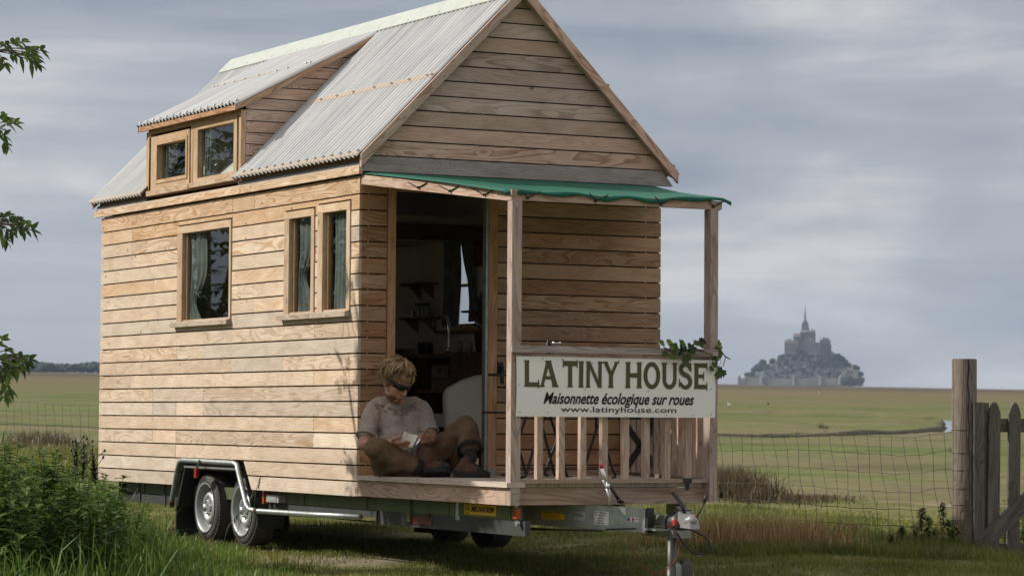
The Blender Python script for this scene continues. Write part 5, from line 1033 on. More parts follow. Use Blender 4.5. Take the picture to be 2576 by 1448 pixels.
stk = smooth_path([(1.95, 1.83, 2.03), (1.95, 1.84, 2.25), (1.95, 1.80, 2.45)], 6); tube(m, stk, .004, 5)
for i in range(26): p_ = np.array(stk[random.randint(5, len(stk)-1)])+np.array((0, random.uniform(-.06, .06), random.uniform(-.03, .06))); ellip(m, p_, (.012, .014, .010), n=6)
sub(m, 'leaves', 'leaf_dark', pot)
for i, (y, col, lb_) in enumerate(((2.24, 'ceramic', 'patterned mug standing right of the kitchen tap'), (2.06, 'ceramic', 'pale mug standing between tap and orchid'), (2.78, 'blackish_metal', 'dark tumbler left of the kitchen tap, nearer the tap'), (2.90, 'blackish_metal', 'dark tumbler left of the kitchen tap, farther from the tap'))):
    m = MB(); lathe(m, (1.93, y, 1.876), (0, 0, 1), [(0, .001), (0, .038), (.10, .042), (.10, .037), (.01, .033)], 16); mu_ = thing(m, 'mug', col, lb_, 'cup', 'cups on the kitchen counter'); m = MB(); tube(m, smooth_path([(1.93, y-.038, 1.955), (1.93, y-.068, 1.935), (1.93, y-.036, 1.90)], 4), .005, 6); m.build('handle', col, mu_)
# chair under a pale cover just inside the door
ac = base_empty('armchair', (1.25, .65, FLOOR), 'armchair under a pale cloth cover just inside the open door', 'chair')
m = MB(); pg = [(.99, 1.08), (.955, 1.30), (.945, 1.50), (.95, 1.545), (.985, 1.578), (1.10, 1.635), (1.22, 1.672), (1.45, 1.69), (1.6, 1.60), (1.6, 1.08)]; prism(m, pg, .46, .56, 'xz')
bk = sub(m, 'backrest', 'cushion_cloth', ac); md = bk.modifiers.new('b', 'BEVEL'); md.width = .035; md.segments = 4
m = MB(); box(m, 1.0, 1.6, .56, 1.1, 1.28, 1.38); sub(m, 'seat', 'cushion_cloth', ac)
for x in (1.03, 1.55):
    for y in (.5, 1.05): m = MB(); box(m, x-.02, x+.02, y-.02, y+.02, FLOOR, 1.28, 2, (.4, .5, 0, 1)); sub(m, 'leg', 'interior_wood', ac)
# sleeping loft
lo = base_empty('loft_bed', (1.2, 4.0, 2.9), 'bed on the sleeping loft with rumpled bedding seen high through the door', 'bed')
m = MB(); box(m, .1, 2.38, 2.62, 4.6, 2.905, 3.03); mt_ = sub(m, 'mattress', 'cushion_cloth', lo); md = mt_.modifiers.new('b', 'BEVEL'); md.width = .04; md.segments = 3
m = MB(); box(m, .1, 2.38, 2.56, 2.60, 2.82, 2.95, 0, (.22, .5, 0, 1)); sub(m, 'bed_rail', 'interior_wood', lo)
m = MB(); ellip(m, (.62, 2.95, 3.10), (.22, .18, .09), n=20); pw = thing(m, 'pillow', 'cushion_cloth', 'grey white pillow at the edge of the loft bed', 'pillow')
c = MB(); V = []
for i in range(15):
    z_ = 2.86-i*.05; b_ = np.interp(z_, [2.1, 2.18, 2.33, 2.5, 2.65, 2.78, 2.86], [2.93, 2.925, 2.907, 2.945, 3.03, 3.082, 3.10])
    for k in range(13): V.append((2.372+.012*math.sin(k*1.7), 2.80+(b_-2.80)*k/12, z_))
c.add(V, [(i*13+k, i*13+k+1, i*13+14+k, i*13+13+k) for i in range(14) for k in range(12)], smooth=True); curtain(c, 2.372, 3.095, 3.40, 2.13, 2.86)
cu = c.build('curtain', 'curtain_cloth', kw); 

# ============================================================ THE READING MAN
def c5(x, y): return ((1300+x*650/1518)/1.4913, (1280+y*650/1518)/1.4913)
def J(x, y, dep): return P(*c5(x, y), y=dep)
man = base_empty('person', (.25, -.35, FLOOR), 'man in taupe t-shirt, brown corduroys and sunglasses sitting cross-legged on the porch reading', 'person')
def remeshed(m, name, mat, root, vox, sm=4, extra=None):
    o = sub(m, name, mat, root); r = o.modifiers.new('r', 'REMESH'); r.mode = 'VOXEL'; r.voxel_size = vox; r.use_smooth_shade = True
    if sm: s_ = o.modifiers.new('s', 'SMOOTH'); s_.iterations = sm; s_.factor = .5
    if extra:
        tx = bpy.data.textures.new(name+'_folds', 'CLOUDS'); tx.noise_scale = extra[0]; tx.noise_depth = 2; d_ = o.modifiers.new('d', 'DISPLACE'); d_.texture = tx; d_.strength = extra[1]; d_.texture_coords = 'LOCAL'; d_.mid_level = .5
    return o
nrm_ = lambda v: np.array(v, float)/np.linalg.norm(v)
RSH = J(232, 590, -.22); LSH = J(655, 585, -.22); NK = J(430, 520, -.24); CH = J(455, 690, -.25); BL = J(480, 900, -.28); PV = J(455, 1100, -.26)
REL = J(150, 905, -.33); LEL = J(745, 870, -.40); RWR = J(395, 885, -.60); LWR = J(735, 850, -.60)
HC = J(440, 348, -.33); HS = 1.13; SKJ = None
# head axes: the face looks down and a little to the picture's right
FWD = nrm_((.22, -.84, -.52)); UPH = nrm_(np.array((0.05, 0, 1.))-FWD*(np.array((.05, 0, 1.))@FWD)); SDE = np.cross(FWD, UPH)      # SDE -> his right-hand side is -SDE or +SDE
hp = lambda f, s_, u: HC+(FWD*f+SDE*s_+UPH*u)*HS
b = MB(); AX = [SDE*HS, FWD*HS, UPH*HS]
ellip(b, hp(-.012, 0, .022), (.074, .094, .096), AX, 22); ellip(b, hp(.022, 0, -.045), (.058, .070, .070), AX, 18)
ellip(b, hp(.070, 0, -.098), (.026, .024, .022), AX, 12)                                  # chin
for s_ in (-1, 1): ellip(b, hp(.02, s_*.044, -.075), (.020, .035, .026), AX, 12); ellip(b, hp(.068, s_*.034, -.028), (.020, .016, .016), AX, 10)   # jaw, cheek
capsule(b, hp(.084, 0, .012), hp(.112, 0, -.030), .009, .0145, 10); ellip(b, hp(.096, 0, -.036), (.019, .012, .010), AX, 10)    # nose
ellip(b, hp(.074, 0, .022), (.058, .020, .012), AX, 12)                                   # brow
for s_ in (-1, 1): ellip(b, hp(-.012, s_*.078, -.015), (.010, .018, .032), AX, 12)       # ears
for (dz_, r_) in ((-.064, .008), (-.076, .009)): capsule(b, hp(.086, -.02, dz_), hp(.086, .02, dz_), r_*.7, r_*.7, 8); ellip(b, hp(.09, 0, dz_), (.018, .008, r_), AX, 8)
capsule(b, hp(-.02, 0, -.05), NK+np.array((0, .02, -.01)), .058, .066); capsule(b, RSH, LSH, .045, .045); capsule(b, NK+np.array((0, .03, -.02)), CH+np.array((0, .05, 0)), .052, .08); capsule(b, CH+np.array((0, .05, 0)), PV, .09, .10)
def arm(b, sh, el, wr): capsule(b, sh, el, .050, .041); m_ = el+(wr-el)*.28; capsule(b, el, m_, .040, .043); capsule(b, m_, wr, .042, .027)
arm(b, RSH, REL, RWR); arm(b, LSH, LEL, LWR)
def hand(b, wr, pc, fdir, pn, th, curls, bendsign=1, L0=.085):
    """palm from wrist wr to knuckles, four fingers of unequal length, thumb from the side"""
    fdir = nrm_(fdir); pn = nrm_(np.array(pn, float)-fdir*(np.array(pn, float)@fdir)); sd = np.cross(fdir, pn)*th; kn = wr+fdir*L0
    for k in (-1, 0, 1): capsule(b, wr+sd*.012*k+fdir*.008, kn+sd*.023*k, .015, .012, 10)
    capsule(b, wr+sd*.01, kn+sd*.028-fdir*.015, .014, .012, 10)
    for i, (o, ln, cu_) in enumerate(zip((.029, .0095, -.0105, -.029), (.070, .078, .073, .057), curls)):
        p0 = kn+sd*o-fdir*.004; a = cu_; dirc = fdir
        for sg, (fr, r0, r1) in enumerate(((.44, .0096, .0088), (.32, .0088, .008), (.24, .008, .0068))):
            a2 = cu_*(sg+.6)*.9; dv = fdir*math.cos(a2)+pn*math.sin(a2); p1 = p0+dv*ln*fr; capsule(b, p0, p1, r0, r1, 9); p0 = p1
    t0 = wr+fdir*.028+sd*.024; t1 = t0+nrm_(fdir*.55+sd*.75+pn*.25)*.042; t2 = t1+nrm_(fdir*.85+sd*.05+pn*.45)*.032; t3 = t2+nrm_(fdir*.8-sd*.2+pn*.5)*.024
    capsule(b, t0, t1, .0135, .0115, 9); capsule(b, t1, t2, .011, .0098, 9); capsule(b, t2, t3, .0098, .008, 9)
# book: opening towards him, spine running up the picture
SPB = J(575, 905, -.66); SPT = J(628, 815, -.62)
# right hand (picture left) under the left pages, left hand (picture right) holding the right cover from outside
hand(b, RWR, None, J(500, 905, -.70)-RWR, (.25, .1, .55), 1, (.30, .34, .38, .42))
hand(b, LWR, None, J(650, 855, -.70)-LWR, (-.2, .5, .25), -1, (.42, .46, .5, .55))
jw = hp(.045, 0, -.098); MATS['skin'].node_tree.nodes['jaw'].inputs[1].default_value = tuple(jw)
remeshed(b, 'body', 'skin', man, .0042, 2)
# hair shell and locks
hm = MB(); ellip(hm, hp(-.020, 0, .032), (.084, .100, .098), AX, 26)
for k in range(16):
    a = random.uniform(0, 6.28); ellip(hm, hp(-.03+.06*math.cos(a), .06*math.sin(a), .075), (.03, .03, .03), AX, 10)
for s_ in (-1, 1): ellip(hm, hp(-.02, s_*.070, .0), (.020, .045, .05), AX, 12)
ellip(hm, hp(-.075, 0, -.02), (.062, .035, .055), AX, 14)
# cut the face free: shell is only behind the hair line
hs = remeshed(hm, 'hair', 'hair', man, .006, 2, (.03, .012))
hm = MB()
crown = hp(-.05, .01, .125)
for k in range(620):
    th = random.uniform(-math.pi, math.pi); fl = random.uniform(.25, 1.0); lift = random.uniform(1.0, 1.13); fly = random.choice([0, 0, .04, .10, .2])
    front = math.cos(th) > .25
    mx_ang = (1.22 if front else (2.15 if abs(math.cos(th)) < .6 else 2.25))+random.uniform(-.35, .16); pts = []; a0 = mx_ang*random.uniform(0.0, .55); a1 = min(mx_ang, a0+random.uniform(.5, .95)); sw = random.uniform(-.25, .25)
    for t in np.linspace(0, 1, 5):
        a = a0+(a1-a0)*t; tt = th+sw*t
        d_ = (.104*math.sin(a)*math.cos(tt), .087*math.sin(a)*math.sin(tt), .100*math.cos(a)); l_ = lift+.06*math.sin(t*3)+fly*t*t
        pts.append(hp(-.020+d_[0]*l_, d_[1]*l_, .034+d_[2]*l_))
    r0 = random.uniform(.003, .0068); tube(hm, pts, [r0*.7, r0, r0, r0*.8, r0*.15], 4, tone=(random.random(), 0, 0, 1), sq=.6)
for k in range(34):      # fringe falling over the forehead
    s0 = random.uniform(-.06, .06); p0 = hp(.055, s0*.8, .092); pts = [p0, hp(.086, s0+.008, .070), hp(.096, s0+.014+random.uniform(-.01, .012), random.uniform(.030, .052))]; tube(hm, smooth_path(pts, 2), [.004, .0045, .004, .003, .0008], 4)
sub(hm, 'hair_locks', 'hair_strands', man)
bd = MB()
for k in range(420):      # short beard: bristles over chin, jaw and lip
    u_ = random.uniform(-1, 1); v_ = random.uniform(0, 1); p0 = hp(.088-.070*abs(u_)**1.5-.012*v_, .060*u_, -.066-.040*v_*(1-.3*abs(u_))+.022*abs(u_)); bb_ = hp(.094-.072*abs(u_)**1.5, .064*u_, -.078-.044*v_+.018*abs(u_)); tube(bd, [p0, bb_], [.0022, .0006], 3)
sub(bd, 'beard', 'beard', man)
# wrap sunglasses
g = MB()
for s_ in (-1, 1):
    V = []; 
    for i in range(9):
        t = i/8; sdp = s_*(.008+.066*t); f_ = .106-.052*t*t; hgt = .019*(1-.35*t**3)*(1 if i else .55); drop = -.002*t
        V += [hp(f_, sdp, .012+drop+hgt*.75), hp(f_+.004, sdp, .010+drop), hp(f_-.002, sdp, .008+drop-hgt)]
    F = [(i*3, i*3+1, i*3+4, i*3+3) for i in range(8)]+[(i*3+1, i*3+2, i*3+5, i*3+4) for i in range(8)]; g.add(V, F, smooth=True); tube(g, [hp(.056, s_*.074, .016), hp(.02, s_*.083, .012), hp(-.02, s_*.085, .004)], [.006, .005, .003], 6)
    tube(g, [V[i*3] for i in range(9)], .0028, 5)
tube(g, [hp(.106, -.012, .020), hp(.110, 0, .018), hp(.106, .012, .020)], .0035, 6)
gl = sub(g, 'sunglasses', 'glasses_black', man); sm_ = gl.modifiers.new('t', 'SOLIDIFY'); sm_.thickness = .002
# t-shirt
t = MB(); capsule(t, RSH+np.array((.03, .0, .004)), LSH+np.array((-.03, 0, .004)), .062, .062); capsule(t, (RSH+LSH)/2+np.array((-.06, 0, -.06)), BL+np.array((-.04, 0, 0)), .118, .125); capsule(t, (RSH+LSH)/2+np.array((.06, 0, -.06)), BL+np.array((.04, 0, 0)), .118, .125); capsule(t, BL, PV+np.array((0, 0, .04)), .15, .15)
capsule(t, RSH+np.array((.02, .02, .02)), NK+np.array((-.01, .035, -.02)), .055, .062); capsule(t, LSH+np.array((-.02, .02, .02)), NK+np.array((.01, .035, -.02)), .055, .062)
ellip(t, J(470, 860, -.32), (.165, .09, .11), None, 18)
def sleeve(t, sh, el, k, r1): e = sh+(el-sh)*k; capsule(t, sh, e, .064, r1, 16)
for (sh, el) in ((RSH, REL), (LSH, LEL)): sleeve(t, sh, el, .62, .072)
ts = remeshed(t, 'tshirt', 'tshirt_printed', man, .0075, 4, (.09, .038))
# cut the ends of the sleeves and the neck with a boolean-free trick: bands of shade are real openings of skin standing proud
for (sh, el) in ((RSH, REL), (LSH, LEL)):
    d_ = nrm_(el-sh); e = sh+(el-sh)*.72; h_ = MB(); lathe(h_, e, d_, [(-.02, .070), (.012, .0745), (.016, .073), (.016, .060), (-.02, .056)], 20); sub(h_, 'sleeve_hem', 'tshirt', man)
# trousers
RHP = PV+np.array((-.085, -.02, -.05)); LHP = PV+np.array((.085, -.02, -.05)); RKN = J(250, 925, -.56); RAN = J(640, 1115, -.62); LKN = J(1045, 745, -.62); LAN = J(1085, 985, -.80)
q_ = MB(); ellip(q_, PV+np.array((0, .0, -.045)), (.175, .15, .115), None, 20); capsule(q_, PV, BL+np.array((0, 0, -.06)), .145, .13)
capsule(q_, RHP, RKN, .100, .076, 18); capsule(q_, RKN, RKN+(RAN-RKN)*.45, .076, .074, 18); capsule(q_, RKN+(RAN-RKN)*.45, RKN+(RAN-RKN)*.80, .074, .058, 16); capsule(q_, RKN+np.array((.04, .02, -.05)), RHP+np.array((-.02, -.03, -.02)), .06, .09, 16); capsule(q_, (RHP+RKN)/2+np.array((0, 0, -.04)), (RKN+RAN)/2+np.array((.0, 0, -.05)), .06, .05)
capsule(q_, LHP, LKN, .100, .078, 18); capsule(q_, LKN, LKN+(LAN-LKN)*.5, .078, .074, 18); capsule(q_, LKN+(LAN-LKN)*.5, LKN+(LAN-LKN)*.60, .076, .090, 16)
capsule(q_, J(330, 1160, -.42), J(260, 1040, -.48), .045, .05)
tr = remeshed(q_, 'trousers', 'corduroy', man, .0075, 5, (.13, .05))
def cuff(a, bb, k, r, nm='trouser_cuff'):
    d_ = nrm_(bb-a); e = a+(bb-a)*k; h_ = MB(); lathe(h_, e, d_, [(-.022, r*.98), (-.01, r*1.03), (.010, r*1.05), (.013, r*1.0), (.008, r*.90), (-.02, r*.78)], 24); return sub(h_, nm, 'trouser_lining', man)
cuff(RKN, RAN, .95, .062); cuff(LKN, LAN, .86, .092)
h_ = MB(); capsule(h_, RKN+(RAN-RKN)*.8, RAN+nrm_(RAN-RKN)*.04, .045, .044); sub(h_, 'sock', 'sock', man); h_ = MB(); capsule(h_, LKN+(LAN-LKN)*.65, LAN+np.array((.0, -.0, -.03)), .050, .046); sub(h_, 'sock', 'sock', man)
def boot(heel, toe, up, cuffp):
    d_ = nrm_(toe-heel); up = nrm_(np.array(up, float)-d_*(np.array(up, float)@d_)); s_ = np.cross(d_, up); Lb = np.linalg.norm(toe-heel); bo = MB()
    for k in (-1, 1): capsule(bo, heel+d_*.03+up*.045+s_*.012*k, heel+d_*.10+up*.055+s_*.014*k, .036, .036, 12); capsule(bo, heel+d_*.10+up*.05+s_*.014*k, heel+d_*(Lb-.05)+up*.032+s_*.022*k, .036, .026, 12)
    capsule(bo, heel+d_*.045+up*.05, heel+d_*.045+up*.05+(cuffp-heel-d_*.045-up*.05)*.6, .046, .045, 14); capsule(bo, heel+d_*.08+up*.08, heel+d_*.15+up*.065, .034, .028, 12)
    bt = remeshed(bo, 'boot', 'boot_leather', man, .0055, 2, (.03, .006))
    so_ = MB()
    def sole(z0, z1, g0):
        pf = [(-.006, .028), (.02, .042), (.07, .041), (.12, .042), (.18, .054), (.23, .055), (.275, .042), (.298, .022), (.306, .0)]; kk = Lb/.29; n = len(pf); V = []
        for zz, gg in ((z0, g0), (z1, 1.0)):
            for (a_, w_) in pf: V.append(heel+d_*(a_*kk-.008)+s_*w_*gg+up*(zz+(.012 if a_ > .26 else 0)))
            for (a_, w_) in pf[::-1]: V.append(heel+d_*(a_*kk-.008)-s_*w_*gg+up*(zz+(.012 if a_ > .26 else 0)))
        nn = 2*n; so_.add(V, [tuple(range(nn)), tuple(range(nn, 2*nn))[::-1]]+[(i, nn+i, nn+(i+1) % nn, (i+1) % nn) for i in range(nn)])
    sole(-.004, .032, .92); 
    for k in range(9): p_ = heel+d_*(.02+k*.03*Lb/.29); beam(so_, p_-s_*.036+up*.0, p_+s_*.036+up*.0, .014, .010, up=up)
    for k in (-1, 0, 1): capsule(so_, heel+d_*(Lb-.065)+up*.030+s_*.022*k, heel+d_*(Lb-.022)+up*.028+s_*.016*k, .037, .026, 12)
    capsule(so_, heel+d_*.008+up*.03, heel+d_*.02+up*.03, .026, .03, 10)
    sub(so_, 'boot_sole', 'boot_rubber', man)
    la = MB()
    for k in range(5): p_ = heel+d_*(.095+k*.018)+up*(.114-k*.009); tube(la, [p_-s_*.024, p_+up*.006, p_+d_*.016+s_*.024], .0026, 5); tube(la, [p_+s_*.024, p_+up*.007, p_+d_*.016-s_*.024], .0026, 5)
    sub(la, 'laces', 'trouser_lining', man)
boot(J(690, 1160, -.68), J(915, 1165, -.74), (-.05, .55, .85), RAN+np.array((.03, 0, -.0)))
boot(J(945, 1180, -.80), J(1250, 1200, -.92), (.0, .10, 1), LAN+np.array((.0, .0, -.02)))
# book
bk_ = base_empty('book', tuple((SPB+SPT)/2), 'open paperback held in both hands of the sitting man', 'book')
def page_block(pa, pb_, pc, pd, n=6, th=.006, curve=.02, mat='page_paper', name='pages', off=0.0):
    """pa,pb_ spine bottom/top; pc,pd outer edge bottom/top"""
    pa, pb_, pc, pd = [np.array(p_) for p_ in (pa, pb_, pc, pd)]; nn_ = nrm_(np.cross(pc-pa, pb_-pa)); m = MB(); V = []
    for i in range(n+1):
        t_ = i/n; bump = nn_*(curve*math.sin(math.pi*t_)**.8+off)
        for s0, s1 in ((pa, pc), (pb_, pd)): V.append(s0+(s1-s0)*t_+bump); V.append(s0+(s1-s0)*t_+bump-nn_*th)
    F = []
    for i in range(n): a = i*4; F += [(a, a+4, a+6, a+2), (a+1, a+3, a+7, a+5), (a, a+1, a+5, a+4), (a+2, a+6, a+7, a+3)]
    F += [(0, 2, 3, 1), (n*4, n*4+1, n*4+3, n*4+2)]; m.add(V, F, smooth=False); return sub(m, name, mat, bk_)
pL1, pL0 = J(475, 835, -.60), J(480, 880, -.70); 
page_block(J(570, 925, -.69), J(632, 818, -.62), J(478, 876, -.70), J(512, 785, -.60), mat='page_paper')
page_block(J(570, 925, -.69), J(632, 818, -.62), J(650, 845, -.73), J(708, 745, -.66), mat='cover_purple', name='cover', th=.002, curve=-.012)
page_block(J(566, 925, -.685), J(628, 818, -.615), J(648, 840, -.72), J(704, 742, -.65), mat='page_paper', th=.006, curve=-.012)
HAZE = .000045
# ============================================================ FENCE AND GATE
FE = [(6.08, 1.06), (5.61, 4.24), (5.25, 10.0), (4.75, 19.2), (3.9, 32.0)]
def fpt(s_):
    for i in range(len(FE)-1):
        a, b = np.array(FE[i]), np.array(FE[i+1]); l = np.linalg.norm(b-a)
        if s_ <= l or i == len(FE)-2: return a+(b-a)*s_/l
        s_ -= l
FL_ = sum(math.dist(FE[i], FE[i+1]) for i in range(len(FE)-1))
fence = base_empty('wire_fence', (6.08, 1.06, .3), 'sagging sheep netting fence along the edge of the meadow', 'fence')
m = MB(); HTS = [(1.0, .0), (.845, .0), (.685, 0), (.52, 0), (.36, 0), (.21, 0), (.09, 0)]
def wz(s_, h): 
    sag = .11*(1-math.exp(-s_/1.1))*(.4+.6*h)
    return float(gz(*fpt(s_)))*1+h*1.02-sag-(.02 if s_ > .4 else 0)+.012*math.sin(s_*2.3+h*4)+.06*math.exp(-s_/.5)*0
WB = .29
nst = int(FL_/.08); 
for h, _ in HTS:
    pts = []
    for i in range(nst+1): s_ = i*FL_/nst; p = fpt(s_); pts.append((p[0]+.012*math.sin(i*1.9+h*9), p[1], wz(s_, h)+.004*math.sin(i*1.3+h*7)))
    tube(m, pts, .003, 3, smooth=False, cap=False)
sub(m, 'line_wires', 'wire', fence)
m = MB(); kn = MB(); s0 = .1
while s0 < FL_:
    lean = .09+.10*math.sin(s0*.7+.5); pts = []
    for h, _ in HTS[::-1]:
        sh = max(0, s0+lean*(h-.5)*1.0+.018*math.sin(s0*7+h*11)); p = fpt(min(sh, FL_)); pts.append((p[0], p[1], wz(sh, h))); 
        if s0 < 6: ellip(kn, pts[-1], (.005, .005, .006), n=5)
    tube(m, pts, .0026, 3, smooth=False, cap=False); s0 += .155 if s0 < 12 else .3
sub(m, 'stay_wires', 'wire', fence); sub(kn, 'wire_knots', 'wire', fence)
for s_ in (9.0, 17.5, 26.0):
    p = fpt(s_); z = float(gz(*p)); m = MB(); tube(m, [(p[0], p[1], z-.2), (p[0], p[1], z+1.15)], .05, 10); sub(m, 'fence_post', 'post_round', fence)
# round gate post
gx, gy = 6.155, 1.06; zt = 1.882; zb = .12
m = MB(); lathe(m, (gx, gy, zb), (0, 0, 1), [(0, .108), (zt-zb-.012, .105), (zt-zb, .098), (zt-zb+.001, .0)], 28)
# wood grain along the post
me_uv = []
gp_ = thing(m, 'gate_post', 'post_round', 'thick round wooden gate post taller than the gate beside it', 'post')
for l_ in gp_.data.loops:
    v = gp_.data.vertices[l_.vertex_index].co; gp_.data.uv_layers[0].data[l_.index].uv = (v.z, math.atan2(v.y-gy, v.x-gx)*.105*1.0+3)
m = MB(); crk = [(gx-.035+.006*math.sin(k*1.7)+k*.0006, gy-.0, zt-.01-k*.07) for k in range(23)]
for k in range(22):
    def on(p_): dx = p_[0]-gx; return (p_[0], gy-math.sqrt(max(0, .1075**2-dx*dx)), p_[2])
    a, b = on(crk[k]), on(crk[k+1]); w = .006*(1-k/25); m.add([(a[0]-w, a[1]-.001, a[2]), (a[0]+w, a[1]-.001, a[2]), (b[0]+w*.8, b[1]-.001, b[2]), (b[0]-w*.8, b[1]-.001, b[2])], [(0, 1, 2, 3)])
m.build('crack', 'dark_backing', gp_)
m = MB()
for z in (1.27, 1.075, .93, .775, .64, .51): lathe(m, (gx, gy, z+.005), (.03, .02, 1), [(-.003, .109), (0, .112), (.003, .109)], 24)
m.build('wire_ties', 'wire', gp_)
gate = base_empty('wooden_gate', (6.6, 1.0, .1), 'weathered oak picket gate with diagonal brace at the right edge', 'gate')
GY = .93
m = MB(); pg = [(6.15, .19), (6.19, .14), (6.30, .12), (6.325, 1.49), (6.31, 1.518), (6.19, 1.52), (6.17, 1.50)]
box(m, 6.155, 6.262, .92, 1.02, .14, 1.513, 2, (.5, 0, .4, 1)); box(m, 6.262, 6.335, .955, 1.02, .14, 1.51, 2, (.40, 0, .3, 1)); sub(m, 'gate_stile', 'old_oak', gate)
for i in range(9):
    x = 6.30+i*.213; m = MB(); lean = .018; poly = [(x, .105), (x+.125, .105), (x+.125+lean, 1.42), (x+.098+lean, 1.49), (x+.076+lean, 1.516), (x+.052+lean, 1.516), (x+.03+lean, 1.49), (x+lean, 1.42)]
    n = len(poly); off = (random.uniform(0, 50), random.uniform(0, 50)); V = [(a, GY, b) for a, b in poly]+[(a, GY+.028, b) for a, b in poly]; F = [tuple(range(n)), tuple(range(n, 2*n))[::-1]]+[(k, n+k, n+(k+1) % n, (k+1) % n) for k in range(n)]
    m.add(V, F, [[(V[k][2]+off[0], V[k][0]+V[k][1]+off[1]) for k in f] for f in F], (random.uniform(.42, .58), 0, random.random()*.5, 1)); pk = sub(m, 'picket', 'old_oak', gate); md = pk.modifiers.new('b', 'BEVEL'); md.width = .006; md.segments = 2; md.limit_method = 'ANGLE'
for z0, z1 in ((1.262, 1.378), (.205, .322)): m = MB(); box(m, 6.2, 8.2, GY+.03, GY+.075, z0, z1, 0, (.42, 0, .2, 1)); sub(m, 'gate_rail', 'old_oak', gate)
m = MB(); hexa(m, [(6.118, GY-.04, .150), (6.150, GY-.04, .345), (6.118, GY-.002, .150), (6.150, GY-.002, .345), (8.1, GY-.04, 1.66), (8.1, GY-.04, 1.86), (8.1, GY-.002, 1.66), (8.1, GY-.002, 1.86)], 0, (.44, 0, .25, 1)); br_ = sub(m, 'brace', 'old_oak', gate); m = MB(); cyl(m, (6.145, GY-.042, .275), (0, -1, 0), .012, .01, 12); m.build('bolt', 'dark_backing', br_)
m = MB(); hexa(m, [(6.70, GY+.04, 1.30), (6.72, GY+.04, 1.37), (6.70, GY+.07, 1.30), (6.72, GY+.07, 1.37), (8.0, GY+.04, .1), (8.0, GY+.04, .2), (8.0, GY+.07, .1), (8.0, GY+.07, .2)], 0, (.35, 0, .25, 1)); sub(m, 'brace', 'old_oak', gate)

# ============================================================ GRASS AND PLANTS
def blades(name, pts, hts, wid, lean, mat, tones, seed=1, curl=.5, **tags):
    r = np.random.default_rng(seed); n = len(pts); pts = np.asarray(pts); a = r.uniform(0, 2*np.pi, n); la = r.uniform(0, 2*np.pi, n); ln = np.abs(r.normal(0, lean, n))
    dx, dy = np.cos(a), np.sin(a); lx, ly = np.cos(la)*ln, np.sin(la)*ln; h = hts; w = wid*(.6+.8*r.random(n)); V = np.zeros((n, 5, 3))
    V[:, 0] = pts; V[:, 1] = pts; V[:, 0, 0] -= dx*w; V[:, 0, 1] -= dy*w; V[:, 1, 0] += dx*w; V[:, 1, 1] += dy*w
    m1 = pts+np.stack([lx*h*.35, ly*h*.35, h*.58], 1); V[:, 2] = m1; V[:, 3] = m1; V[:, 2, 0] -= dx*w*.8; V[:, 2, 1] -= dy*w*.8; V[:, 3, 0] += dx*w*.8; V[:, 3, 1] += dy*w*.8
    V[:, 4] = pts+np.stack([lx*h*1.1, ly*h*1.1, h*(1-curl*np.minimum(ln, 1)*.5)], 1)
    me = bpy.data.meshes.new(name); b = np.arange(n)*5
    me.vertices.add(n*5); me.vertices.foreach_set('co', V.reshape(-1)); me.loops.add(n*7); lp = np.stack([b, b+1, b+3, b+2, b+2, b+3, b+4], 1).reshape(-1); me.loops.foreach_set('vertex_index', lp)
    me.polygons.add(n*2); ls = np.stack([np.arange(n)*7, np.arange(n)*7+4], 1).reshape(-1); me.polygons.foreach_set('loop_start', ls); me.update(calc_edges=True)
    ca = me.color_attributes.new('tone', 'FLOAT_COLOR', 'POINT'); c = np.zeros((n, 5, 4)); c[:, :, 0] = np.clip(tones, 0, 1)[:, None]; c[:, :, 3] = 1; ca.data.foreach_set('color', c.reshape(-1)); me.materials.append(MATS[mat]); me.validate()
    o = bpy.data.objects.new(name, me); S.collection.objects.link(o); return tagset(o, **tags)
def vnoise(x, y, s_, k=0.0): return np.sin(x*s_+k)*np.cos(y*s_*1.17-k)+.6*np.sin(x*s_*2.3-y*s_*1.9+k*2)+.4*np.cos(x*s_*4.1+y*s_*3.7)
def invert(xs, ys):   # is the point inside the camera's field
    d = np.stack([xs-CAM[0], ys-CAM[1]], 1); f = d@np.array([math.sin(YAW), math.cos(YAW)]); r_ = d@np.array([math.cos(YAW), -math.sin(YAW)]); return (f > 12) & (np.abs(r_/f) < .190)
def scatter(n, x0, x1, y0, y1, cond=None):
    X_ = rng.uniform(x0, x1, n); Y_ = rng.uniform(y0, y1, n); k = invert(X_, Y_)
    if cond is not None: k &= cond(X_, Y_)
    X_, Y_ = X_[k], Y_[k]; return X_, Y_, gz(X_, Y_)
# short turf of the track
x, y, z = scatter(420000, -4.5, 8.5, -3.5, 12, lambda a, b: (rng.random(a.shape) < np.clip(1.1-.55*(vnoise(a, b, 1.5) > .75)-.04*(b), .15, 1)))
worn = (vnoise(x*.8, y*2.0, 1.7, .6) > .9) & (x > -.8) & (x < 3.5); k = ~worn | (rng.random(x.shape) < .12); x, y, z = x[k], y[k], z[k]
tn = .38+.16*vnoise(x, y, 2.1)+rng.normal(0, .16, x.shape)+np.where(rng.random(x.shape) < .12, .45, 0)
k = ~((np.hypot(x-.12, y-.55) < .75) & (rng.random(x.shape) < .8*(1-(np.hypot(x-.12, y-.55)/.75)**2))); x, y, z, tn = x[k], y[k], z[k], tn[k]
blades('grass', np.stack([x, y, z-.004], 1), rng.uniform(.018, .05, x.shape)*(1+.35*vnoise(x, y, 2.6, 2)), .0028, .55, 'grass_blades', tn, 2, kind='stuff')
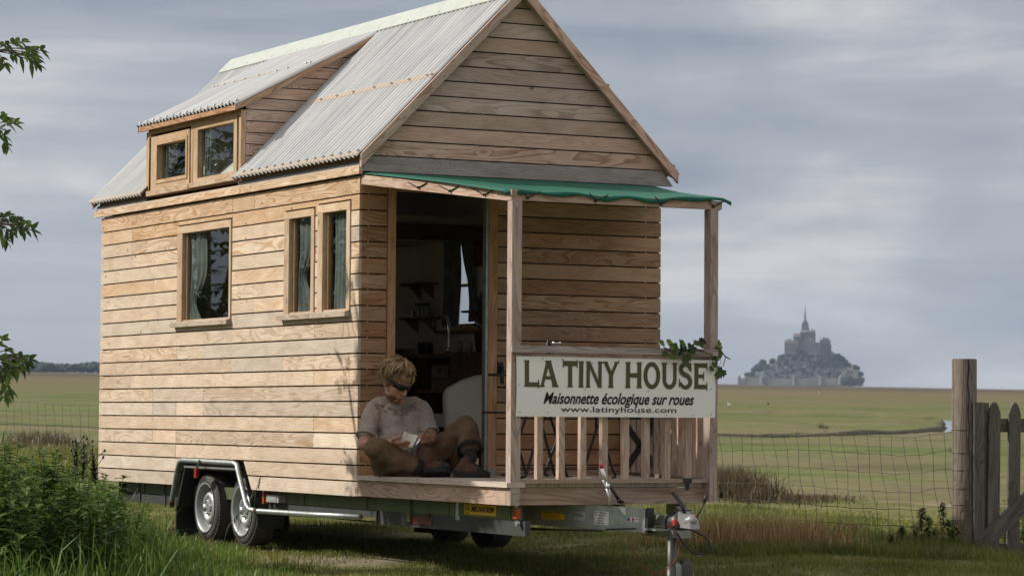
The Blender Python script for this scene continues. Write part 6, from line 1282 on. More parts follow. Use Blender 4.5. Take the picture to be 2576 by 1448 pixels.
# rough grass along the fence foot, taller
x, y, z = scatter(26000, 1.5, 8.0, -.6, 6.0, lambda a, b: (np.abs((a-6.1)+(b-1.06)*.15+.15) < .55+.25*np.sin(b*3)))
tn = .30+.2*vnoise(x, y, 2.5)+rng.normal(0, .15, x.shape); blades('rough_grass', np.stack([x, y, z], 1), rng.uniform(.06, .17, x.shape)*1.0, .0032, .5, 'grass_blades', tn, 3, kind='stuff')
# seen at the fence foot the verge grows in front too: band in front of the reeds
x, y, z = scatter(22000, 3.3, 6.3, -1.2, 1.9, lambda a, b: np.abs(b-(.55-.15*(a-4.2))+.10*np.sin(a*4)) < .35)
tn = .28+.2*vnoise(x, y, 2.5)+rng.normal(0, .15, x.shape); blades('verge_grass', np.stack([x, y, z], 1), rng.uniform(.05, .13, x.shape), .0032, .5, 'grass_blades', tn, 13, kind='stuff')
# near meadow: tufts
x, y, z = scatter(42000, 4, 14, 1.5, 15, lambda a, b: ((a-6.1)+(b-1.06)*.15 > .1) & (rng.random(a.shape) < np.clip(1.1-(b-1.5)/8, 0, 1)**1.5))
tn = .66+.12*vnoise(x, y, .8)+rng.normal(0, .10, x.shape); blades('meadow_grass', np.stack([x, y, z], 1), rng.uniform(.012, .03, x.shape), .009, 1.3, 'grass_blades', tn, 4, kind='stuff')
# dry reeds behind the trailer's nose
def clump(name, mat, boxes, n, h0, h1, w, seed, lean=.22, **tags):
    X_, Y_, Hh = [], [], []
    for (px0, px1, py, dep_spread, dens, hs) in boxes:
        nn = int(n*dens); px = rng.uniform(px0, px1, nn); base = np.array([G(p_, py+rng.normal(0, 3)) for p_ in px]); X_.append(base[:, 0]+rng.normal(0, dep_spread, nn)*.47); Y_.append(base[:, 1]+rng.normal(0, dep_spread, nn)*.88); Hh.append(rng.uniform(h0, h1, nn)*hs)
    X_, Y_, Hh = map(np.concatenate, (X_, Y_, Hh)); t_ = rng.normal(.5, .22, X_.shape); return blades(name, np.stack([X_, Y_, gz(X_, Y_)], 1), Hh, w, lean, mat, t_, seed, curl=.3, **tags)
clump('dry_reeds', 'dry_reed', [(1745, 1960, 1372, .35, .50, .8), (1940, 2060, 1378, .3, .25, .85), (2040, 2085, 1382, .25, .06, .6)], 4200, .10, .38, .0030, 5, .45, kind='stuff')
clump('dry_scrub', 'dry_scrub', [(1780, 1850, 1252, .35, .40, 1.05), (1850, 1910, 1258, .35, .25, .55), (1900, 2120, 1262, .3, .25, .26)], 9000, .12, .42, .006, 6, .45, kind='stuff')
clump('dry_scrub', 'dry_scrub', [(10, 270, 1140, 2.2, .2, .35), (85, 130, 1128, .5, .12, .8), (0, 260, 1180, 2.0, .2, .4)], 6000, .12, .5, .010, 7, .8, kind='stuff')
clump('rough_grass', 'grass_blades', [(-10, 270, 1150, 2.5, .5, .5), (-10, 270, 1190, 2.0, .5, .6)], 9000, .1, .45, .009, 17, .8, kind='stuff')
clump('meadow_tussocks', 'dry_scrub', [(2060, 2080, 1079, .12, .03, .45), (1995, 2010, 1094, .1, .01, .3), (2395, 2410, 1137, .1, .02, .3), (2140, 2150, 1332, .1, .02, .2)], 3000, .10, .4, .012, 8, .6, kind='stuff')
# nettles and other herbs
def leafblade(m, base, d, up, Ln, Wd, tone, droop=.3):
    d = nrm_(d); s_ = nrm_(np.cross(d, up)); n_ = np.cross(s_, d); prof = [(0, 0), (.18, .34), (.42, .5), (.7, .32), (1, 0)]; V = [base]; 
    for t_, w in prof[1:-1]: c_ = base+d*Ln*t_-n_*0+np.array((0, 0, -droop*Ln*t_*t_)); V += [c_-s_*w*Wd+n_*.12*Wd, c_, c_+s_*w*Wd+n_*.12*Wd]
    V.append(base+d*Ln+np.array((0, 0, -droop*Ln))); 
    m.add(V, [(0, 2, 1), (0, 3, 2), (1, 2, 5, 4), (2, 3, 6, 5), (4, 5, 8, 7), (5, 6, 9, 8), (7, 8, 10), (8, 9, 10)], tone=tone)
def nettle_mesh(hh, seed):
    st_ = random.getstate(); random.seed(seed); m = MB(); sm2 = MB(); ns = random.choice([1, 2, 3])
    for q_ in range(ns):
        lx, ly = random.uniform(-.25, .25), random.uniform(-.25, .25); H2 = hh*random.uniform(.7, 1); base = np.array((random.uniform(-.05, .05), random.uniform(-.05, .05), 0)); pts = [base+np.array((lx*H2*t_**1.5, ly*H2*t_**1.5, H2*t_)) for t_ in np.linspace(0, 1, 7)]
        tube(sm2, pts, [.006, .005, .005, .004, .004, .003, .002], 5); a = random.uniform(0, 3); k = .12*H2
        while k < H2:
            t_ = k/H2; p_ = base+np.array((lx*H2*t_**1.5, ly*H2*t_**1.5, k)); a += 1.57+random.uniform(-.2, .2); sz = (.145*(1-.6*t_)+.02)*random.uniform(.75, 1.15)
            for s2 in (0, math.pi): leafblade(m, p_, (math.cos(a+s2), math.sin(a+s2), random.uniform(.0, .5)), (0, 0, 1), sz, sz*.62, (min(1, max(0, random.gauss(.35+.3*t_, .16))), 0, 0, 1), random.uniform(.15, .5))
            k += .062*(1-.5*t_)
        for _ in range(5): a = random.uniform(0, 6.28); leafblade(m, pts[-1], (math.cos(a), math.sin(a), .8), (0, 0, 1), .035, .02, (.75, 0, 0, 1), .1)
    random.setstate(st_); return m, sm2
protos = []
for i in range(5):
    m, s2 = nettle_mesh(.62+.06*i, 100+i); root = m.build('nettle_plant', 'nettle_leaf', None); stc = s2.build('stem', 'nettle_leaf', root); protos.append(root)
pos = []
def envelope(px):     # picture height of the weed bank's upper edge
    xs = [0, 45, 90, 150, 200, 250, 272, 300, 345, 370]; ys_ = [1070, 1100, 1128, 1150, 1140, 1150, 1150, 1210, 1222, 1300]; return np.interp(px, xs, ys_)
tries = 0
while len(pos) < 230 and tries < 6000:
    tries += 1; px = random.uniform(-70, 400); py = random.uniform(1195, 1475)
    if px > 300 and py > 1240+(px-300)*1.0+110: continue
    if px > 345 and py < 1300: continue
    g_ = G(px, py); x_, y_ = g_[0], g_[1]; z_ = float(gz(x_, y_))
    if x_ > -.16 and y_ > -.2: continue
    hgt = min(.92, (py-float(envelope(min(px, 369))))/345*random.uniform(.45, 1.0))
    if hgt < .14: continue
    if any(math.hypot(x_-q_[0], y_-q_[1]) < .10 for q_ in pos): continue
    pos.append((x_, y_, z_, hgt))
pos.sort(key=lambda t_: t_[1])
for i, (x_, y_, z_, hh) in enumerate(pos):
    k = i % 5; o = protos[k] if i < 5 else copytree(protos[k]); o.location = (x_, y_, z_); o.rotation_euler = (0, 0, random.uniform(0, 6.28)); s_ = hh/(.62+.06*k); o.scale = (max(.75, min(1.1, s_)),)*2+(s_,)
    tagset(o, 'leafy nettle in the weed bank at the lower left corner', 'nettle', 'nettles in the weed bank at lower left')
# long grass in the weed bank and round its foot, thinning towards the track
def pixgrass(n, px0, px1, py0, py1, hfun, name, mat, seed, w, lean, curl, cond=None):
    px = rng.uniform(px0, px1, n); py = rng.uniform(py0, py1, n); k = cond(px, py); px, py = px[k], py[k]; g_ = np.array([G(a, b) for a, b in zip(px, py)]); k = ~((g_[:, 0] > -.12) & (g_[:, 1] > 1.7)); g_, px, py = g_[k], px[k], py[k]; X_, Y_ = g_[:, 0], g_[:, 1]
    tn = .5+.22*vnoise(X_, Y_, 2.0)+rng.normal(0, .2, X_.shape); return blades(name, np.stack([X_, Y_, gz(X_, Y_)], 1), hfun(px, py), w, lean, mat, tn, seed, curl=curl, kind='stuff')
pixgrass(14000, -60, 760, 1290, 1490, lambda px, py: rng.uniform(.05, .12, px.shape)+np.clip((620-px)/500, 0, 1)*rng.uniform(0, .16, px.shape), 'long_grass', 'lush_grass', 9, .0032, .8, .9, lambda px, py: (py > 1300+(px-330)*.33+14*np.sin(px*.05)) & (rng.random(px.shape) < np.clip((800-px)/350, .12, 1)))
pixgrass(1500, -60, 420, 1300, 1490, lambda px, py: rng.uniform(.2, .45, px.shape), 'long_grass', 'lush_grass', 10, .0045, .6, .8, lambda px, py: py > 1280+(px-200)*.5)
# flowering grass stalks in front of the wheels
m = MB()
for (px, py, tx, ty) in ((583, 1400, 640, 1232), (640, 1320, 655, 1195), (560, 1380, 600, 1290)):
    a = P(px, py, y=.9); b = P(tx, ty, y=.9); tube(m, smooth_path([a, a+(b-a)*.5+np.array((-.02, 0, .03)), b], 5), [.003]*11 if False else .0022, 4)
    for k in range(10): t_ = .75+.25*k/10; ellip(m, a+(b-a)*t_+np.array((random.uniform(-.008, .008), 0, 0)), (.005, .005, .012), n=5)
thing(m, 'grass_stalks', 'leaf_dark', 'thin flowering grass stalks standing before the rear wheels', 'grass stalks')
def thistle(px, py_base, py_top, dep, label, purple=True, mat='leaf_dark'):
    b = P(px, py_base, y=dep); t_ = P(px+random.uniform(-6, 6), py_top, y=dep); r_ = base_empty('thistle', tuple(b), label, 'thistle', None); m = MB(); H2 = t_[2]-b[2]; tube(m, [b, (b+t_)/2+np.array((.01, 0, 0)), t_], [.006, .005, .003], 6); heads = [t_]
    for k in range(7):
        f = .35+.08*k; a = random.uniform(0, 6.28); p0 = b+(t_-b)*f; p1 = p0+np.array((math.cos(a)*.09, math.sin(a)*.06, .08+.03*random.random())); tube(m, [p0, p1], .003, 5); heads.append(p1)
    for k in range(70): f = random.uniform(.05, 1); a = random.uniform(0, 6.28); leafblade(m, b+(t_-b)*f, (math.cos(a), math.sin(a), .7), (0, 0, 1), .09*(1.1-f), .03, (.3, 0, 0, 1), .2)
    for h in heads: ellip(m, h, (.011, .011, .014), n=8)
    sub(m, 'stem_and_leaves', mat, r_)
    if purple:
        for h in heads[:3:2]: m = MB(); lathe(m, h+np.array((0, 0, .008)), (0, 0, 1), [(0, .005), (.010, .010), (.014, .009), (.012, .001)], 8); sub(m, 'flower', 'thistle_purple', r_)
thistle(191, 1215, 1108, 3.2, 'tall thistle with purple flower heads above the weed bank left of the house'); thistle(208, 1210, 1118, 3.6, 'shorter thistle with purple heads just right of the tall one'); thistle(240, 1220, 1146, 2.6, 'low thistle with one purple head beside the house corner')
# seeding dock-like weeds by the gate post
for i, (px, top) in enumerate(((2240, 1345), (2268, 1325), (2300, 1318), (2318, 1280), (2335, 1300), (2352, 1330), (2370, 1268), (2384, 1310), (2396, 1335), (2330, 1345), (2285, 1350), (2405, 1322))):
    b = P(px+random.uniform(-8, 12), 1392, y=1.0-random.uniform(0, .3)); t_ = P(px, top, y=b[1]); m = MB(); mid = (b+t_)/2+np.array((random.uniform(-.02, .02), 0, 0)); ax_ = smooth_path([b, mid, t_], 6); tube(m, ax_, .0028, 4)
    for k in range(170):
        q_ = ax_[random.randint(3, len(ax_)-1)]; a = random.uniform(0, 6.28); leafblade(m, np.array(q_)+np.array((0, 0, random.uniform(-.02, .02))), (math.cos(a), math.sin(a), random.uniform(-.6, .5)), (0, 0, 1), random.uniform(.025, .058), .017, (random.random(), 0, 0, 1), .5)
    m.build('seeding_nettle', ['dry_scrub', 'nettle_leaf', 'grass_blades'][i % 3], None, label='thin seeding nettle stalk at the foot of the round gate post', cat='weed', group='seeding weeds at the gate post')
# dry grass tussock at the post foot, green weeds behind the gate
def tuft(name, px, py, dep, n, h, spread, mat, label, seed, lean=.6):
    b = P(px, py, y=dep); X_ = b[0]+rng.normal(0, spread, n); Y_ = b[1]+rng.normal(0, spread*.6, n); o = blades(name, np.stack([X_, Y_, np.full(n, b[2])], 1), rng.uniform(h*.5, h, n), .003, lean, mat, rng.normal(.4, .2, n), seed, curl=1.2, label=label, cat='grass'); return o
tuft('grass_tussock', 2390, 1428, .55, 1500, .24, .085, 'dry_reed', 'brown dry grass tussock at the foot of the gate post', 20, .9)
tuft('grass_tussock', 2350, 1412, .62, 1500, .20, .11, 'grass_blades', 'green grass tussock left of the brown one by the gate post', 21, .7)
for i in range(14):
    k = i % 5; o = copytree(protos[k]); px = 2500+random.uniform(0, 120); p = P(px, 1430, y=1.5+random.random()*.8); o.location = (p[0], p[1], float(gz(p[0], p[1]))); s_ = random.uniform(.35, .6); o.scale = (s_, s_, s_); o.rotation_euler = (0, 0, random.uniform(0, 6.28)); tagset(o, 'green nettle growing behind the picket gate', 'nettle', 'nettles behind the gate')

# ============================================================ TREES AT THE LEFT
def leafcloud(m, centers, n, size, mat_tone=.45, seed=3):
    r = random.Random(seed)
    for _ in range(n):
        c_, rad = r.choice(centers); v = np.array([r.gauss(0, 1) for _ in range(3)]); v = v/np.linalg.norm(v)*rad*(r.random()**.45); p = np.array(c_)+v*np.array((1, 1, .8)); a = r.uniform(0, 6.28); dd = (math.cos(a), math.sin(a), r.uniform(-.5, .35))
        for q_ in range(3): aa = a+(q_-1)*.7; leafblade(m, p, (math.cos(aa), math.sin(aa), dd[2]), (0, 0, 1), size*r.uniform(.7, 1.2), size*.42, (min(1, max(0, r.gauss(mat_tone, .2))), 0, 0, 1), .3)
elder = base_empty('elder_tree', (-3.5, 1.7, .3), 'elder tree whose leafy twigs reach in at the left edge of the picture', 'tree')
m = MB(); base = np.array((-3.5, 1.7, .25)); fork = np.array((-3.45, 1.7, 1.5))
tube(m, smooth_path([base, base+np.array((.04, 0, .6)), fork], 4), [.11, .10, .10, .095, .09, .09, .085, .085, .08], 10)
SPR = [(-15, 128, 1.6, [(60, 105), (82, 128), (95, 150), (108, 128), (40, 140), (20, 110), (70, 145), (100, 165), (15, 165), (45, 108), (90, 140)]),
       (-20, 330, 1.7, [(42, 310), (25, 300), (10, 290), (15, 345), (20, 368), (5, 325)]),
       (-20, 565, 1.5, [(48, 553), (70, 562), (86, 580), (55, 572), (30, 585), (25, 540), (10, 545), (18, 608), (5, 575), (40, 560), (62, 580)]),
       (-20, 900, 1.4, [(80, 905), (70, 915), (55, 895), (40, 925), (25, 880), (10, 850), (15, 945), (25, 985), (48, 930), (5, 960), (35, 905), (15, 1000), (60, 912), (8, 905), (30, 940), (20, 915)])]
lm = MB(); cl = []
for (px, py, dep, tips) in SPR:
    o_ = P(px, py, y=dep); st0 = fork if py < 700 else np.array((-3.45, 1.7, 1.0)); tube(m, smooth_path([st0, (st0+o_)/2+np.array((0, 0, .25)), o_], 5), .018, 6)
    for (tx, ty) in tips:
        e = P(tx, ty, y=dep+random.uniform(-.15, .15)); tube(m, smooth_path([o_, (o_+e)/2+np.array((0, 0, .02)), e], 3), .004, 4); d_ = nrm_(e-o_)
        leafblade(lm, e-d_*.02, d_+np.array((0, 0, -.1)), (0, -.6, .8), .085, .042, (random.uniform(.2, .85), 0, 0, 1), .2)
        for k in range(2):
            for s2 in (-1, 1): a = random.uniform(.4, 1.3)*s2; q_ = e-d_*(.02+.045*k*random.uniform(.7, 1.3)); dd = np.array((d_[0]*math.cos(a)-d_[2]*math.sin(a), random.uniform(-.3, .3), d_[0]*math.sin(a)+d_[2]*math.cos(a))); leafblade(lm, q_, dd, (0, -.7, .7), random.uniform(.055, .095), .040, (random.uniform(.2, 1), 0, 0, 1), random.uniform(.1, .6))
for k in range(21):
    c_ = np.array((-3.4+random.uniform(-.5, .4), 0, 0)); t_ = -c_[0]; c_[1] = t_*.7-1.62+(k % 7)*.225+random.uniform(-.05, .05); c_[2] = t_*.85+1.0+(k//7)*.62+random.uniform(-.1, .1); cl.append((tuple(c_), random.uniform(.20, .24) if k % 7 == 6 else random.uniform(.24, .32))); tube(m, smooth_path([fork, (fork+c_)/2+np.array((random.uniform(-.2, .2), random.uniform(-.2, .2), 0)), c_], 5), [.05, .045, .04, .035, .03, .026, .022, .018, .014, .01, .008], 6)
leafcloud(lm, cl, 5600, .09, .42, 5)
# darker lower skirt of the elder, outside the picture
sub(m, 'trunk', 'bark', elder); sub(lm, 'crown', 'elder_leaf', elder)
def bgtree(x_, y_, h, r_, label, seed):
    e = base_empty('hedge_tree', (x_, y_, float(gz(x_, y_))), label, 'tree', None); z_ = float(gz(x_, y_)); m = MB(); tube(m, [(x_, y_, z_-.1), (x_+.1, y_, z_+h*.3), (x_, y_+.1, z_+h*.8)], [.18, .14, .05], 8); rr = random.Random(seed); cs = []
    for k in range(16): a = rr.uniform(0, 6.28); q_ = rr.uniform(.0, .8)*r_; c_ = (x_+math.cos(a)*q_, y_+math.sin(a)*q_, z_+rr.uniform(.15, .92)*h); cs.append((c_, r_*rr.uniform(.28, .45))); tube(m, [(x_, y_, z_+h*.25), c_], [.06, .015], 5)
    l2 = MB(); leafcloud(l2, cs, 1500, .20, .4, seed); sub(m, 'trunk', 'bark', e); sub(l2, 'crown', 'elder_leaf', e)
for i, (x_, y_, h, r_) in enumerate(((-5.2, 11.5, 4.0, 1.7), (-8.2, 14.5, 5.0, 2.2), (-6.2, 18.5, 5.0, 2.3), (-10.5, 20, 6.0, 2.6), (-3.6, 20.5, 4.2, 1.8), (-7.5, 9.5, 4.0, 1.5), (-12, 15, 6, 2.4))): bgtree(x_, y_, h, r_, 'bushy tree of the hedge left of the track, outside the picture', 40+i)
for o_ in bpy.data.objects:
    if o_.name.startswith('hedge_tree'): o_['group'] = 'hedge trees left of the track'

# ============================================================ FAR THINGS
DM = 5600.0
u0 = ray(2016.7, 968); u0 = u0/math.hypot(u0[0], u0[1]); FWm = np.array((u0[0], u0[1], 0.)); RTm = np.array((FWm[1], -FWm[0], 0.))
def mpnt(cx, cy, dep=0.0):     # picture place on the island at a given depth
    px, py = 1777+cx*.20844, 737.6+cy*.20844; r_ = ray(px, py); t_ = (DM+dep)/(r_@FWm); return CAM+r_*t_
def mloc(cx, cy, dep=0.0):
    p_ = mpnt(cx, cy, 0); return p_+FWm*dep
isle_o = mpnt(1150, 1115)
def mbox(m, x0, x1, yt, yb, d0, d1, taper=0):
    V = []
    for cx, s_ in ((x0, 1), (x1, -1)):
        for dd in (d0, d1):
            for cy in (yb, yt): V.append(mloc(cx+(taper*s_ if cy == yt else 0), cy, dd))
    hexa(m, V, 2)
def mroof(m, x0, x1, ye, yr, d0, d1):     # gabled roof, ridge across the picture
    dm_ = (d0+d1)/2; a, b, c_, d_ = mloc(x0, ye, d0), mloc(x1, ye, d0), mloc(x1, ye, d1), mloc(x0, ye, d1); e, f = mloc(x0, yr, dm_), mloc(x1, yr, dm_); m.add([a, b, c_, d_, e, f], [(0, 1, 5, 4), (2, 3, 4, 5), (0, 4, 3), (1, 2, 5)])
def mcone(m, cx, yb, yt, r_, dep, n=8):
    b = mloc(cx, yb, dep); t_ = mloc(cx, yt, dep); R_ = r_*.1638; V = [b+RTm*R_*math.cos(2*math.pi*k/n)+FWm*R_*math.sin(2*math.pi*k/n) for k in range(n)]+[t_]; m.add(V, [(k, (k+1) % n, n) for k in range(n)])
def mcyl(m, cx, yb, yt, r_, dep, n=12):
    b = mloc(cx, yb, dep); t_ = mloc(cx, yt, dep); R_ = r_*.1638; V = [q_+RTm*R_*math.cos(2*math.pi*k/n)+FWm*R_*math.sin(2*math.pi*k/n) for q_ in (b, t_) for k in range(n)]; m.add(V, [(k, (k+1) % n, n+(k+1) % n, n+k) for k in range(n)]+[tuple(range(n, 2*n))])
# rock: a cone-like mound through the measured outline
m = MB(); prof_l = [(1112, 400), (1010, 470), (930, 560), (880, 640), (830, 780), (760, 880), (700, 950), (640, 1000)]; prof_r = [(1112, 1890), (1010, 1860), (930, 1830), (880, 1760), (830, 1700), (760, 1600), (700, 1520), (640, 1480)]
nr_ = 26; V = []
for (cy, xl), (_, xr_) in zip(prof_l, prof_r):
    c_ = (xl+xr_)/2; hw = (xr_-xl)/2
    for k in range(nr_): a = 2*math.pi*k/nr_; w_ = 1+.05*math.sin(k*3.1+cy*.05); V.append(mloc(c_+hw*math.cos(a)*w_*.985, cy, -hw*.1638*.75*math.sin(a)*w_))
V.append(mloc(1240, 600, 0)); F = []
for i in range(7):
    for k in range(nr_): F.append((i*nr_+k, i*nr_+(k+1) % nr_, (i+1)*nr_+(k+1) % nr_, (i+1)*nr_+k))
F += [(7*nr_+k, 7*nr_+(k+1) % nr_, 8*nr_) for k in range(nr_)]
m.add(V, F, smooth=True); ro = m.build('island_hill', 'rock', None); ro['kind'] = 'structure'
ab = base_empty('abbey', tuple(mloc(1200, 640)), 'stone abbey with a slender spire crowning the island on the horizon', 'abbey')
D0 = -60
m = MB(); mbox(m, 1130, 1310, 470, 640, -30, 20); mbox(m, 1045, 1135, 520, 700, -40, 20); mbox(m, 1065, 1130, 495, 530, -25, 15); mbox(m, 1230, 1312, 460, 600, -25, 15); mbox(m, 1145, 1235, 400, 480, -14, 8)
for x_ in range(1135, 1312, 19): mbox(m, x_, x_+6, 480, 640, -33, -30)
for x_ in (1240, 1262, 1284, 1304): mcone(m, x_, 460, 432, 5, -20)
mroof(m, 1130, 1240, 470, 432, -28, 18); mroof(m, 1045, 1135, 522, 480, -35, 15); pg_ = random.Random(3)
for k in range(22): x_ = pg_.uniform(1050, 1308); mcone(m, x_, (525 if x_ < 1130 else 470), (505 if x_ < 1130 else 440)-pg_.uniform(0, 22), 4+pg_.random()*4, -pg_.uniform(5, 32), 5)
for k in range(5): mbox(m, 1135+k*12, 1310-k*9, 600-k*22, 645-k*10, -38+k*1.5, -28)
sub(m, 'church', 'stone_grey', ab)
m = MB(); mbox(m, 1150, 1226, 365, 405, -10, 6, 4); mbox(m, 1160, 1218, 345, 368, -8, 4, 4); sub(m, 'tower', 'stone_grey', ab)
m = MB(); mcone(m, 1188, 372, 290, 40, -2); mcyl(m, 1187, 320, 230, 9, -2, 8); mcone(m, 1188, 300, 205, 15, -2); mcone(m, 1188, 240, 118, 7, -2)
for dx_ in (-38, -20, 20, 38): mcone(m, 1188+dx_, 395, 335 if abs(dx_) == 20 else 355, 6, -8)
sub(m, 'spire', 'copper_spire', ab)
m = MB(); mbox(m, 940, 1095, 578, 745, -55, -10); mbox(m, 965, 1030, 556, 580, -50, -20)
for x_ in range(942, 1095, 25): mbox(m, x_, x_+7, 590, 750, -58, -55)
sub(m, 'great_hall', 'stone_pale', ab)
m = MB(); mbox(m, 1365, 1490, 565, 760, -40, 10); mbox(m, 1312, 1370, 595, 700, -30, 10); mbox(m, 1400, 1470, 545, 570, -30, 5); mbox(m, 1095, 1365, 640, 745, -48, 0); mbox(m, 1480, 1502, 620, 760, -35, 5)
for x_, y_ in ((1372, 523), (1404, 513), (1445, 535), (1425, 548)): mcone(m, x_, 575, y_, 9, -25)
for x_ in range(1375, 1490, 22): mbox(m, x_, x_+6, 585, 760, -43, -40)
mroof(m, 1395, 1475, 548, 533, -28, 3); sub(m, 'choir', 'stone_grey', ab)
m = MB()
for x_ in range(1150, 1300, 24):
    for y_ in (500, 560): mbox(m, x_, x_+7, y_, y_+32, -33.5, -33)
for x_ in range(952, 1090, 25):
    for y_ in (610, 670): mbox(m, x_, x_+6, y_, y_+30, -58.4, -58)
for x_ in range(1380, 1488, 22): mbox(m, x_+7, x_+13, 610, 650, -43.4, -43)
sub(m, 'windows', 'slate', ab)
# ramparts
m = MB(); mbox(m, 388, 1640, 1035, 1116, -115, -105); mbox(m, 388, 400, 1035, 1116, -115, -40)
for x_ in range(392, 1640, 12): mbox(m, x_, x_+6, 1030, 1036, -115, -112)
rm = thing(m, 'rampart_wall', 'stone_pale', 'long pale rampart wall round the foot of the island', 'wall')
for (x_, r_, yt) in ((408, 16, 1012), (485, 14, 1020), (690, 40, 1012), (1070, 30, 1010), (1385, 34, 1015), (1610, 28, 1010)):
    m = MB(); mcyl(m, x_, 1116, yt, r_, -118, 14); mcone(m, x_, yt, yt-(16 if r_ < 30 else 6), r_, -118, 14); m.build('tower', 'stone_grey', rm)
# village houses, each its own
rr = random.Random(11); hn = 0
def vhouse(cx, cy, w, h, dep):
    global hn
    m = MB(); mbox(m, cx-w/2, cx+w/2, cy-h, cy, dep, dep+9); mt2 = rr.choice(['stone_pale', 'stone_grey', 'stone_grey', 'white_paint' if rr.random() < .25 else 'stone_pale']); o = thing(m, 'village_house', mt2, 'small stone house among the houses stepping up the island slope', 'house', 'village houses on the island'); m = MB(); mroof(m, cx-w/2-1, cx+w/2+1, cy-h, cy-h-w*.33, dep-.8, dep+9.8); m.build('roof', 'slate', o)
    m = MB()
    for k in range(max(1, int(w/9))): mbox(m, cx-w/2+3+k*9, cx-w/2+5.5+k*9, cy-h*.7, cy-h*.35, dep-.3, dep)
    m.build('windows', 'dark_backing', o)
for row, (cy, xa, xb, dep) in enumerate(((1045, 430, 1620, -100), (1022, 500, 1640, -96), (996, 600, 1690, -92), (968, 700, 1760, -89), (940, 760, 1700, -86), (910, 800, 1500, -83), (880, 830, 1360, -79), (850, 950, 1320, -76), (822, 980, 1300, -73), (795, 1000, 1290, -70), (768, 1020, 1300, -66))):
    x_ = xa+rr.uniform(0, 20)
    while x_ < xb:
        w = rr.uniform(26, 46); 
        if rr.random() < .80: vhouse(x_+w/2, cy+rr.uniform(-8, 6), w, rr.uniform(20, 34), dep+rr.uniform(-4, 4))
        x_ += w+rr.uniform(-2, 22)
m = MB(); mbox(m, 1640, 1810, 930, 1110, -90, -70); mbox(m, 1690, 1760, 900, 935, -86, -74); thing(m, 'bastion', 'stone_pale', 'large pale bastion at the right end of the island ramparts', 'bastion')
# trees on the island
def itree(cx, cy, r_, dep, squash=.85):
    m = MB(); c_ = mloc(cx, cy, dep); R_ = r_*.1638; g_ = random.Random(int(cx*7+cy))
    for _ in range(70):
        v = np.array([g_.gauss(0, 1) for _ in range(3)]); v /= np.linalg.norm(v); q_ = c_+v*R_*np.array((1, 1, squash))*g_.uniform(.45, .92); s_ = R_*g_.uniform(.16, .30); ellip(m, q_, (s_, s_, s_*.8), n=6)
    ellip(m, c_, (R_*.7, R_*.7, R_*.6), n=10)
    o = thing(m, 'island_tree', 'far_foliage', 'dark rounded tree growing on the island slope', 'tree', 'trees on the island'); m = MB(); tube(m, [c_-np.array((0, 0, R_*1.3)), c_], R_*.12, 5); m.build('trunk', 'bark', o)
for (cx, cy, r_, dep) in ((680, 850, 58, -50), (640, 900, 60, -60), (730, 910, 58, -66), (580, 930, 42, -60), (795, 820, 44, -40), (910, 790, 55, -52), (960, 830, 52, -60), (890, 850, 45, -64), (500, 990, 38, -80), (560, 985, 40, -84), (1120, 710, 46, -60), (1180, 740, 40, -62), (1250, 770, 42, -60), (1060, 770, 40, -60), (1340, 850, 52, -66), (1390, 880, 48, -68), (1450, 830, 52, -60), (1520, 780, 50, -45), (1580, 770, 52, -40), (1620, 790, 50, -40), (1670, 840, 48, -40), (1560, 850, 48, -56), (1500, 890, 45, -66), (1710, 870, 40, -44), (1780, 900, 42, -60), (1810, 910, 32, -60), (1850, 980, 40, -60), (1860, 1050, 42, -60), (1150, 805, 30, -84), (1020, 880, 30, -88), (1290, 900, 34, -90), (1700, 1070, 75, -125), (1760, 1080, 60, -125), (1640, 1080, 40, -128), (1830, 1080, 50, -110), (1400, 790, 40, -50), (1230, 830, 38, -60), (850, 1000, 30, -100), (1170, 960, 28, -86)): itree(cx, cy, r_, dep-(12 if dep > -100 else 0))
# far wood on the left horizon
m = MB(); rr2 = random.Random(5); 
for i in range(230):
    px = -60+i*1.6+rr2.uniform(-1, 1); d_ = 3300+rr2.uniform(-80, 80); top = np.interp(px, [-60, 60, 75, 100, 160, 210, 235, 260, 330], [912, 918, 908, 908, 915, 912, 908, 912, 918])+rr2.uniform(-2, 3); gb = P(px, 936, d=d_); tp = P(px, top, d=d_); R_ = (tp[2]-gb[2])/2
    for k in range(4): ellip(m, gb+np.array((rr2.uniform(-4, 4), rr2.uniform(-4, 4), R_*rr2.uniform(.5, 1.45))), (R_*.8, R_*.8, R_*.6), n=7)
m.build('far_wood', 'far_foliage', None, kind='stuff')
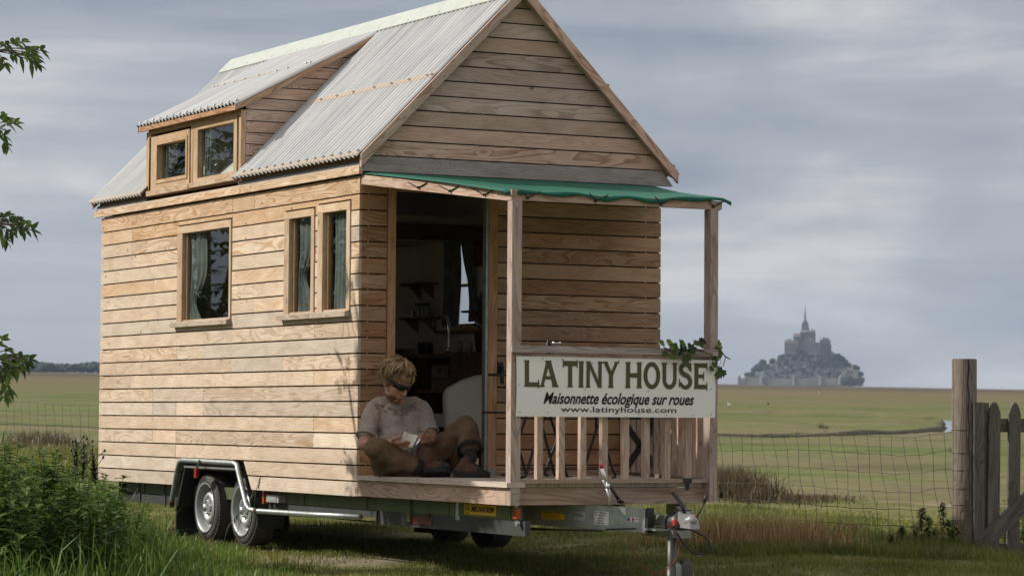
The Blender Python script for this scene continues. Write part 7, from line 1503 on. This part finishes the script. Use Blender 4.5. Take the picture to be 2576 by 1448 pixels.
# birds
def bird(px, py, mat, s_, label, cat):
    g_ = G(px, py); r_ = base_empty('bird', tuple(g_), label, cat); m = MB(); ellip(m, g_+np.array((0, 0, .22*s_)), (.20*s_, .12*s_, .10*s_), n=12); capsule(m, g_+np.array((-.12*s_, 0, .26*s_)), g_+np.array((-.20*s_, 0, .46*s_)), .05*s_, .035*s_); ellip(m, g_+np.array((-.22*s_, 0, .49*s_)), (.06*s_, .045*s_, .045*s_), n=10); capsule(m, g_+np.array((.1*s_, 0, .2*s_)), g_+np.array((.3*s_, 0, .14*s_)), .06*s_, .02*s_); sub(m, 'body', mat, r_)
    m = MB(); bar(m, g_+np.array((-.26*s_, 0, .49*s_)), g_+np.array((-.34*s_, 0, .47*s_)), .01*s_); sub(m, 'bill', 'orange_reflector', r_)
    for k in (-1, 1): m = MB(); bar(m, g_+np.array((0, .03*k, 0)), g_+np.array((0, .03*k, .16*s_)), .012*s_); sub(m, 'leg', 'blackish_metal', r_)
bird(1834, 1022, 'feather_white', .55, 'white bird standing in the meadow near the porch post', 'bird'); bird(2060, 991, 'feather_white', .75, 'small white bird in the far meadow below the island', 'bird'); bird(1932, 1018, 'feather_dark', .45, 'small dark bird in the meadow between the white birds', 'bird')
# air: haze over the salt meadow
m = MB(); X0, X1, Y0, Y1, ZA, ZB_ = -7500, 7500, -2500, 9000, -200, 420
V = [(x_, y_, z_) for x_ in (X0, X1) for y_ in (Y0, Y1) for z_ in (ZA, ZB_)]; m.add(V, [(0, 1, 3, 2), (4, 6, 7, 5), (0, 4, 5, 1), (2, 3, 7, 6), (0, 2, 6, 4), (1, 5, 7, 3)])
hm_ = bpy.data.materials.new('haze_air'); hm_.use_nodes = True; t = hm_.node_tree; t.nodes.clear(); vo = N(t, 'ShaderNodeVolumePrincipled'); vo.inputs['Color'].default_value = (.60, .76, 1, 1); vo.inputs['Density'].default_value = HAZE; vo.inputs['Anisotropy'].default_value = .2; oo = N(t, 'ShaderNodeOutputMaterial'); t.links.new(vo.outputs[0], oo.inputs['Volume']); MATS['haze_air'] = hm_
if HAZE > 0: m.build('haze', 'haze_air', None, kind='stuff')
